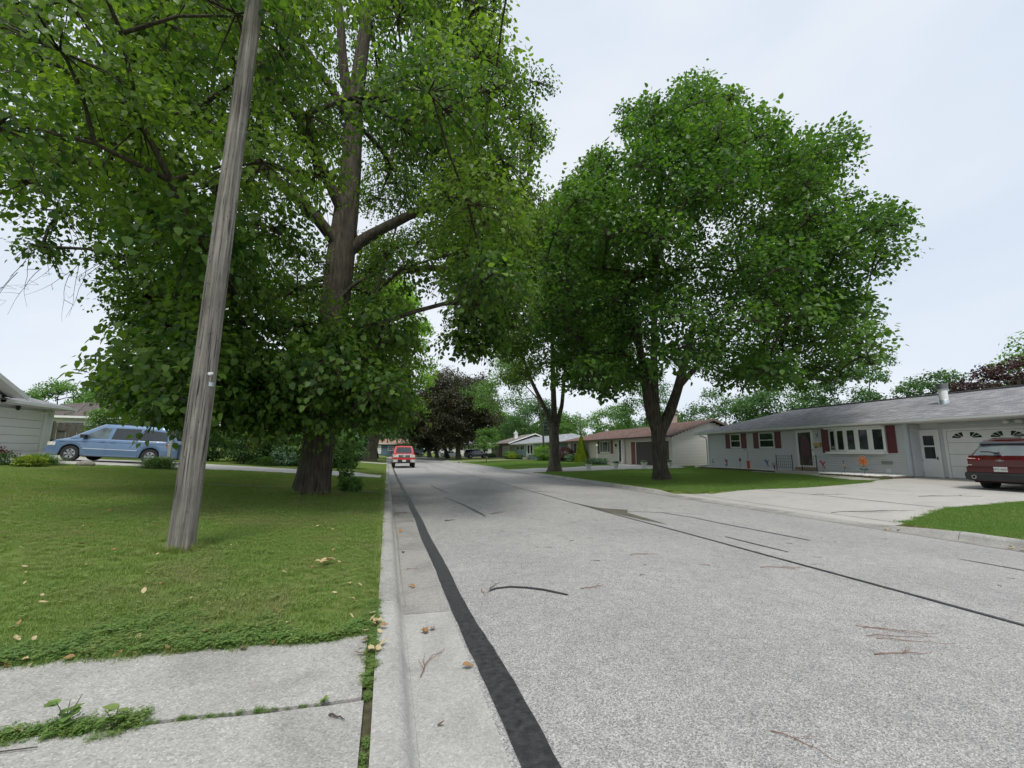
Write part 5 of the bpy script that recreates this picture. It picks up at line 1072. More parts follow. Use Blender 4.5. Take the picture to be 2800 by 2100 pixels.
class Car:
    def __init__(s,name,label,cat,loc,rz,tilt,pm,L_,W_,top,belt,sill,wheels,wr,gh,roofz,yr=.78,group=None,ww=.22,spokes=6,two=True,archr=None,endt=.14):
        s.t=thing(name,label,cat,loc,0,group); s.t.rotation_euler=(0,tilt,rz); s.t.rotation_mode='XYZ'; s.W=W_; s.L=L_; s.top=top; s.belt=belt; s.sill=sill; s.wh=wheels; s.wr=wr; s.Ra=archr or wr+.055; s.pm=pm; s.endt=endt
        h=L_/2; st=sorted(set([round(v,3) for v in list(np.linspace(-h,h,46))+[w_+k*s.Ra/6*.999 for w_ in wheels for k in range(-6,7)]+[-h+.03,-h+.08,h-.03,h-.08]])); st=[x for x in st if -h<=x<=h]
        mb=MB(); nS=len(st); rings=[]
        for x in st:
            half=s.sec(x); rings.append(half+[(-y,z) for y,z in half[::-1][1:]])
        k=len(rings[0]); vs=[(x,y,z) for x,r in zip(st,rings) for y,z in r]
        mb.add(vs,[(i*k+j,(i+1)*k+j,(i+1)*k+j+1,i*k+j+1) for i in range(nS-1) for j in range(k-1)]); mb.add([(st[0],y,z) for y,z in rings[0]],[tuple(range(k))]); mb.add([(st[-1],y,z) for y,z in rings[-1]],[tuple(range(k))[::-1]])
        s.body=mb.build('body',pm,s.t,smooth=45)
        mb=MB(); w=W_/2; mb.box(-h+.12,h-.12,-w*.80,w*.80,sill-.02,interp(belt,0)-.12)
        for x in wheels: mb.box(x-s.Ra-.02,x+s.Ra+.02,-w*.93,w*.93,sill+.02,wr+s.Ra+.06) if False else None
        mb.build('underbody',M_well,s.t)
        for x in wheels:
            for y in (-1,1): wheel(s.t,x,y*(w-ww/2-.02),wr,ww,spokes,two)
        # greenhouse
        s.gh=gh; s.rz=roofz; s.yr=yr
        if gh:
            xf0,xf1,xr1,xr0=gh; zb=interp(belt,(xf1+xr1)/2)-.02; s.zb=zb; mb=MB(); rings=[]
            for t in (0,.25,.5,.75,.93,1.0): rings.append(s.loop(t))
            k=len(rings[0]); vs=[p for r in rings for p in r]; n=len(rings)
            mb.add(vs,[(i*k+j,i*k+(j+1)%k,(i+1)*k+(j+1)%k,(i+1)*k+j) for i in range(n-1) for j in range(k)])
            top_=rings[-1]; cx=sum(p[0] for p in top_)/k; ins=[(cx+(p[0]-cx)*.8,p[1]*.7,p[2]+.025) for p in top_]; o=len(mb.v)
            mb.add(top_+ins,[(j,(j+1)%k,k+(j+1)%k,k+j) for j in range(k)]+[tuple(k+j for j in range(k))]); s.house=mb.build('cabin',pm,s.t,smooth=50)
    def w(s,x):
        e=abs(x)-(s.L/2-.75); return s.W/2*(1-(s.endt*(max(0,e)/.75)**2.2))
    def zbm(s,x):
        z=s.sill+ .05*max(0,(abs(x)-(s.L/2-.3))/.3)
        for xw in s.wh:
            d=abs(x-xw)
            if d<s.Ra: z=max(z,s.wr+math.sqrt(max(0,s.Ra**2-d*d)))
        return z
    def sec(s,x):
        w=s.w(x); zb=s.zbm(x); zt=interp(s.top,x); zs=min(interp(s.belt,x),zt-.035); m=zs-zb
        return [(w*.93,zb),(w*.985,zb+.04*m+.02),(w,zb+.38*m),(w*.992,zb+.62*m),(w*.985,zs-.12*m),(w*.955,zs),(w*.88,zs+(zt-zs)*.55),(w*.5,zt-.012*(w)),(0,zt)]
    def side(s,x,z):
        q=s.sec(x)[:6]; zz=[p[1] for p in q]; return float(np.interp(z,zz,[p[0] for p in q]))
    def loop(s,t,g=0):
        xf0,xf1,xr1,xr0=s.gh; xf=xf0+(xf1-xf0)*t; xr=xr0+(xr1-xr0)*t**1.0
        if t>=1: pass
        z=s.zb+(s.rz-.03-s.zb)*(t if t<.95 else 1.0); yb=s.w(0)*.955; y=yb+(s.W/2*s.yr-yb)*(t**1.15)
        if t>=1: y-=.05; xf-=.06; xr+=.05; z=s.rz-.0
        b=.12; f=[(xf+b,0,z),(xf+b*.8,y*.45,z),(xf+.01,y*.84,z),(xf-.12,y*.97,z)]
        r=[(xr+.10,y*.98,z),(xr+.0,y*.88,z),(xr-.05,y*.45,z),(xr-.06,0,z)]
        xm=np.linspace(xf-.4,xr+.35,4); mid=[(x,y,z) for x in xm]
        half=f+mid+r; return [(a+g*0,b_,c) for a,b_,c in half]+[(a,-b_,c) for a,b_,c in half[::-1][1:-1]]
    def gy(s,z): 
        t=(z-s.zb)/(s.rz-.03-s.zb); t=max(0,min(.99,t)); yb=s.w(0)*.955; return yb+(s.W/2*s.yr-yb)*(t**1.15)
    def sidewin(s,polys,m,name='side_window',both=True,off=.006,m2=None):
        for i,p in enumerate(polys):
            for sg in ((1,-1) if both else (1,)):
                mb=MB(); q=[]; n=len(p)
                for a in range(n):
                    (x0,z0),(x1,z1)=p[a],p[(a+1)%n]
                    for k in range(3): t=k/3; q.append((x0+(x1-x0)*t,z0+(z1-z0)*t))
                c=(sum(a for a,b in q)/len(q),sum(b for a,b in q)/len(q)); vs=[(c[0],sg*(s.gy(c[1])+off),c[1])]+[(x,sg*(s.gy(z)+off),z) for x,z in q]
                k=len(q); mb.add(vs,[(0,1+j,1+(j+1)%k) for j in range(k)],flip=sg>0); mb.build(name,(m2[i] if m2 else m),s.t)
    def glassband(s,front,m,name,t0=.08,t1=.92,ys=.93,off=.012):
        mb=MB(); vs=[]; rows=[t0,(t0*2+t1)/3,(t0+2*t1)/3,t1]
        for t in rows:
            l=s.loop(t); k=len(l); 
            pr=(l[:4] if front else l[8:12][::-1]); pts=[(x,y,z) for x,y,z in pr]
            xs_=[p[0] for p in pts]; yy=[p[1] for p in pts]
            for q in (-1,-.6,-.3,0,.3,.6,1):
                y=q*ys*yy[2]; x=float(np.interp(abs(y),yy,xs_)); vs.append((x+(off if front else -off),y,pts[0][2]+.004))
        mb.add(vs,[(i*7+j,i*7+j+1,(i+1)*7+j+1,(i+1)*7+j) for i in range(3) for j in range(6)],flip=not front); return mb.build(name,m,s.t,smooth=True)
    def strip(s,pts,wd,m,name,off=.004,both=True,par=None,th=.0):
        for sg in ((1,-1) if both else (1,)):
            P=[]; 
            for i in range(len(pts)-1):
                (x0,z0),(x1,z1)=pts[i],pts[i+1]; n=max(1,int(math.hypot(x1-x0,z1-z0)/.12))
                for k in range(n): t=k/n; P.append((x0+(x1-x0)*t,z0+(z1-z0)*t))
            P.append(pts[-1]); mb=MB(); vs=[]
            for i,(x,z) in enumerate(P):
                a=P[max(0,i-1)];b=P[min(len(P)-1,i+1)]; dx,dz=b[0]-a[0],b[1]-a[1]; l=math.hypot(dx,dz)+1e-9; nx_,nz_=-dz/l*wd/2,dx/l*wd/2
                for q in (-1,1): xx,zz=x+nx_*q,z+nz_*q; vs.append((xx,sg*(s.side(xx,zz)+off),zz))
            mb.add(vs,[(2*i,2*i+1,2*i+3,2*i+2) for i in range(len(P)-1)]); mb.build(name,m,s.t)
    def patch(s,xa,xb,za,zb_,m,name,off=.007,both=True,skew=0,nx_=8,nz_=5,clipar=True,sides=None):
        out=[]
        for sg in (sides or ((1,-1) if both else (1,))):
            vs=[]
            for i in range(nx_+1):
                x=xa+(xb-xa)*i/nx_; lo=max(za,s.zbm(x)+.012) if clipar else za
                for j in range(nz_+1):
                    z=lo+(zb_-lo)*j/nz_; xx=x+skew*(z-za); vs.append((xx,sg*(s.side(xx,z)+off),z))
            mb=MB(); k=nz_+1; mb.add(vs,[(i*k+j,(i+1)*k+j,(i+1)*k+j+1,i*k+j+1) for i in range(nx_) for j in range(nz_)],flip=sg>0)
            out.append(mb.build(name,m,s.t,smooth=40))
        return out
    def door(s,xa,xb,za,zb_,hx,hz):
        for o in s.patch(xa,xb,za,zb_,s.pm,'door',.008):
            sg=1 if o.data.vertices[0].co.y>0 else -1; y=s.side(hx,hz)+.008
            mb=MB(); mb.box(hx-.09,hx+.09,sg*(y),sg*(y+.035),hz-.018,hz+.018); mb.build('handle',s.pm,o)
    def ends(s,front,y0,y1,z0,z1,m,name,d=.02,both=False,inset=0,par=None):
        """box on the nose or tail"""
        h=s.L/2; sg=1 if front else -1; R_=[]
        for q in ((1,-1) if both else (1,)):
            mb=MB(); xa=sg*(h-inset-.03); xb=sg*(h-inset+d); mb.box(xa,xb,q*y0,q*y1,z0,z1); R_.append(mb.build(name,m,par or s.t))
        return R_[0]
    def mirror(s,x,z,m=None):
        for q in (1,-1):
            y=s.gy(z)+.02; mb=MB(); mb.box(x-.10,x+.08,q*(y+.02),q*(y+.20),z-.05,z+.10); mb.box(x-.02,x+.05,q*(y-.03),q*(y+.03),z-.04,z+.0); mb.build('mirror',m or M_plast,s.t,smooth=True)
# ---- blue minivan
M_blue=paint('metallic_blue_paint',(.13,.215,.35),.35,.28)
zd=lambda x,y: float(drive_z(x,y))
v=Car('minivan','light blue minivan parked side-on in the driveway behind the utility pole','van',(-12.22,25.35,.5*(zd(-13.84,25.3)+zd(-10.7,25.3))),math.pi,R(0),M_blue,5.10,1.96,
 [(2.55,.62),(2.50,.80),(2.35,.93),(1.9,1.06),(1.45,1.14),(1.0,1.16),(-2.3,1.14),(-2.47,1.10),(-2.55,1.0)],[(2.55,.55),(2.3,.84),(1.6,.98),(1.2,1.03),(-2.55,1.08)],.26,(1.55,-1.50),.345,(1.75,.62,-2.10,-2.50),1.74,.80,spokes=6)
v.t.rotation_euler=(0,-math.atan((zd(-13.84,25.3)-zd(-10.7,25.3))/3.14),math.pi)
v.sidewin([[(1.30,1.06),(.25,1.06),(.18,1.56),(.50,1.57)],[(.10,1.06),(-.92,1.06),(-.98,1.59),(.02,1.58)],[(-1.02,1.06),(-2.12,1.08),(-2.02,1.50),(-1.12,1.58)]],M_cglass,m2=[M_cglassl,M_cglass,M_cglass])
v.glassband(True,M_cglassl,'windscreen'); v.glassband(False,M_cglass,'rear_window',.15,.9)
v.door(.22,1.18,.36,1.0,.42,.93); v.door(-1.0,.19,.36,1.0,.0,.93)
v.strip([(1.1,.60),(-1.0,.60)],.022,M_chrome,'side_moulding',.014); v.strip([(2.0,.86),(1.0,.90),(-2.3,.93)],.012,M_well,'crease_line',.010); v.strip([(1.0,.33),(-1.0,.33)],.05,mat('blue_sill',(.16,.24,.36),.4),'sill_trim',.012)
v.strip([(-1.05,1.0),(-1.1,.75),(-1.25,.62)],.014,M_well,'panel_gap',.009); v.strip([(-1.0,1.035),(-2.2,1.055)],.03,M_chrome,'belt_trim',.004)
v.patch(-2.50,-2.10,.80,1.0,M_red,'tail_light',.014,clipar=False); v.patch(-2.46,-2.16,.915,.975,M_lens,'tail_lens',.020,clipar=False)
v.patch(2.12,2.47,.68,.83,M_lens,'headlight',.010,clipar=False); v.patch(-2.54,-1.95,.28,.46,mat('blue_grey_bumper',(.13,.17,.24),.4,coat=.5),'bumper',.015)
v.mirror(1.10,1.12); 
for o in [1]:
    for q in (1,-1): mb=MB(); mb.tube([(.3,q*.70,1.74),(0,q*.70,1.78),(-1.6,q*.69,1.78),(-1.9,q*.68,1.74)],.018,6); mb.build('roof_rail',M_plast,v.t)
mb=MB(); mb.lathe([(.012,0),(.012,.0)],(0,0,0),4)
v.ends(False,-.25,.25,.55,.68,M_plate,'number_plate'); v.ends(True,-.5,.5,.5,.62,M_plast,'grille',.015); 
# ---- maroon SUV
M_maroon=paint('maroon_paint',(.085,.006,.012),.3,.18)
sx=18.62+2.43; sy=9.03
u=Car('suv','shiny maroon SUV seen from behind, parked before the white garage door','car',(sx,sy,zd(sx-1.4,sy)),0,-math.atan(.033),M_maroon,4.86,1.95,
 [(2.43,.75),(2.38,.93),(2.0,1.06),(1.3,1.13),(.9,1.15),(-2.2,1.16),(-2.36,1.12),(-2.43,1.0)],[(2.43,.65),(2.2,.92),(1.4,1.03),(-1.2,1.08),(-2.43,1.10)],.30,(1.43,-1.43),.375,(1.15,.35,-1.75,-2.30),1.66,.74,ww=.24,spokes=5)
u.sidewin([[(.85,1.08),(.0,1.08),(-.05,1.50),(.35,1.50)],[(-.08,1.08),(-1.0,1.10),(-1.0,1.50),(-.12,1.50)],[(-1.08,1.12),(-1.95,1.28),(-1.75,1.46),(-1.1,1.50)]],M_cglass)
u.glassband(False,mat('painted_sky_rear_glass',(.42,.46,.52),.06,metal=.6,var=.1),'rear_window',.10,.74,.95,.03); u.glassband(True,M_cglass,'windscreen')  # pale blue-grey rear window colour paints in the reflected sky
mb=MB(); mb.prism([(-1.66,-.66,1.58),(-2.0,-.64,1.49),(-2.02,-.64,1.53),(-1.66,-.64,1.655)],(0,1.3,0)); mb.build('roof_spoiler',M_plast,u.t)
mb=MB(); mb.tube([(-2.33,.10,1.22),(-2.30,.3,1.27),(-2.28,.52,1.27)],.018,6); mb.box(-2.37,-2.28,.02,.16,1.19,1.25); mb.build('wiper',M_plast,u.t)
h=2.43
rp=mat('maroon_gloss',(.16,.014,.024),.18,coat=1)
mb=MB(); mb.prism([(-h+.02,-.80,.72),(-h-.035,-.80,.78),(-h-.05,-.78,1.02),(-h+.10,-.76,1.15),(-h+.2,-.7,1.15)],(0,1.58,0)); tg_=mb.build('tailgate',M_maroon,u.t,smooth=30)
mb=MB(); mb.box(-h-.075,-h,-.84,.84,.62,.80); mb.build('bumper',M_maroon,u.t,smooth=True)
mb=MB(); mb.prism([(-h+.1,-.88,.34),(-h-.07,-.84,.38),(-h-.10,-.84,.56),(-h-.06,-.86,.62),(-h+.1,-.9,.62)],(0,1.74,0)); mb.build('lower_bumper',M_plast,u.t,smooth=30)
for q in (1,-1):
    mb=MB(); mb.prism([(-h-.052,q*.80,1.02),(-h-.056,q*.52,.97),(-h-.056,q*.50,1.06),(-h-.03,q*.80,1.09)],(.05,0,0)); lt_=mb.build('tail_light',M_red,u.t)
    mb=MB(); mb.prism([(-h-.060,q*.80,1.055),(-h-.060,q*.58,1.045),(-h-.060,q*.58,1.065),(-h-.05,q*.80,1.085)],(.01,0,0)); mb.build('light_bar',M_lens,lt_)
    mb=MB(); mb.box(-h-.085,-h-.02,q*.70,q*.83,.84,.865); mb.build('reflector',M_lens,u.t)
    mb=MB(); mb.lathe([(.045,-.02),(.062,-.02),(.062,.06),(.05,.06)],(-h-.10,q*.66,.47),14,'x',cap=False); mb.build('exhaust_tip',M_chrome,u.t,smooth=True); mb=MB(); mb.lathe([(.044,0),(.001,.001)],(-h-.108,q*.66,.47),14,'x'); mb.build('exhaust_hole',M_well,u.t)
mb=MB(); mb.box(-h-.10,-h-.075,-.16,.16,.64,.785) if False else mb.box(-h-.09,-h-.06,-.16,.16,.655,.80); pl_=mb.build('number_plate',M_plate,u.t)
text('plate_text','AFZ-9632',.085,M_ink,pl_,(-h-.0915,0,.725),(R(90),0,R(-90)))
# bow-tie badge
mb=MB(); bt=[(-.10,-.016),(-.034,-.016),(-.034,-.034),(.034,-.034),(.034,-.016),(.10,-.016),(.088,.018),(.034,.018),(.034,.036),(-.034,.036),(-.034,.018),(-.088,.018)]
mb.prism([(-h-.050,y,1.0+z) for y,z in bt],(-.012,0,0)); mb.build('badge',M_chrome,u.t)
for q in (1,-1): mb=MB(); mb.tube([(.4,q*.66,1.64),(.2,q*.66,1.70),(-1.3,q*.64,1.70),(-1.55,q*.64,1.64)],.02,6); mb.build('roof_rail',M_plast,u.t)
mb=MB(); mb.tube([(-1.2,0,1.68),(-1.38,0,1.86)],[.012,.004],5); mb.build('antenna',M_plast,u.t); u.mirror(.85,1.14)
# ---- red pickup
M_redp=paint('red_paint',(.52,.018,.022),.0,.25)
p=Car('pickup_truck','red pickup truck facing us on the left side of the street','pickup truck',(1.50,39.9+2.9,.05),-math.pi/2,0,M_redp,5.8,2.03,
 [(2.9,.80),(2.88,1.10),(2.8,1.20),(2.3,1.27),(1.5,1.32),(1.2,1.33),(-2.9,1.30)],[(2.9,.75),(2.8,1.12),(2.0,1.20),(-2.9,1.24)],.42,(1.95,-1.75),.40,(1.60,.85,-.9,-1.15),1.92,.78,ww=.27,spokes=5)
p.glassband(True,M_cglass,'windscreen',.12,.88,.90); p.glassband(False,M_cglass,'rear_window'); p.sidewin([[(1.05,1.30),(.1,1.30),(.1,1.78),(.72,1.78)],[(.0,1.30),(-.85,1.30),(-.8,1.78),(.0,1.78)]],M_cglass)
h=2.9
p.ends(True,-.62,.62,.90,1.16,M_white,'grille_surround',.05); gr=p.ends(True,-.50,.50,.92,1.11,M_plast,'grille',.065)
for i in range(4): p.ends(True,-.49,.49,.945+i*.045,.955+i*.045,M_chrome,'grille_bar',.072)
mb=MB(); mb.lathe([(.10,.0),(.11,.01),(.085,.012)],(h+.07,0,1.02),18,'x'); mb.build('badge',M_chrome,p.t)
p.ends(True,.64,.93,.90,1.12,M_lens,'headlight',.03,True,.02); p.ends(True,-.95,.95,.70,.86,M_redp,'bumper_top',.05); p.ends(True,-.52,.52,.46,.70,M_plast,'bumper_centre',.05); p.ends(True,.55,.97,.48,.72,M_chrome,'bumper_end',.06,True)
p.ends(True,.66,.86,.52,.62,M_lens,'fog_light',.075,True); npx=p.ends(True,-.16,.16,.52,.68,M_plate,'number_plate',.075); p.mirror(1.12,1.36)
# ---- sedans and the grey suv
M_whitec=paint('white_car_paint',(.68,.70,.72),0,.3); M_greyc=paint('grey_car_paint',(.10,.115,.125),.4,.3); M_darkc=paint('dark_car_paint',(.02,.025,.035),.2,.3)
def sedan(label,loc,rz,pm,tilt=0):
    c=Car('car',label,'car',loc,rz,tilt,pm,4.7,1.82,[(2.35,.55),(2.30,.70),(2.0,.82),(1.2,.92),(.9,.93),(-1.6,.98),(-2.2,.97),(-2.35,.85)],[(2.35,.5),(2.1,.72),(1.2,.84),(-2.35,.90)],.22,(1.45,-1.35),.325,(1.15,.25,-1.05,-1.85),1.44,.70)
    c.sidewin([[(.85,.90),(-.1,.90),(-.15,1.33),(.25,1.33)],[(-.2,.90),(-1.45,.93),(-1.1,1.30),(-.25,1.34)]],M_cglass); c.glassband(True,M_cglass,'windscreen'); c.glassband(False,M_cglass,'rear_window')
    c.patch(-2.33,-2.0,.72,.86,M_red,'tail_light',.010,clipar=False); c.patch(2.0,2.3,.55,.68,M_lens,'headlight',.010,clipar=False); c.door(-.12,1.0,.32,.84,.05,.78); c.door(-1.0,-.15,.32,.84,-.85,.80); c.ends(False,-.25,.25,.6,.72,M_plate,'number_plate'); c.mirror(.9,.95,pm)
    return c
sedan('white car tail sticking out behind the big linden trunk',(-3.45-2.35,51.2,float(lawn_z(-5,51))+.03),math.pi,M_whitec)
sedan('white car parked far off behind the copper maple trunks',(14.0,99.2,float(lawn_z(14,99))+.03),0,M_whitec)
sedan('dark car parked before the slate-blue house at the street end',(6.4,111.8,.95*0+float(lawn_z(6.4,111.8))+.03),0,M_darkc)
g_=Car('suv','grey SUV parked side-on in the far driveway behind the copper maple','car',(17.3,86.2,float(lawn_z(17.3,86.2))+.03),0,-math.atan(.033),M_greyc,4.85,1.95,[(2.42,.75),(2.36,.98),(1.6,1.12),(1.1,1.16),(-2.3,1.18),(-2.42,1.05)],[(2.42,.7),(2.0,.98),(-2.42,1.10)],.30,(1.42,-1.38),.37,(1.35,.65,-2.1,-2.38),1.77,.80,spokes=5)
g_.sidewin([[(1.05,1.12),(.15,1.12),(.1,1.58),(.6,1.58)],[(.05,1.12),(-.95,1.12),(-.95,1.60),(.0,1.60)],[(-1.1,1.12),(-2.1,1.14),(-2.0,1.56),(-1.1,1.60)]],M_cglass); g_.glassband(True,M_cglass,'windscreen'); g_.glassband(False,M_cglass,'rear_window'); g_.patch(-2.4,-2.15,.85,1.05,M_red,'tail_light',.01,clipar=False); g_.patch(2.1,2.38,.78,.92,M_lens,'headlight',.01,clipar=False); g_.door(.1,1.1,.4,1.0,.25,.95); g_.door(-.95,.07,.4,1.0,-.8,.95); g_.mirror(1.0,1.18)
# ================================================================ SHRUBS, GARDEN THINGS, SMALL THINGS
def shrub(name,label,base,r,n,size,lm,seed,tpl='quad',cat='shrub',shape='ball',stems=6,hang=.2,group=None,clumps=0):
    rg=np.random.default_rng(seed); t=thing(name,label,cat,base,0,group); r=np.array(r,float)
    if shape=='ball':
        d=rg.normal(0,1,(n,3)); d/=np.linalg.norm(d,axis=1,keepdims=True); q=rg.uniform(.35,1,n)**.4
        lump=1+.16*np.sin(d[:,0]*5+seed)*np.sin(d[:,1]*6+1)+.12*np.sin(d[:,2]*9+seed)
        P=d*r*(q*lump)[:,None]; P[:,2]+=r[2]*.92; P[:,2]=np.maximum(P[:,2],.03); D=d*1.0+rg.normal(0,.6,(n,3)); D[:,2]-=hang; U=d+np.array([0,0,.7])+rg.normal(0,.35,(n,3)); tone=np.clip(.25+.45*(lump-.8)+rg.normal(0,.16,n)+.12*d[:,2],0,.9)
    elif shape=='cone':
        z=1-rg.uniform(0,1,n)**.6*.98; z=rg.uniform(0,1,n)**1.25; a=rg.uniform(0,6.283,n); q=(1-z)**.75*(.55+.45*rg.uniform(0,1,n)**.4)*(1+.1*np.sin(a*5+z*9)); P=np.stack([r[0]*q*np.cos(a),r[1]*q*np.sin(a),z*r[2]*2],-1); D=np.stack([.35*np.cos(a),.35*np.sin(a),np.ones(n)],-1)+rg.normal(0,.3,(n,3)); U=np.stack([np.cos(a),np.sin(a),.3+0*a],-1); tone=np.clip(rg.normal(.45,.18,n)+.1*np.sin(a*5+z*9),0,.9)
    elif shape=='fountain':
        a=rg.uniform(0,6.283,n); el=rg.uniform(.15,1.0,n); P=np.stack([rg.normal(0,r[0]*.22,n),rg.normal(0,r[1]*.22,n),rg.uniform(0,r[2]*.15,n)],-1); D=np.stack([np.cos(a)*np.cos(el*1.4),np.sin(a)*np.cos(el*1.4),np.sin(el*1.4)],-1); 
        U=np.stack([-np.cos(a)*np.sin(el),-np.sin(a)*np.sin(el),np.cos(el)],-1); tone=rg.uniform(.1,.95,n)
    mb=MB()
    for k in range(stems):
        a=random.uniform(0,6.28); mb.tube([(0,0,0),(r[0]*.25*math.cos(a),r[1]*.25*math.sin(a),r[2]*.8),(r[0]*.6*math.cos(a),r[1]*.6*math.sin(a),r[2]*1.4)],[.02,.014,.004],4,cap=False)
    if stems: mb.build('stems',M_twig,t,kind='stuff')
    if shape=='fountain':
        # arching blades: three segments each
        v=[];f=[];tt=[];T=np.array([0,.35,.7,1.0]); L_=r[2]*rg.uniform(1.0,2.0,n); side=np.cross(D,(0,0,1.)); side/=np.linalg.norm(side,axis=1,keepdims=True)+1e-6
        for j,q in enumerate(T):
            c=P+D*(L_*q)[:,None]; c[:,2]-=L_*q**2*.62; wv=(size*(1-q)**.6+.0008); v+= [c-side*wv/2,c+side*wv/2]
        V=np.stack(v,1).reshape(-1,3); V[:,2]=np.maximum(V[:,2],.01); o=(np.arange(n)*8)[:,None]; F=np.concatenate([o+np.array([[2*j,2*j+1,2*j+3,2*j+2]]) for j in range(3)],0)
        me=npmesh('foliage',V,F,lm,False); at=me.attributes.new('tone','FLOAT','POINT'); at.data.foreach_set('value',np.repeat(tone,8).astype(np.float32)); o=link('foliage',me,t); o['kind']='stuff'; return t
    leafobj('foliage',P,D,U,np.full(n,size)*rg.uniform(.7,1.25,n),tone,tpl,lm,t); return t
def G(x,y,dz=0): return (x,y,float(ground_z(x,y))+dz)
def ga(px,py,Y,dz=0):
    q=atY(px,py,Y); return G(float(q[0]),Y,dz)
# left garden by the drive
shrub('ornamental_grass','arching green grass clump on the lawn edge before the minivan',G(-8.7,20.6),(.75,.7,.62),2000,.018,M_grassb,71,shape='fountain',cat='grass clump',stems=0)
shrub('ornamental_grass','tufted grass around the lime bush in the left bed',G(-12.5,20.7),(.8,.7,.58),1900,.016,M_grassb,72,shape='fountain',cat='grass clump',stems=0)
shrub('golden_shrub','low lime-yellow bush in the bed before the white garage',G(-12.1,19.6),(.42,.42,.20),2200,.06,M_chart,73)
shrub('burgundy_shrub','dark reddish barberry at the left frame edge',G(-13.9,20.5),(.55,.5,.36),2200,.055,M_burg,74)
shrub('green_shrub','low spreading green plant between barberry and grass tuft',G(-13.2,20.0),(.8,.4,.2),1800,.06,M_shrub,75)
mb=MB(); 
for i,(x,y,s) in enumerate(((-13.0,18.9,.32),(-11.2,20.9,.22))):
    bm=bmesh.new(); bmesh.ops.create_icosphere(bm,subdivisions=2,radius=s)
    for vv in bm.verts: vv.co=Vector((vv.co.x*1.3,vv.co.y,vv.co.z*.75))*(1+random.uniform(-.08,.08))
    me=bpy.data.meshes.new('boulder'); bm.to_mesh(me); bm.free(); me.materials.append(mat('field_stone%d'%i,(.25,.23,.20),.9,var=.3,vscale=5,bs=.5)); o=link('boulder',me); o.location=G(x,y,s*.35); tag(o,('rounded tan boulder at the left end of the garden bed','small flat boulder beside the driveway edge')[i],'boulder')
# white post before the van
pt=thing('white_post','white painted yard post with bare wooden top before the minivan','post',G(-8.55,21.0)); M_pw=mat('chipped_white_paint',(.66,.66,.63),.7,var=.15,vscale=14)
mb=MB(); mb.box(-.05,.05,-.05,.05,-.1,1.34); mb.build('post',M_pw,pt); mb=MB(); mb.box(-.052,.052,-.052,.052,1.34,1.55); mb.box(-.11,-.06,-.03,.06,1.50,1.56); mb.build('wooden_top',M_woodf,pt); mb=MB(); mb.box(-.22,.22,-.012,.012,.86,.89); mb.build('cross_piece',M_pw,pt); pt.rotation_euler=(0,R(1.5),0)
# shrub border behind the lawn, left-centre
bor=[('dense_shrub','dark green dense shrub right of the utility pole',(-7.9,29.6),(1.0,.9,.95),4200,.10,M_shrub,80),
('golden_shrub','bright golden-yellow shrub behind the dark shrubs',(-7.75,30.4),(.62,.6,1.22),6000,.085,M_yellow,81),
('leafy_shrub','broad leafed shrub right of the golden one',(-6.7,30.2),(.9,.8,.75),3600,.11,M_shrub,82),
('dogwood_shrub','arching light green shrub in front of the dark hollow',(-5.2,31.2),(1.5,1.2,1.0),6000,.11,M_farl,83),
('dense_shrub','dark overgrown bush filling the hollow left of the linden trunk',(-4.3,32.8),(1.6,1.2,1.15),6500,.11,M_shrub,84),
('leafy_shrub','fresh green shrub peeping out right of the linden trunk',(-2.75,31.5),(.62,.6,.95),2600,.12,M_farl,85),
('dense_shrub','tall dark evergreen shrub behind the golden bush',(-9.4,33.5),(1.1,1.0,1.6),5200,.11,M_shrub,86),
('flowering_shrub','pale variegated shrub with light tips in the border',(-6.0,29.4),(.7,.6,.5),2600,.08,M_hosta,87)]
bor+=[('dense_shrub','dark hedge mass closing the border beside the driveway end',(-10.6,31.0),(1.2,.9,1.2),5200,.11,M_shrub,101),('leafy_shrub','mid green shrub under the linden skirt at border centre',(-5.9,31.8),(1.3,.9,1.15),5200,.12,M_shrub,102),('leafy_shrub','wide shrub at the border end behind the linden trunk',(-3.0,31.6),(1.3,.9,1.0),4800,.12,M_far,103)]
for nm,lb,(x,y),r,n,s,mm,sd in bor: shrub(nm,lb,G(x,y),tuple(v*1.22 for v in r),int(n*1.3),s,mm,sd,stems=8)
shrub('ornamental_grass','tall fine green grass clump in the middle of the border',G(-6.9,28.7),(.7,.6,.75),1400,.018,M_shrub,88,shape='fountain',cat='grass clump',stems=0)
shrub('sucker_shoots','small leafy sucker shoots at the right foot of the linden',G(-1.0,14.7),(.32,.30,.22),520,.10,M_farl,89,'heart')
shrub('sucker_shoots','bright leafy shoots clinging low on the linden trunk side',G(-1.25,15.3),(.22,.25,.75),500,.09,M_farl,90,'heart')
# right side plants, house 2 and 3
shrub('round_shrub','large clipped bright-green shrub left of the forked trunk',G(21.0,56.5),(1.7,1.9,1.15),6500,.13,M_bright,91)
shrub('burgundy_shrub','tall burgundy shrub right of the forked trunk',G(21.4,50.6),(1.0,1.1,.95),4200,.11,M_burg,92)
shrub('hosta_plant','pale green hosta mound under the burgundy shrub',G(21.2,48.6),(.65,.7,.42),1500,.16,M_hosta,93,'heart')
shrub('round_shrub','small dark clipped ball shrub beside the cedar',G(21.6,47.6),(.55,.6,.45),2600,.07,M_shrub,94)
shrub('cedar_tree','bright pointed arborvitae column at the cream wall',G(21.5,46.1),(.82,.82,1.52),6500,.11,M_chart,95,shape='cone',cat='conifer',stems=0)
shrub('flower_clump','white flowering plants around the lamp post foot',G(20.2,39.6),(.9,1.3,.30),2600,.09,M_hosta,96,'heart',cat='flowers')
shrub('leafy_shrub','yellow-green grassy shrub row by the light-blue house left end',G(20.6,73.2),(.8,2.2,.7),4200,.16,M_farl,97)
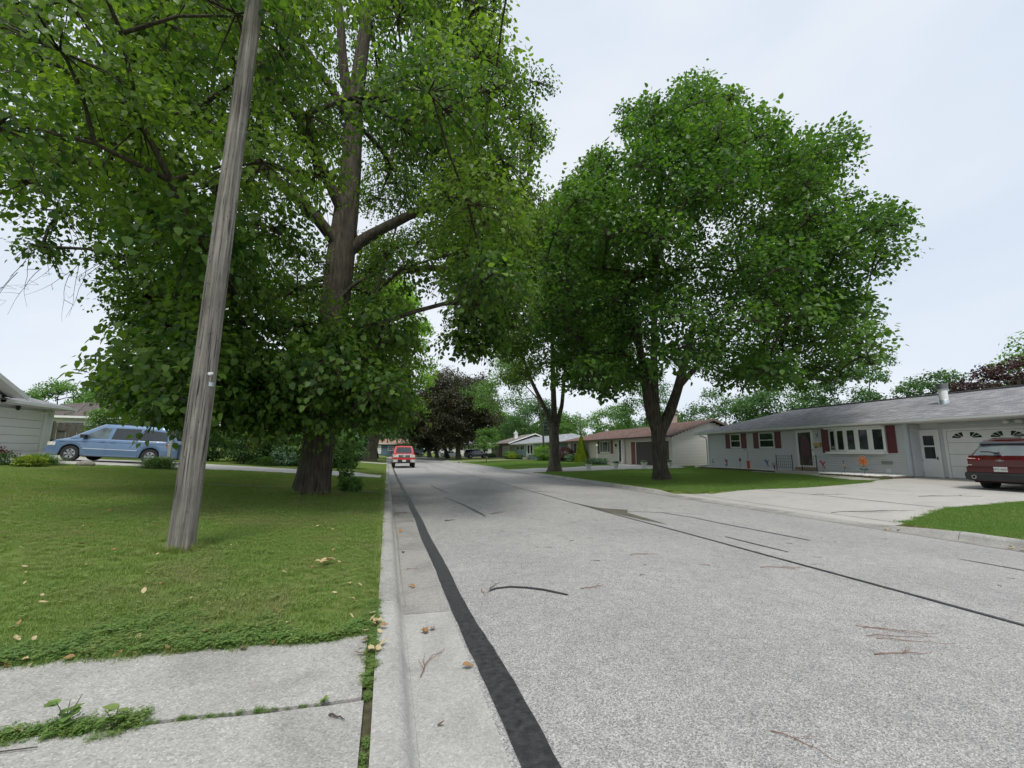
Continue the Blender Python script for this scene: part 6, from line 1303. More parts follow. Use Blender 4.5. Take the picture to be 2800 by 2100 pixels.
shrub('golden_shrub','golden bush in front of the light-blue house',G(20.4,70.5),(.8,1.6,.5),3000,.14,M_chart,98)
shrub('leafy_shrub','low shrubs under the tan house window',G(21,89),(.6,3,.45),2600,.16,M_shrub,99)
shrub('leafy_shrub','weedy green plants at the porch of the light-blue house',G(20.9,67.8),(.5,1.5,.35),1600,.13,M_shrub,100)
# lamp post, planters
lp=thing('lamp_post','white yard lamp post in the flowers before the cream house','lamp post',G(20.05,39.4)); mb=MB(); mb.lathe([(.07,0),(.07,.12),(.045,.16),(.04,1.45),(.06,1.47),(.05,1.52)],(0,0,0),12); mb.build('post',M_white,lp,smooth=True)
mb=MB(); mb.lathe([(.06,1.52),(.11,1.80),(.10,1.80),(.05,1.53)],(0,0,0),6); mb.build('lantern_glass',M_lens,lp); mb=MB(); mb.lathe([(.15,1.80),(.08,1.92),(.02,1.96),(.02,2.02),(.001,2.04)],(0,0,0),6); mb.build('lantern_cap',M_white,lp)
def urn(x,y,k,label):
    t=thing('planter',label,'planter',G(x,y,.02),0,'white urn planters along the driveway'); mb=MB()
    prof=[(.13,0),(.13,.03),(.17,.30),(.185,.38),(.235,.40),(.24,.46),(.22,.46),(.20,.42),(.05,.40)]
    vs=[];n=28
    for r_,h in prof:
        for j in range(n): a=2*math.pi*j/n; q=r_*(1+.03*math.cos(a*14)); vs.append((q*math.cos(a),q*math.sin(a),h))
    mb.add(vs,[(i*n+j,i*n+(j+1)%n,(i+1)*n+(j+1)%n,(i+1)*n+j) for i in range(len(prof)-1) for j in range(n)]+[tuple(range(n))[::-1]]); mb.build('urn',M_white,t,smooth=True)
    rg=np.random.default_rng(200+k); m=160; hgt=(.35,.12,.14,.16)[k]; P=rg.normal(0,.09,(m,3)); P[:,2]=.42+rg.uniform(0,hgt,m); D=P*3+rg.normal(0,.5,(m,3)); U=rg.normal(0,.4,(m,3))+(0,0,1); leafobj('plant',P,D,U,np.full(m,.09),rg.uniform(.2,1,m),'heart',M_hosta,t)
for k,(x,y,lb) in enumerate(((13.85,28.55,'white fluted urn with tall plant, nearest the forked trunk'),(15.9,28.3,'white fluted urn second from the forked trunk, with pale flowers'),(18.1,28.15,'white fluted urn third along the drive, with bluish flowers'),(20.3,28.3,'white fluted urn closest to the garage, half behind the maple trunk'))): urn(x,y,k,lb)
for k,x in enumerate((14.9,17.0,19.2,20.9)):
    mb=MB(); mb.box(-.28,.28,-.12,.12,0,.05); o=mb.build('paver',M_found); o.location=G(x,28.25,.0); tag(o,'small dark concrete paver at the lawn edge near the urns','paver',group='pavers between the white urns')
# bench-like iron ornament and downspout extension
mb=MB()
for k in range(14): a=random.uniform(0,6.28); mb.tube([(0,0,.1),(.35*math.cos(a),.35*math.sin(a)*.5,.35+random.uniform(0,.35)),(.45*math.cos(a+.5),.2*math.sin(a),.55)],.014,4)
o=mb.build('iron_trellis',M_black); o.location=G(20.7,42.0); tag(o,'dark iron garden trellis in the flowers under the cream house window','trellis')
o=MB(); o.box(-.05,.05,-1.9,0,-.05,.05); o=o.build('downspout_extension',M_white); o.location=(22.45,26.95,.74); o.rotation_euler=(R(0),R(0),R(-112)); o.rotation_euler=(R(3),0,R(-60)); tag(o,'white downspout pipe lying on the grass between the houses','drain pipe')
# yard stakes in front of house 1
def stake(label,y,z,col,kind,x=21.95):
    zb=float(lawn_z(x,y)); t=thing('garden_stake',label,'garden stake',(x,y,zb)); mb=MB(); mb.tube([(0,0,0),(0,0,z-zb)],.008,5); mb.build('rod',M_black,t); h=z-zb; m=mat('stake_'+label.split()[0]+kind,col,.4,var=.2,vscale=12); 
    def fl(pts,nm,mm=m,dx=-.02): b=MB(); b.prism([(dx,a,h+c) for a,c in pts],(.015,0,0)); return b.build(nm,mm,t)
    if kind=='bird':
        b=MB(); b.lathe([(.001,-.20),(.035,-.12),(.06,0),(.045,.08),(.03,.10),(.045,.15),(.02,.20),(.001,.21)],(0,0,0),10); o=b.build('bird_body',m,t,smooth=True); o.location=(0,0,h); o.rotation_euler=(R(-35),0,0)
        fl([(.0,.02),(.18,.10),(.20,.16),(.08,.12)],'wing'); fl([(-.02,.0),(-.16,.14),(-.20,.10),(-.10,-.02)],'wing'); fl([(-.06,-.14),(-.13,-.26),(-.18,-.24),(-.10,-.10)],'tail')
    elif kind=='disc':
        b=MB(); b.lathe([(.001,-.012),(.10,-.012),(.10,.012),(.001,.012)],(0,0,h),16,'x'); b.build('disc',m,t)
        for k in range(12): a=k*math.pi/6; fl([(.09*math.cos(a-.1),.09*math.sin(a-.1)),(.14*math.cos(a),.14*math.sin(a)),(.09*math.cos(a+.1),.09*math.sin(a+.1))],'petal')
    elif kind=='flower':
        for k in range(8): a=k*math.pi/4+.2; r_=.27; fl([(.02*math.cos(a),.02*math.sin(a)),(r_*.6*math.cos(a-.3),r_*.6*math.sin(a-.3)),(r_*math.cos(a),r_*math.sin(a)),(r_*.6*math.cos(a+.3),r_*.6*math.sin(a+.3))],'petal',dx=-.02-.01*(k%2))
        fl([(.05*math.cos(k),.05*math.sin(k)) for k in range(6)],'flower_centre',mat('flower_centre',(.45,.12,.01),.5),-.05)
        for q in (1,-1): fl([(0,-.42),(q*.12,-.34),(q*.24,-.33),(q*.12,-.42)],'leaf',mat('stake_leaf',(.01,.10,.06),.5))
    elif kind=='branch':
        for k in range(7): a=math.pi/2+(k-3)*.3; b=MB(); b.tube([(0,0,h-.25),(-.01,.12*math.cos(a),h-.05),(-.02,.26*math.cos(a),h+.22*math.sin(a))],[.012,.01,.006],5); b.build('twig',m,t)
    elif kind=='butterfly':
        b=MB(); b.lathe([(.001,-.08),(.03,-.05),(.04,0),(.02,.06),(.001,.08)],(0,0,h),8); b.build('bulb',m,t,smooth=True); fl([(0,.05),(.05,.22),(.02,.24),(0,.1)],'wing',M_curt); fl([(0,.05),(-.05,.22),(-.02,.24),(0,.1)],'wing',M_curt); fl([(0,-.1),(-.10,-.06),(-.06,-.13)],'leaf',mat('stake_leaf2',(.01,.09,.05),.5))
    t.scale=(.8,.8,1) if kind!='flower' else (.9,.9,1)
    return t
stake('red cardinal stake nearest the left house corner',24.35,1.05,(.30,.012,.015),'bird'); stake('red round flower disc stake beside the hook',23.15,1.18,(.28,.01,.02),'disc'); stake('blue jay stake left of the porch',21.1,1.07,(.02,.09,.28),'bird'); stake('red coral branch stake beside the porch',20.58,.90,(.32,.06,.05),'branch'); stake('scarlet cardinal stake right of the porch',17.4,1.07,(.30,.012,.03),'bird',21.7); stake('grey winged flower stake between cardinal and orange lily',16.3,1.02,(.55,.28,.16),'butterfly',21.7); stake('orange lily flower stake under the bow window',15.3,1.25,(.85,.20,.01),'flower',21.6)
hk=thing('shepherd_hook','black shepherd hook with hanging ornament and red feeder before the windows','hook',(21.95,22.5,float(lawn_z(21.95,22.5)))); mb=MB(); mb.tube([(0,0,0),(0,0,1.15),(0,.05,1.27),(0,.16,1.31),(0,.26,1.25),(0,.27,1.15)],.009,6); mb.build('rod',M_black,hk)
mb=MB(); mb.tube([(0,.26+.11*math.cos(a),.72+.11*math.sin(a)) for a in np.linspace(0,6.28,14)],.008,5); mb.tube([(0,.26,1.15),(0,.26,.83)],.003,4); mb.build('ring_ornament',M_rim,hk); mb=MB(); mb.box(-.04,.04,-.07,.07,.12,.55); mb.box(-.06,.06,-.10,.10,.55,.60); mb.build('feeder',mat('red_feeder',(.55,.04,.01),.4),hk)
mb=MB(); mb.lathe([(.01,0),(.01,.42),(.06,.43),(.06,.48),(.02,.52)],(0,0,0),8); mb.lathe([(.05,.62),(.05,.66)],(0,0,0),8); o=mb.build('solar_light',M_black); o.location=G(21.95,25.6); tag(o,'small solar light stake at the left house corner','garden light')
# ---- utility pole, near left
pm=barkmat('weathered_pole_wood',(.085,.075,.065),(.33,.305,.275),.03,1.0,26)
up=thing('utility_pole','tall weathered grey wooden utility pole rising from the near lawn','utility pole',(-2.24,6.1,float(ground_z(-2.24,6.1)))); 
n=32; hs=np.concatenate([[-.25,0,.08],np.linspace(.3,10.6,50)]); vs=[]
for i,h_ in enumerate(hs):
    rr=.138-.0045*h_ if h_>0 else .140; cx,cy=.006*h_+.0035*math.sin(h_*1.1),.002*math.sin(h_*.7)
    for j in range(n):
        a=2*math.pi*j/n; c=-.007*(max(0,math.cos(a*3+h_*.12+1))**14)-.004*(max(0,math.cos(a*7+.3*math.sin(h_)))**16); vs.append((cx+(rr+c+random.uniform(-.0012,.0012))*math.cos(a),cy+(rr+c+random.uniform(-.0012,.0012))*math.sin(a),h_))
mb=MB(); mb.add(vs,[(i*n+j,i*n+(j+1)%n,(i+1)*n+(j+1)%n,(i+1)*n+j) for i in range(len(hs)-1) for j in range(n)]+[tuple((len(hs)-1)*n+j for j in range(n))]); mb.build('pole',pm,up,smooth='full')
def onpole(h_,ang,dr=0): rr=.138-.0045*h_+dr; return (.006*h_+rr*math.cos(ang),rr*math.sin(ang),h_)
camang=math.atan2(-6.1,2.24)
for k in range(60):
    h_=random.uniform(.3,7.5); a=camang+random.uniform(-1.2,1.2); mb=MB(); q=onpole(h_,a,.001); mb.lathe([(.004,-.004),(.006,.003),(.001,.004)],(0,0,0),6,'x'); o=mb.build('nail',M_black,up); o.location=q; o.rotation_euler=(0,0,a)
for h_,a,s in ((2.08,.42,.02),(2.09,.62,.017)):
    mb=MB(); mb.lathe([(s,-.01),(s,.004),(.001,.008)],(0,0,0),12,'x'); o=mb.build('button',M_white,up); o.location=onpole(h_,camang+a,.002); o.rotation_euler=(0,0,camang+a)
mb=MB(); vs=[]; 
for i in range(7):
    a=camang+.45+.1*i
    for dz in (0,.05): vs.append(onpole(1.93+dz,a,.006))
mb.add(vs,[(2*i,2*i+1,2*i+3,2*i+2) for i in range(6)]); mb.build('metal_tag',M_metal,up)
mb=MB()
for k in range(44):
    h_=random.uniform(.5,7.0); a=camang+random.uniform(-1.2,1.2); l=random.uniform(.12,.7); mb.tube([onpole(h_,a,.0005),onpole(h_+l*.5,a+random.uniform(-.02,.02),.0012),onpole(h_+l,a+random.uniform(-.02,.02),.0003)],[.0006,.0034,.0006],4)
mb.build('drying_cracks',M_black,up,kind='stuff')
# distant tree line closing the horizon
rg=np.random.default_rng(300); n=40000; th=rg.uniform(R(-75),R(80),n); rad=rg.uniform(150,175,n); hh=9+3.5*np.sin(th*23)+2.5*np.sin(th*51+1)+1.5*np.sin(th*110); z=rg.uniform(0,1,n)**.8*hh
P=np.stack([rad*np.sin(th),rad*np.cos(th),z+2.2],-1); D=rg.normal(0,1,(n,3)); U=rg.normal(0,.6,(n,3))+(0,0,1); o=leafobj('treeline',P,D,U,np.full(n,1.9),np.clip(.3+.3*np.sin(th*37)+rg.normal(0,.15,n),0,.76),'quad',M_far,None); tag(o,'far line of mixed green trees behind the houses','trees')
# ================================================================ GRASS, WEEDS, LITTER
def gblade(name,stops,rough=.6):
    return leafmat(name,*stops,trans=.35,rough=rough)
M_gr=leafmat('lawn_blades',(.125,.20,.05),(.28,.40,.105),(.50,.46,.24),.42,.6,patch=((.33,.31,.16),.9,.47,.70,.7))
M_gr2=leafmat('mown_blades',(.095,.18,.042),(.21,.34,.08),(.38,.38,.17),.42,.6,patch=((.25,.29,.10),.7,.5,.75,.5))
M_clov=leafmat('clover_leaves',(.085,.16,.045),(.20,.33,.09),(.30,.36,.13),.35,.6,patch=((.20,.24,.07),5,.45,.7,.6))
HID=bpy.data.collections.new('grass_sources')
def patchmesh(name,rg,n,size,h0,h1,w,m,clover=0,dry=.08):
    P=np.stack([rg.normal(0,size*.5,n),rg.normal(0,size*.5,n),np.full(n,-.004)],-1); a=rg.uniform(0,6.283,n); lean=rg.uniform(.1,.85,n)
    D=np.stack([np.cos(a)*lean,np.sin(a)*lean,np.ones(n)],-1); D/=np.linalg.norm(D,axis=1,keepdims=True); U=np.stack([-np.cos(a),-np.sin(a),lean],-1)+rg.normal(0,.2,(n,3))
    S=rg.uniform(h0,h1,n); T=np.array([(0,.5,0),(0,-.5,0),(.55,.38,.0),(.55,-.38,0),(1,0,-.22)])
    V=np.cross(U,D); V/=np.linalg.norm(V,axis=1,keepdims=True); U=np.cross(D,V)
    v=P[:,None,:]+S[:,None,None]*(T[None,:,0:1]*D[:,None]+T[None,:,2:3]*U[:,None])+w*rg.uniform(.7,1.4,n)[:,None,None]*T[None,:,1:2]*V[:,None]
    F=np.array([(0,1,3),(0,3,2),(2,3,4)]); f=((np.arange(n)*5)[:,None,None]+F[None]).reshape(-1,3); v=v.reshape(-1,3)
    tone=np.repeat(np.where(rg.uniform(0,1,n)<dry,rg.uniform(.85,1,n),rg.uniform(.05,.75,n)),5)
    if clover:
        k=clover; c=np.stack([rg.normal(0,size*.5,k),rg.normal(0,size*.5,k),rg.uniform(h0*.4,h1*.9,k)],-1); vv=[];ff=[]
        for i in range(k):
            rot=rg.uniform(0,2.1)
            for q in range(3):
                b=rot+q*2.094; L_=rg.uniform(.009,.015); d=np.array([math.cos(b),math.sin(b),rg.uniform(-.2,.35)]); s=np.array([-math.sin(b),math.cos(b),0]); o=len(vv)
                vv+=[c[i],c[i]+d*L_*.6+s*L_*.5,c[i]+d*L_,c[i]+d*L_*.6-s*L_*.5]; ff+=[(o,o+1,o+2),(o,o+2,o+3)]
        off=len(v); v=np.vstack([v,np.array(vv)]); f=np.vstack([f,np.array(ff)+off]); tone=np.concatenate([tone,np.repeat(rg.uniform(.2,.9,k),12)])
    me=npmesh(name,v,f,m,False); at=me.attributes.new('tone','FLOAT','POINT'); at.data.foreach_set('value',tone.astype(np.float32))
    return bpy.data.objects.new(name,me)
def scatter(name,pts,scl,srcs,label,cat,seed):
    """points mesh + geometry nodes instancing the source tufts"""
    n=len(pts); me=bpy.data.meshes.new(name); me.vertices.add(n); me.vertices.foreach_set('co',np.ascontiguousarray(pts,np.float32).ravel())
    at=me.attributes.new('scl','FLOAT','POINT'); at.data.foreach_set('value',scl.astype(np.float32)); rg=np.random.default_rng(seed)
    at=me.attributes.new('rotz','FLOAT','POINT'); at.data.foreach_set('value',rg.uniform(0,6.283,n).astype(np.float32)); at=me.attributes.new('idx','INT','POINT'); at.data.foreach_set('value',rg.integers(0,len(srcs),n).astype(np.int32)); me.update()
    o=link(name,me); c=bpy.data.collections.new(name+'_src')
    for s in srcs: c.objects.link(s)
    ng=bpy.data.node_groups.new(name,'GeometryNodeTree'); ng.interface.new_socket('Geometry',in_out='INPUT',socket_type='NodeSocketGeometry'); ng.interface.new_socket('Geometry',in_out='OUTPUT',socket_type='NodeSocketGeometry')
    N=ng.nodes; L=ng.links; gi=N.new('NodeGroupInput'); go=N.new('NodeGroupOutput'); ip=N.new('GeometryNodeInstanceOnPoints'); ci=N.new('GeometryNodeCollectionInfo'); ci.inputs['Collection'].default_value=c; ci.inputs['Separate Children'].default_value=True; ci.inputs['Reset Children'].default_value=True
    L.new(gi.outputs[0],ip.inputs['Points']); L.new(ci.outputs[0],ip.inputs['Instance']); ip.inputs['Pick Instance'].default_value=True
    def attr(nm,ty): a=N.new('GeometryNodeInputNamedAttribute'); a.data_type=ty; a.inputs['Name'].default_value=nm; return a.outputs['Attribute']
    L.new(attr('idx','INT'),ip.inputs['Instance Index']); cx=N.new('ShaderNodeCombineXYZ'); L.new(attr('rotz','FLOAT'),cx.inputs[2]); L.new(cx.outputs[0],ip.inputs['Rotation']); L.new(attr('scl','FLOAT'),ip.inputs['Scale']); L.new(ip.outputs[0],go.inputs[0])
    md=o.modifiers.new('scatter','NODES'); md.node_group=ng; return tag(o,label,cat,kind='stuff')
rg=np.random.default_rng(400)
def okpts(X,Y,pad=.02):
    k=np.ones(len(X),bool)
    for D in (D1,D2,D3): k&=~inpoly(X,Y,D)
    k&=~((X>-pad)&(X<9.94+pad)); k&=~((X<0)&(Y<3.43+X*.115*1.0+.0)&(X>-9)); k&=~((X>21.4)&(X<31)&(Y>14)&(Y<27)); k&=~((X>19.6)&(X<21.6)&(Y>13.9)&(Y<18)&((X-19.6)*2+13.9<Y)&((X-20.2)*3.2+13.5>Y)) ; k&=~((X<0)&(Y>49.8)&(Y<53)); k&=~((X>21.6)&(X<30.6)&(Y>30)&(Y<78)); k&=~((X>10)&(X<20.5)&(Y>65)&(Y<66)); return k
def jit(x0,x1,y0,y1,step):
    A,B=np.meshgrid(np.arange(x0,x1,step),np.arange(y0,y1,step)); X=A.ravel()+rg.uniform(-.5,.5,A.size)*step*1.1; Y=B.ravel()+rg.uniform(-.5,.5,A.size)*step*1.1; return X,Y
def place(X,Y,dens=None,keepnoise=None):
    k=okpts(X,Y)
    if keepnoise is not None: k&=keepnoise(X,Y)
    X,Y=X[k],Y[k]; return np.stack([X,Y,lawn_z(X,Y)],-1)
near=[patchmesh('grass_tuft',np.random.default_rng(500+i),120,.062,.022,.055,.0030,M_gr,clover=(0,0,6,0,10)[i],dry=(.06,.16,.08,.10,.05)[i]) for i in range(5)]
thin=lambda X,Y: rg.uniform(0,1,len(X))< np.clip(.80+.45*np.sin(X*1.7+Y*.6)*np.sin(Y*1.1-X*.4)+.15*np.sin(X*5+Y*3),.42,1)
X,Y=jit(-9,0,3.0,9.5,.058); P=place(X,Y,keepnoise=thin); k=(np.abs(np.arctan2(P[:,0],P[:,1])+R(2))<R(62)); P=P[k]
scatter('lawn_grass',P,rg.uniform(.6,1.1,len(P))*(1+.25*np.sin(P[:,0]*2+P[:,1])),near,'thin patchy grass blades of the near left lawn','grass',1)
far_=[patchmesh('grass_tuft_far',np.random.default_rng(520+i),160,.13,.025,.05,.0065,M_gr,dry=.08) for i in range(4)]
X,Y=jit(-20,0,9.4,49,.15); P=place(X,Y); scatter('lawn_grass',P,rg.uniform(.7,1.15,len(P)),far_,'mown grass of the left lawn around the linden','grass',2)
mown=[patchmesh('grass_tuft_mown',np.random.default_rng(540+i),170,.13,.02,.042,.0060,M_gr2,dry=.03) for i in range(4)]
X,Y=jit(9.96,22,2,7.6,.11); P=place(X,Y); scatter('lawn_grass',P,rg.uniform(.7,1.2,len(P)),mown,'mown grass wedge at the right frame edge beside the kerb','grass',3)
X,Y=jit(9.96,26,12.4,60,.17); P=place(X,Y); scatter('lawn_grass',P,rg.uniform(.8,1.2,len(P)),mown,'neatly mown grass of the right front lawns','grass',4)
# clover and weeds along the pavement edge and in the joints
clv=[patchmesh('clover_tuft',np.random.default_rng(560+i),70,.06,.03,.07,.0028,M_clov,clover=30,dry=.15) for i in range(4)]
X=rg.uniform(-5.5,-.02,1500); Y=3.47+X*.125+np.abs(rg.normal(0,.26,len(X)))*np.clip(1.5+X*.25,.25,1.5)*(.65+.5*np.sin(X*3.1)+.35*np.sin(X*7.7+1)); e1=np.stack([X,Y,lawn_z(X,Y)],-1)[okpts(X,Y)]
X=rg.uniform(-.055,.01,200); Y=rg.uniform(2.75,4.2,200); e2=np.stack([X,Y,np.full(200,.115)],-1)
P=np.vstack([e1,e2]); scatter('clover_edge',P,rg.uniform(.35,1.0,len(P))*np.where(np.arange(len(P))<len(e1),1,.6),clv,'clover and weeds spilling over the pavement edge and kerb joint','weeds',5)
def jy(x): return np.interp(-x,[.10,1.35,1.5,8],[2.605,2.545,2.52,2.04])
X=-rg.uniform(.2,1.0,45)**1.0*1.3; X=np.concatenate([X,-rg.uniform(1.0,3.2,330)]); Y=jy(X)+rg.normal(0,.012,len(X))*np.where(X<-1,2.6,.7); s=np.where(X<-1.0,rg.uniform(.25,.72,len(X)),rg.uniform(.12,.36,len(X)))
P=np.stack([X,Y,fz(X,Y)-.005],-1); X2=rg.uniform(-.045,-.01,34); Y2=np.where(rg.uniform(0,1,34)<.5,rg.uniform(1.9,2.3,34),rg.uniform(2.62,2.8,34)); P2=np.stack([X2,Y2,np.full(34,.10)],-1)
scatter('joint_weeds',np.vstack([P,P2]),np.concatenate([s,rg.uniform(.2,.45,34)]),clv,'weeds and moss rooted in the cracks between pavement slabs','weeds',6)
# a couple of broad-leaved weeds
def weed(label,x,y,n,s,h_,sd):
    rg=np.random.default_rng(sd); t=thing('weed',label,'weed',(x,y,float(fz(x,y)) if y<3.3 else float(lawn_z(x,y)))); mb=MB(); st=[]
    for k in range(3): a=rg.uniform(0,6.28); e=(h_*.35*math.cos(a),h_*.35*math.sin(a),h_*rg.uniform(.7,1)); mb.tube([(0,0,-.02),(e[0]*.4,e[1]*.4,e[2]*.6),e],[.003,.0025,.0015],4); st.append(e)
    mb.build('stem',mat('weed_stem',(.10,.12,.05),.7),t); P=[];D=[]
    for k in range(n): e=st[k%3]; q=rg.uniform(.25,1); a=rg.uniform(0,6.28); P.append((e[0]*q,e[1]*q,e[2]*q)); D.append((math.cos(a),math.sin(a),rg.uniform(-.1,.5)))
    leafobj('leaves',np.array(P),np.array(D,float),np.tile([0,0,1.],(n,1))+rg.normal(0,.2,(n,3)),rg.uniform(.6,1.1,n)*s,rg.uniform(.3,.9,n),'heart',M_clov,t); return t
weed('upright leafy weed in the pavement joint, tallest one',-1.28,2.54,12,.055,.13,1); weed('broad leafed weed beside the tallest one in the pavement joint',-1.10,2.53,14,.06,.10,2); weed('tiny bright weed near the kerb end of the pavement joint',-.24,2.60,8,.03,.03,3)
weed('leafy weed at the left end of the pavement joint',-1.95,2.50,12,.045,.08,4)
# tall grass round the pole foot and along kerb
tl=[patchmesh('tall_tuft',np.random.default_rng(580+i),34,.03,.10,.24,.004,M_gr,dry=.3) for i in range(3)]
a=rg.uniform(0,6.28,90); q=rg.uniform(.13,.19,90); A1=np.stack([-2.24+q*np.cos(a),6.1+q*np.sin(a),np.full(90,float(lawn_z(-2.24,6.1)))],-1)
Y=rg.uniform(4.6,30,420); X=rg.uniform(-.07,-.015,420); A2=np.stack([X,Y,lawn_z(X,Y)],-1); a=rg.uniform(0,6.28,130); q=rg.uniform(.5,.72,130); A3=np.stack([-1.95+q*np.cos(a),13.5+q*np.sin(a),lawn_z(-1.95+q*np.cos(a),13.5)],-1)
P=np.vstack([A1,A2,A3]); scatter('tall_grass',P,np.concatenate([rg.uniform(.25,.7,90),rg.uniform(.25,.6,420),rg.uniform(.4,1.0,130)]),tl,'untrimmed taller grass round pole, trunk and kerb back','grass',7)
# fallen dry leaves, each its own object
M_dry=[mat('dry_leaf_tan',(.50,.38,.20),.8,var=.25,vscale=30),mat('dry_leaf_brown',(.30,.17,.075),.8,var=.3,vscale=30),mat('dry_leaf_pale',(.45,.37,.21),.8,var=.2,vscale=30)]
def drymesh(i):
    rg=np.random.default_rng(600+i); mb=MB(); n=6; vs=[]
    for k in range(n+1):
        t=k/n; w_=.30*math.sin(math.pi*min(1,t*1.02+.02))**.8; cu=.16*math.sin(t*3+i); vs+=[(t,-w_,cu+.12*rg.uniform(.2,1)),(t,0,cu),(t,w_,cu+.12*rg.uniform(.2,1))]
    fs=[]
    for k in range(n): fs+=[(3*k,3*k+1,3*k+4,3*k+3),(3*k+1,3*k+2,3*k+5,3*k+4)]
    me=bpy.data.meshes.new('fallen_leaf'); me.from_pydata(vs,[],fs); me.materials.append(M_dry[i%3]); return me
DM=[drymesh(i) for i in range(6)]
def fallen(x,y,z,s,label,group,i=None):
    o=bpy.data.objects.new('fallen_leaf',DM[random.randrange(6) if i is None else i]); COL.objects.link(o); o.location=(x,y,z); o.scale=(s,s,s); o.rotation_euler=(random.uniform(-.4,.4),random.uniform(-.35,.2),random.uniform(0,6.28)); return tag(o,label,'leaf',group)
GL='dead leaves scattered on the near left lawn'; LL='tan dead leaf lying in the near left lawn grass'
for k in range(70):
    y=3.5+5.5*random.random()**1.5; x=-random.uniform(.15,min(4.5,y*.75)); fallen(x,y,float(lawn_z(x,y))+.035,random.uniform(.03,.062),LL,GL)
for k in range(9): x=-.62+random.uniform(-.07,.07); y=5.45+random.uniform(-.1,.1); fallen(x,y,float(lawn_z(x,y))+.05,random.uniform(.06,.10),'curled tan leaf in the small heap on the near lawn','heap of curled leaves on the lawn',0)
for k in range(34):
    t=random.random(); x=-.12-3.0*t; y=3.47+x*.125+random.uniform(-.05,.02); fallen(x,y,float(fz(x,y))+.012,random.uniform(.03,.06),'brown leaf caught along the pavement and grass edge','leaves along the pavement edge',random.choice((1,4,0)))
for k in range(22): x=random.uniform(-.1,.03); y=3.05+random.uniform(0,.75); fallen(x,y,.15,random.uniform(.035,.07),'yellow-brown leaf piled in the kerb gap beside the pavement','leaves piled in the kerb gap')
for k in range(12): x=-1.4-random.random()*.8; y=float(jy(x))+random.uniform(-.04,.04); fallen(x,y,float(fz(x,y))+.02,random.uniform(.03,.05),'bleached leaf lying among the joint weeds','leaves among the joint weeds')
for i,(x,y) in enumerate([(.36,3.72),(.40,3.75),(.33,3.70),(.42,3.70),(.30,4.9),(.34,4.92),(.55,3.05),(.33,2.5),(.30,6.5),(.34,8.2),(.30,8.4),(.28,10.2)]): fallen(x,y,.015,random.uniform(.05,.08),'brown leaf lying in the left gutter','leaves in the left gutter',1 if i!=7 else 4)
for k in range(26): fallen(9.55+random.uniform(-.05,.14),random.uniform(3.9,4.75),.03,random.uniform(.05,.09),'tan leaf drifted against the right kerb','leaves drifted against the right kerb')
for k in range(5): fallen(9.50+random.uniform(-.05,.05),6.35+random.uniform(-.15,.15),.03,random.uniform(.05,.09),'tan leaf by the end of the right kerb','leaves at the right kerb end')
# white clover heads / pale litter on lawns
# twigs
M_tw=mat('fallen_twig',(.20,.105,.065),.85,var=.3,vscale=20); M_twd=mat('dark_twig',(.06,.05,.045),.85,var=.3,vscale=20)
def twig(label,x,y,l,a,fork=2,m=M_tw,th=.004,zf=None,group=None,cv=.2):
    z=(zf or (lambda a,b: float(crown(a,b)) if .6<a<9.5 else (.01 if 0.2<a<.62 else float(drive_z(a,b)) if a>9.9 else float(fz(a,b)))))
    mb=MB(); pts=[]; p=np.array([x,y]); an=a; n=6
    for i in range(n+1): pts.append((p[0],p[1],z(p[0],p[1])+th*1.3+.008*math.sin(i*1.2)**2)); an+=random.uniform(-cv,cv); p=p+np.array([math.cos(an),math.sin(an)])*l/n
    mb.tube(pts,[th*(1-.1*i) for i in range(n+1)],5)
    for k in range(fork):
        i=random.randrange(1,n-1); an=a+random.choice((-1,1))*random.uniform(.4,.9); q=pts[i]; e=[q]; 
        for j in range(1,4): c=(q[0]+math.cos(an)*l*.13*j,q[1]+math.sin(an)*l*.13*j); e.append((c[0],c[1],z(*c)+th+.01)); an+=random.uniform(-.2,.3)
        mb.tube(e,[th*.6,th*.5,th*.4,th*.25],4)
    o=mb.build('twig',m,loc=(x,y,z(x,y))); return tag(o,label,'twig',group)
twig('long curled reddish twig lying in the near gutter',.28,3.0,.42,1.1,3,th=.0035,cv=.4)
twig('forked reddish twig right of the curved tar patch',2.0,4.35,.30,-.1,2,th=.004); twig('small twig left of the curved tar patch',1.02,4.65,.22,-1.6,1,th=.004); twig('dark twig above the left end of the curved tar patch',1.1,4.62,.25,1.0,2,M_twd)
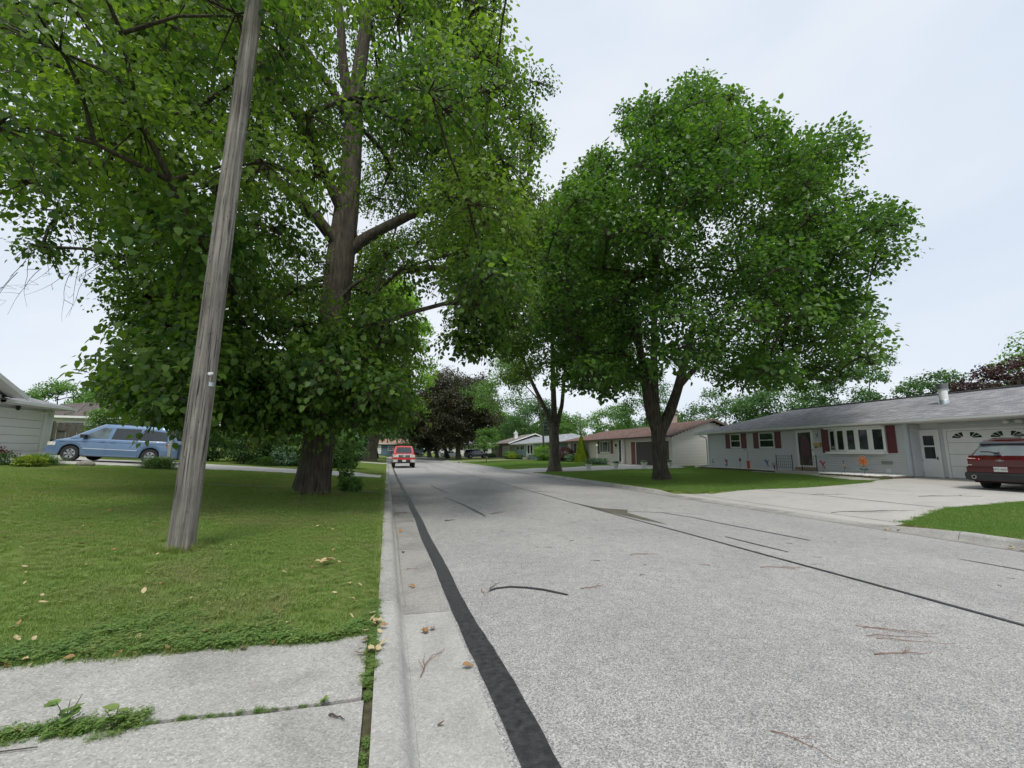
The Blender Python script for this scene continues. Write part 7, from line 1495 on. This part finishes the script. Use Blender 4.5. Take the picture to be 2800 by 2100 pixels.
for i in range(4): twig('reddish twig in the bundle at the lower right of the road',3.70+random.uniform(-.1,.1),2.75+random.uniform(-.12,.14),.50,-.55+random.uniform(-.3,.25),1,th=.0026,group='twig bundle on the lower right of the road')
twig('crooked twig below the bundle at the right of the road',3.35,2.45,.42,-.3,2,th=.004); twig('thin twig near the bottom middle of the road',1.95,1.98,.30,-1.0,1,th=.003)
twig('thin twigs beside the middle tar line',4.5,4.55,.5,-.2,3,th=.004); twig('pale twig in the middle of the near road',3.3,5.55,.4,.1,2,th=.004); twig('reddish twig by the slanting tar strip',2.35,9.9,.5,.4,2,th=.006)
twig('dark stick fragment on the road ahead of the gutter',1.22,9.2,.22,.0,0,M_twd,.010); twig('dark curved stick on the near pavement slab',-.20,2.48,.10,-.5,0,M_twd,.006); twig('long thin stick lying on the left pavement joint',-2.2,2.42,.9,.12,1,M_twd,.006)
twig('long curved stick on the wide driveway',10.6,8.4,1.7,-.15,3,M_twd,.006,cv=.3); twig('dark stick near the grass wedge on the driveway',15.0,9.2,1.5,-.45,2,M_twd,.007); twig('tangled twig on the driveway joint',12.9,10.8,1.0,-.2,4,M_twd,.005)
twig('reddish twig across the left gutter',.25,10.6,.36,.1,2,th=.006); twig('short twig in the left gutter beyond the joint',.30,5.6,.16,.0,1,th=.004)
for k in range(80):
    y=2.2+random.random()**.8*16; x=random.uniform(1.0,9.3); twig('tiny bark fragment on the street surface',x,y,random.uniform(.04,.13),random.uniform(0,3.1),0,random.choice((M_tw,M_twd,M_twd)),random.uniform(.002,.004),group='bark and twig fragments on the street')
# fire hydrant far off
mb=MB(); mb.lathe([(.16,0),(.16,.05),(.11,.07),(.11,.5),(.15,.52),(.13,.62),(.05,.70),(.001,.72)],(0,0,0),12); mb.lathe([(.05,-.2),(.05,.2)],(0,0,.42),8,'x'); o=mb.build('fire_hydrant',mat('hydrant_yellow',(.55,.25,.02),.5)); o.location=G(-7.5,88); tag(o,'small orange fire hydrant far away on the left verge','fire hydrant')
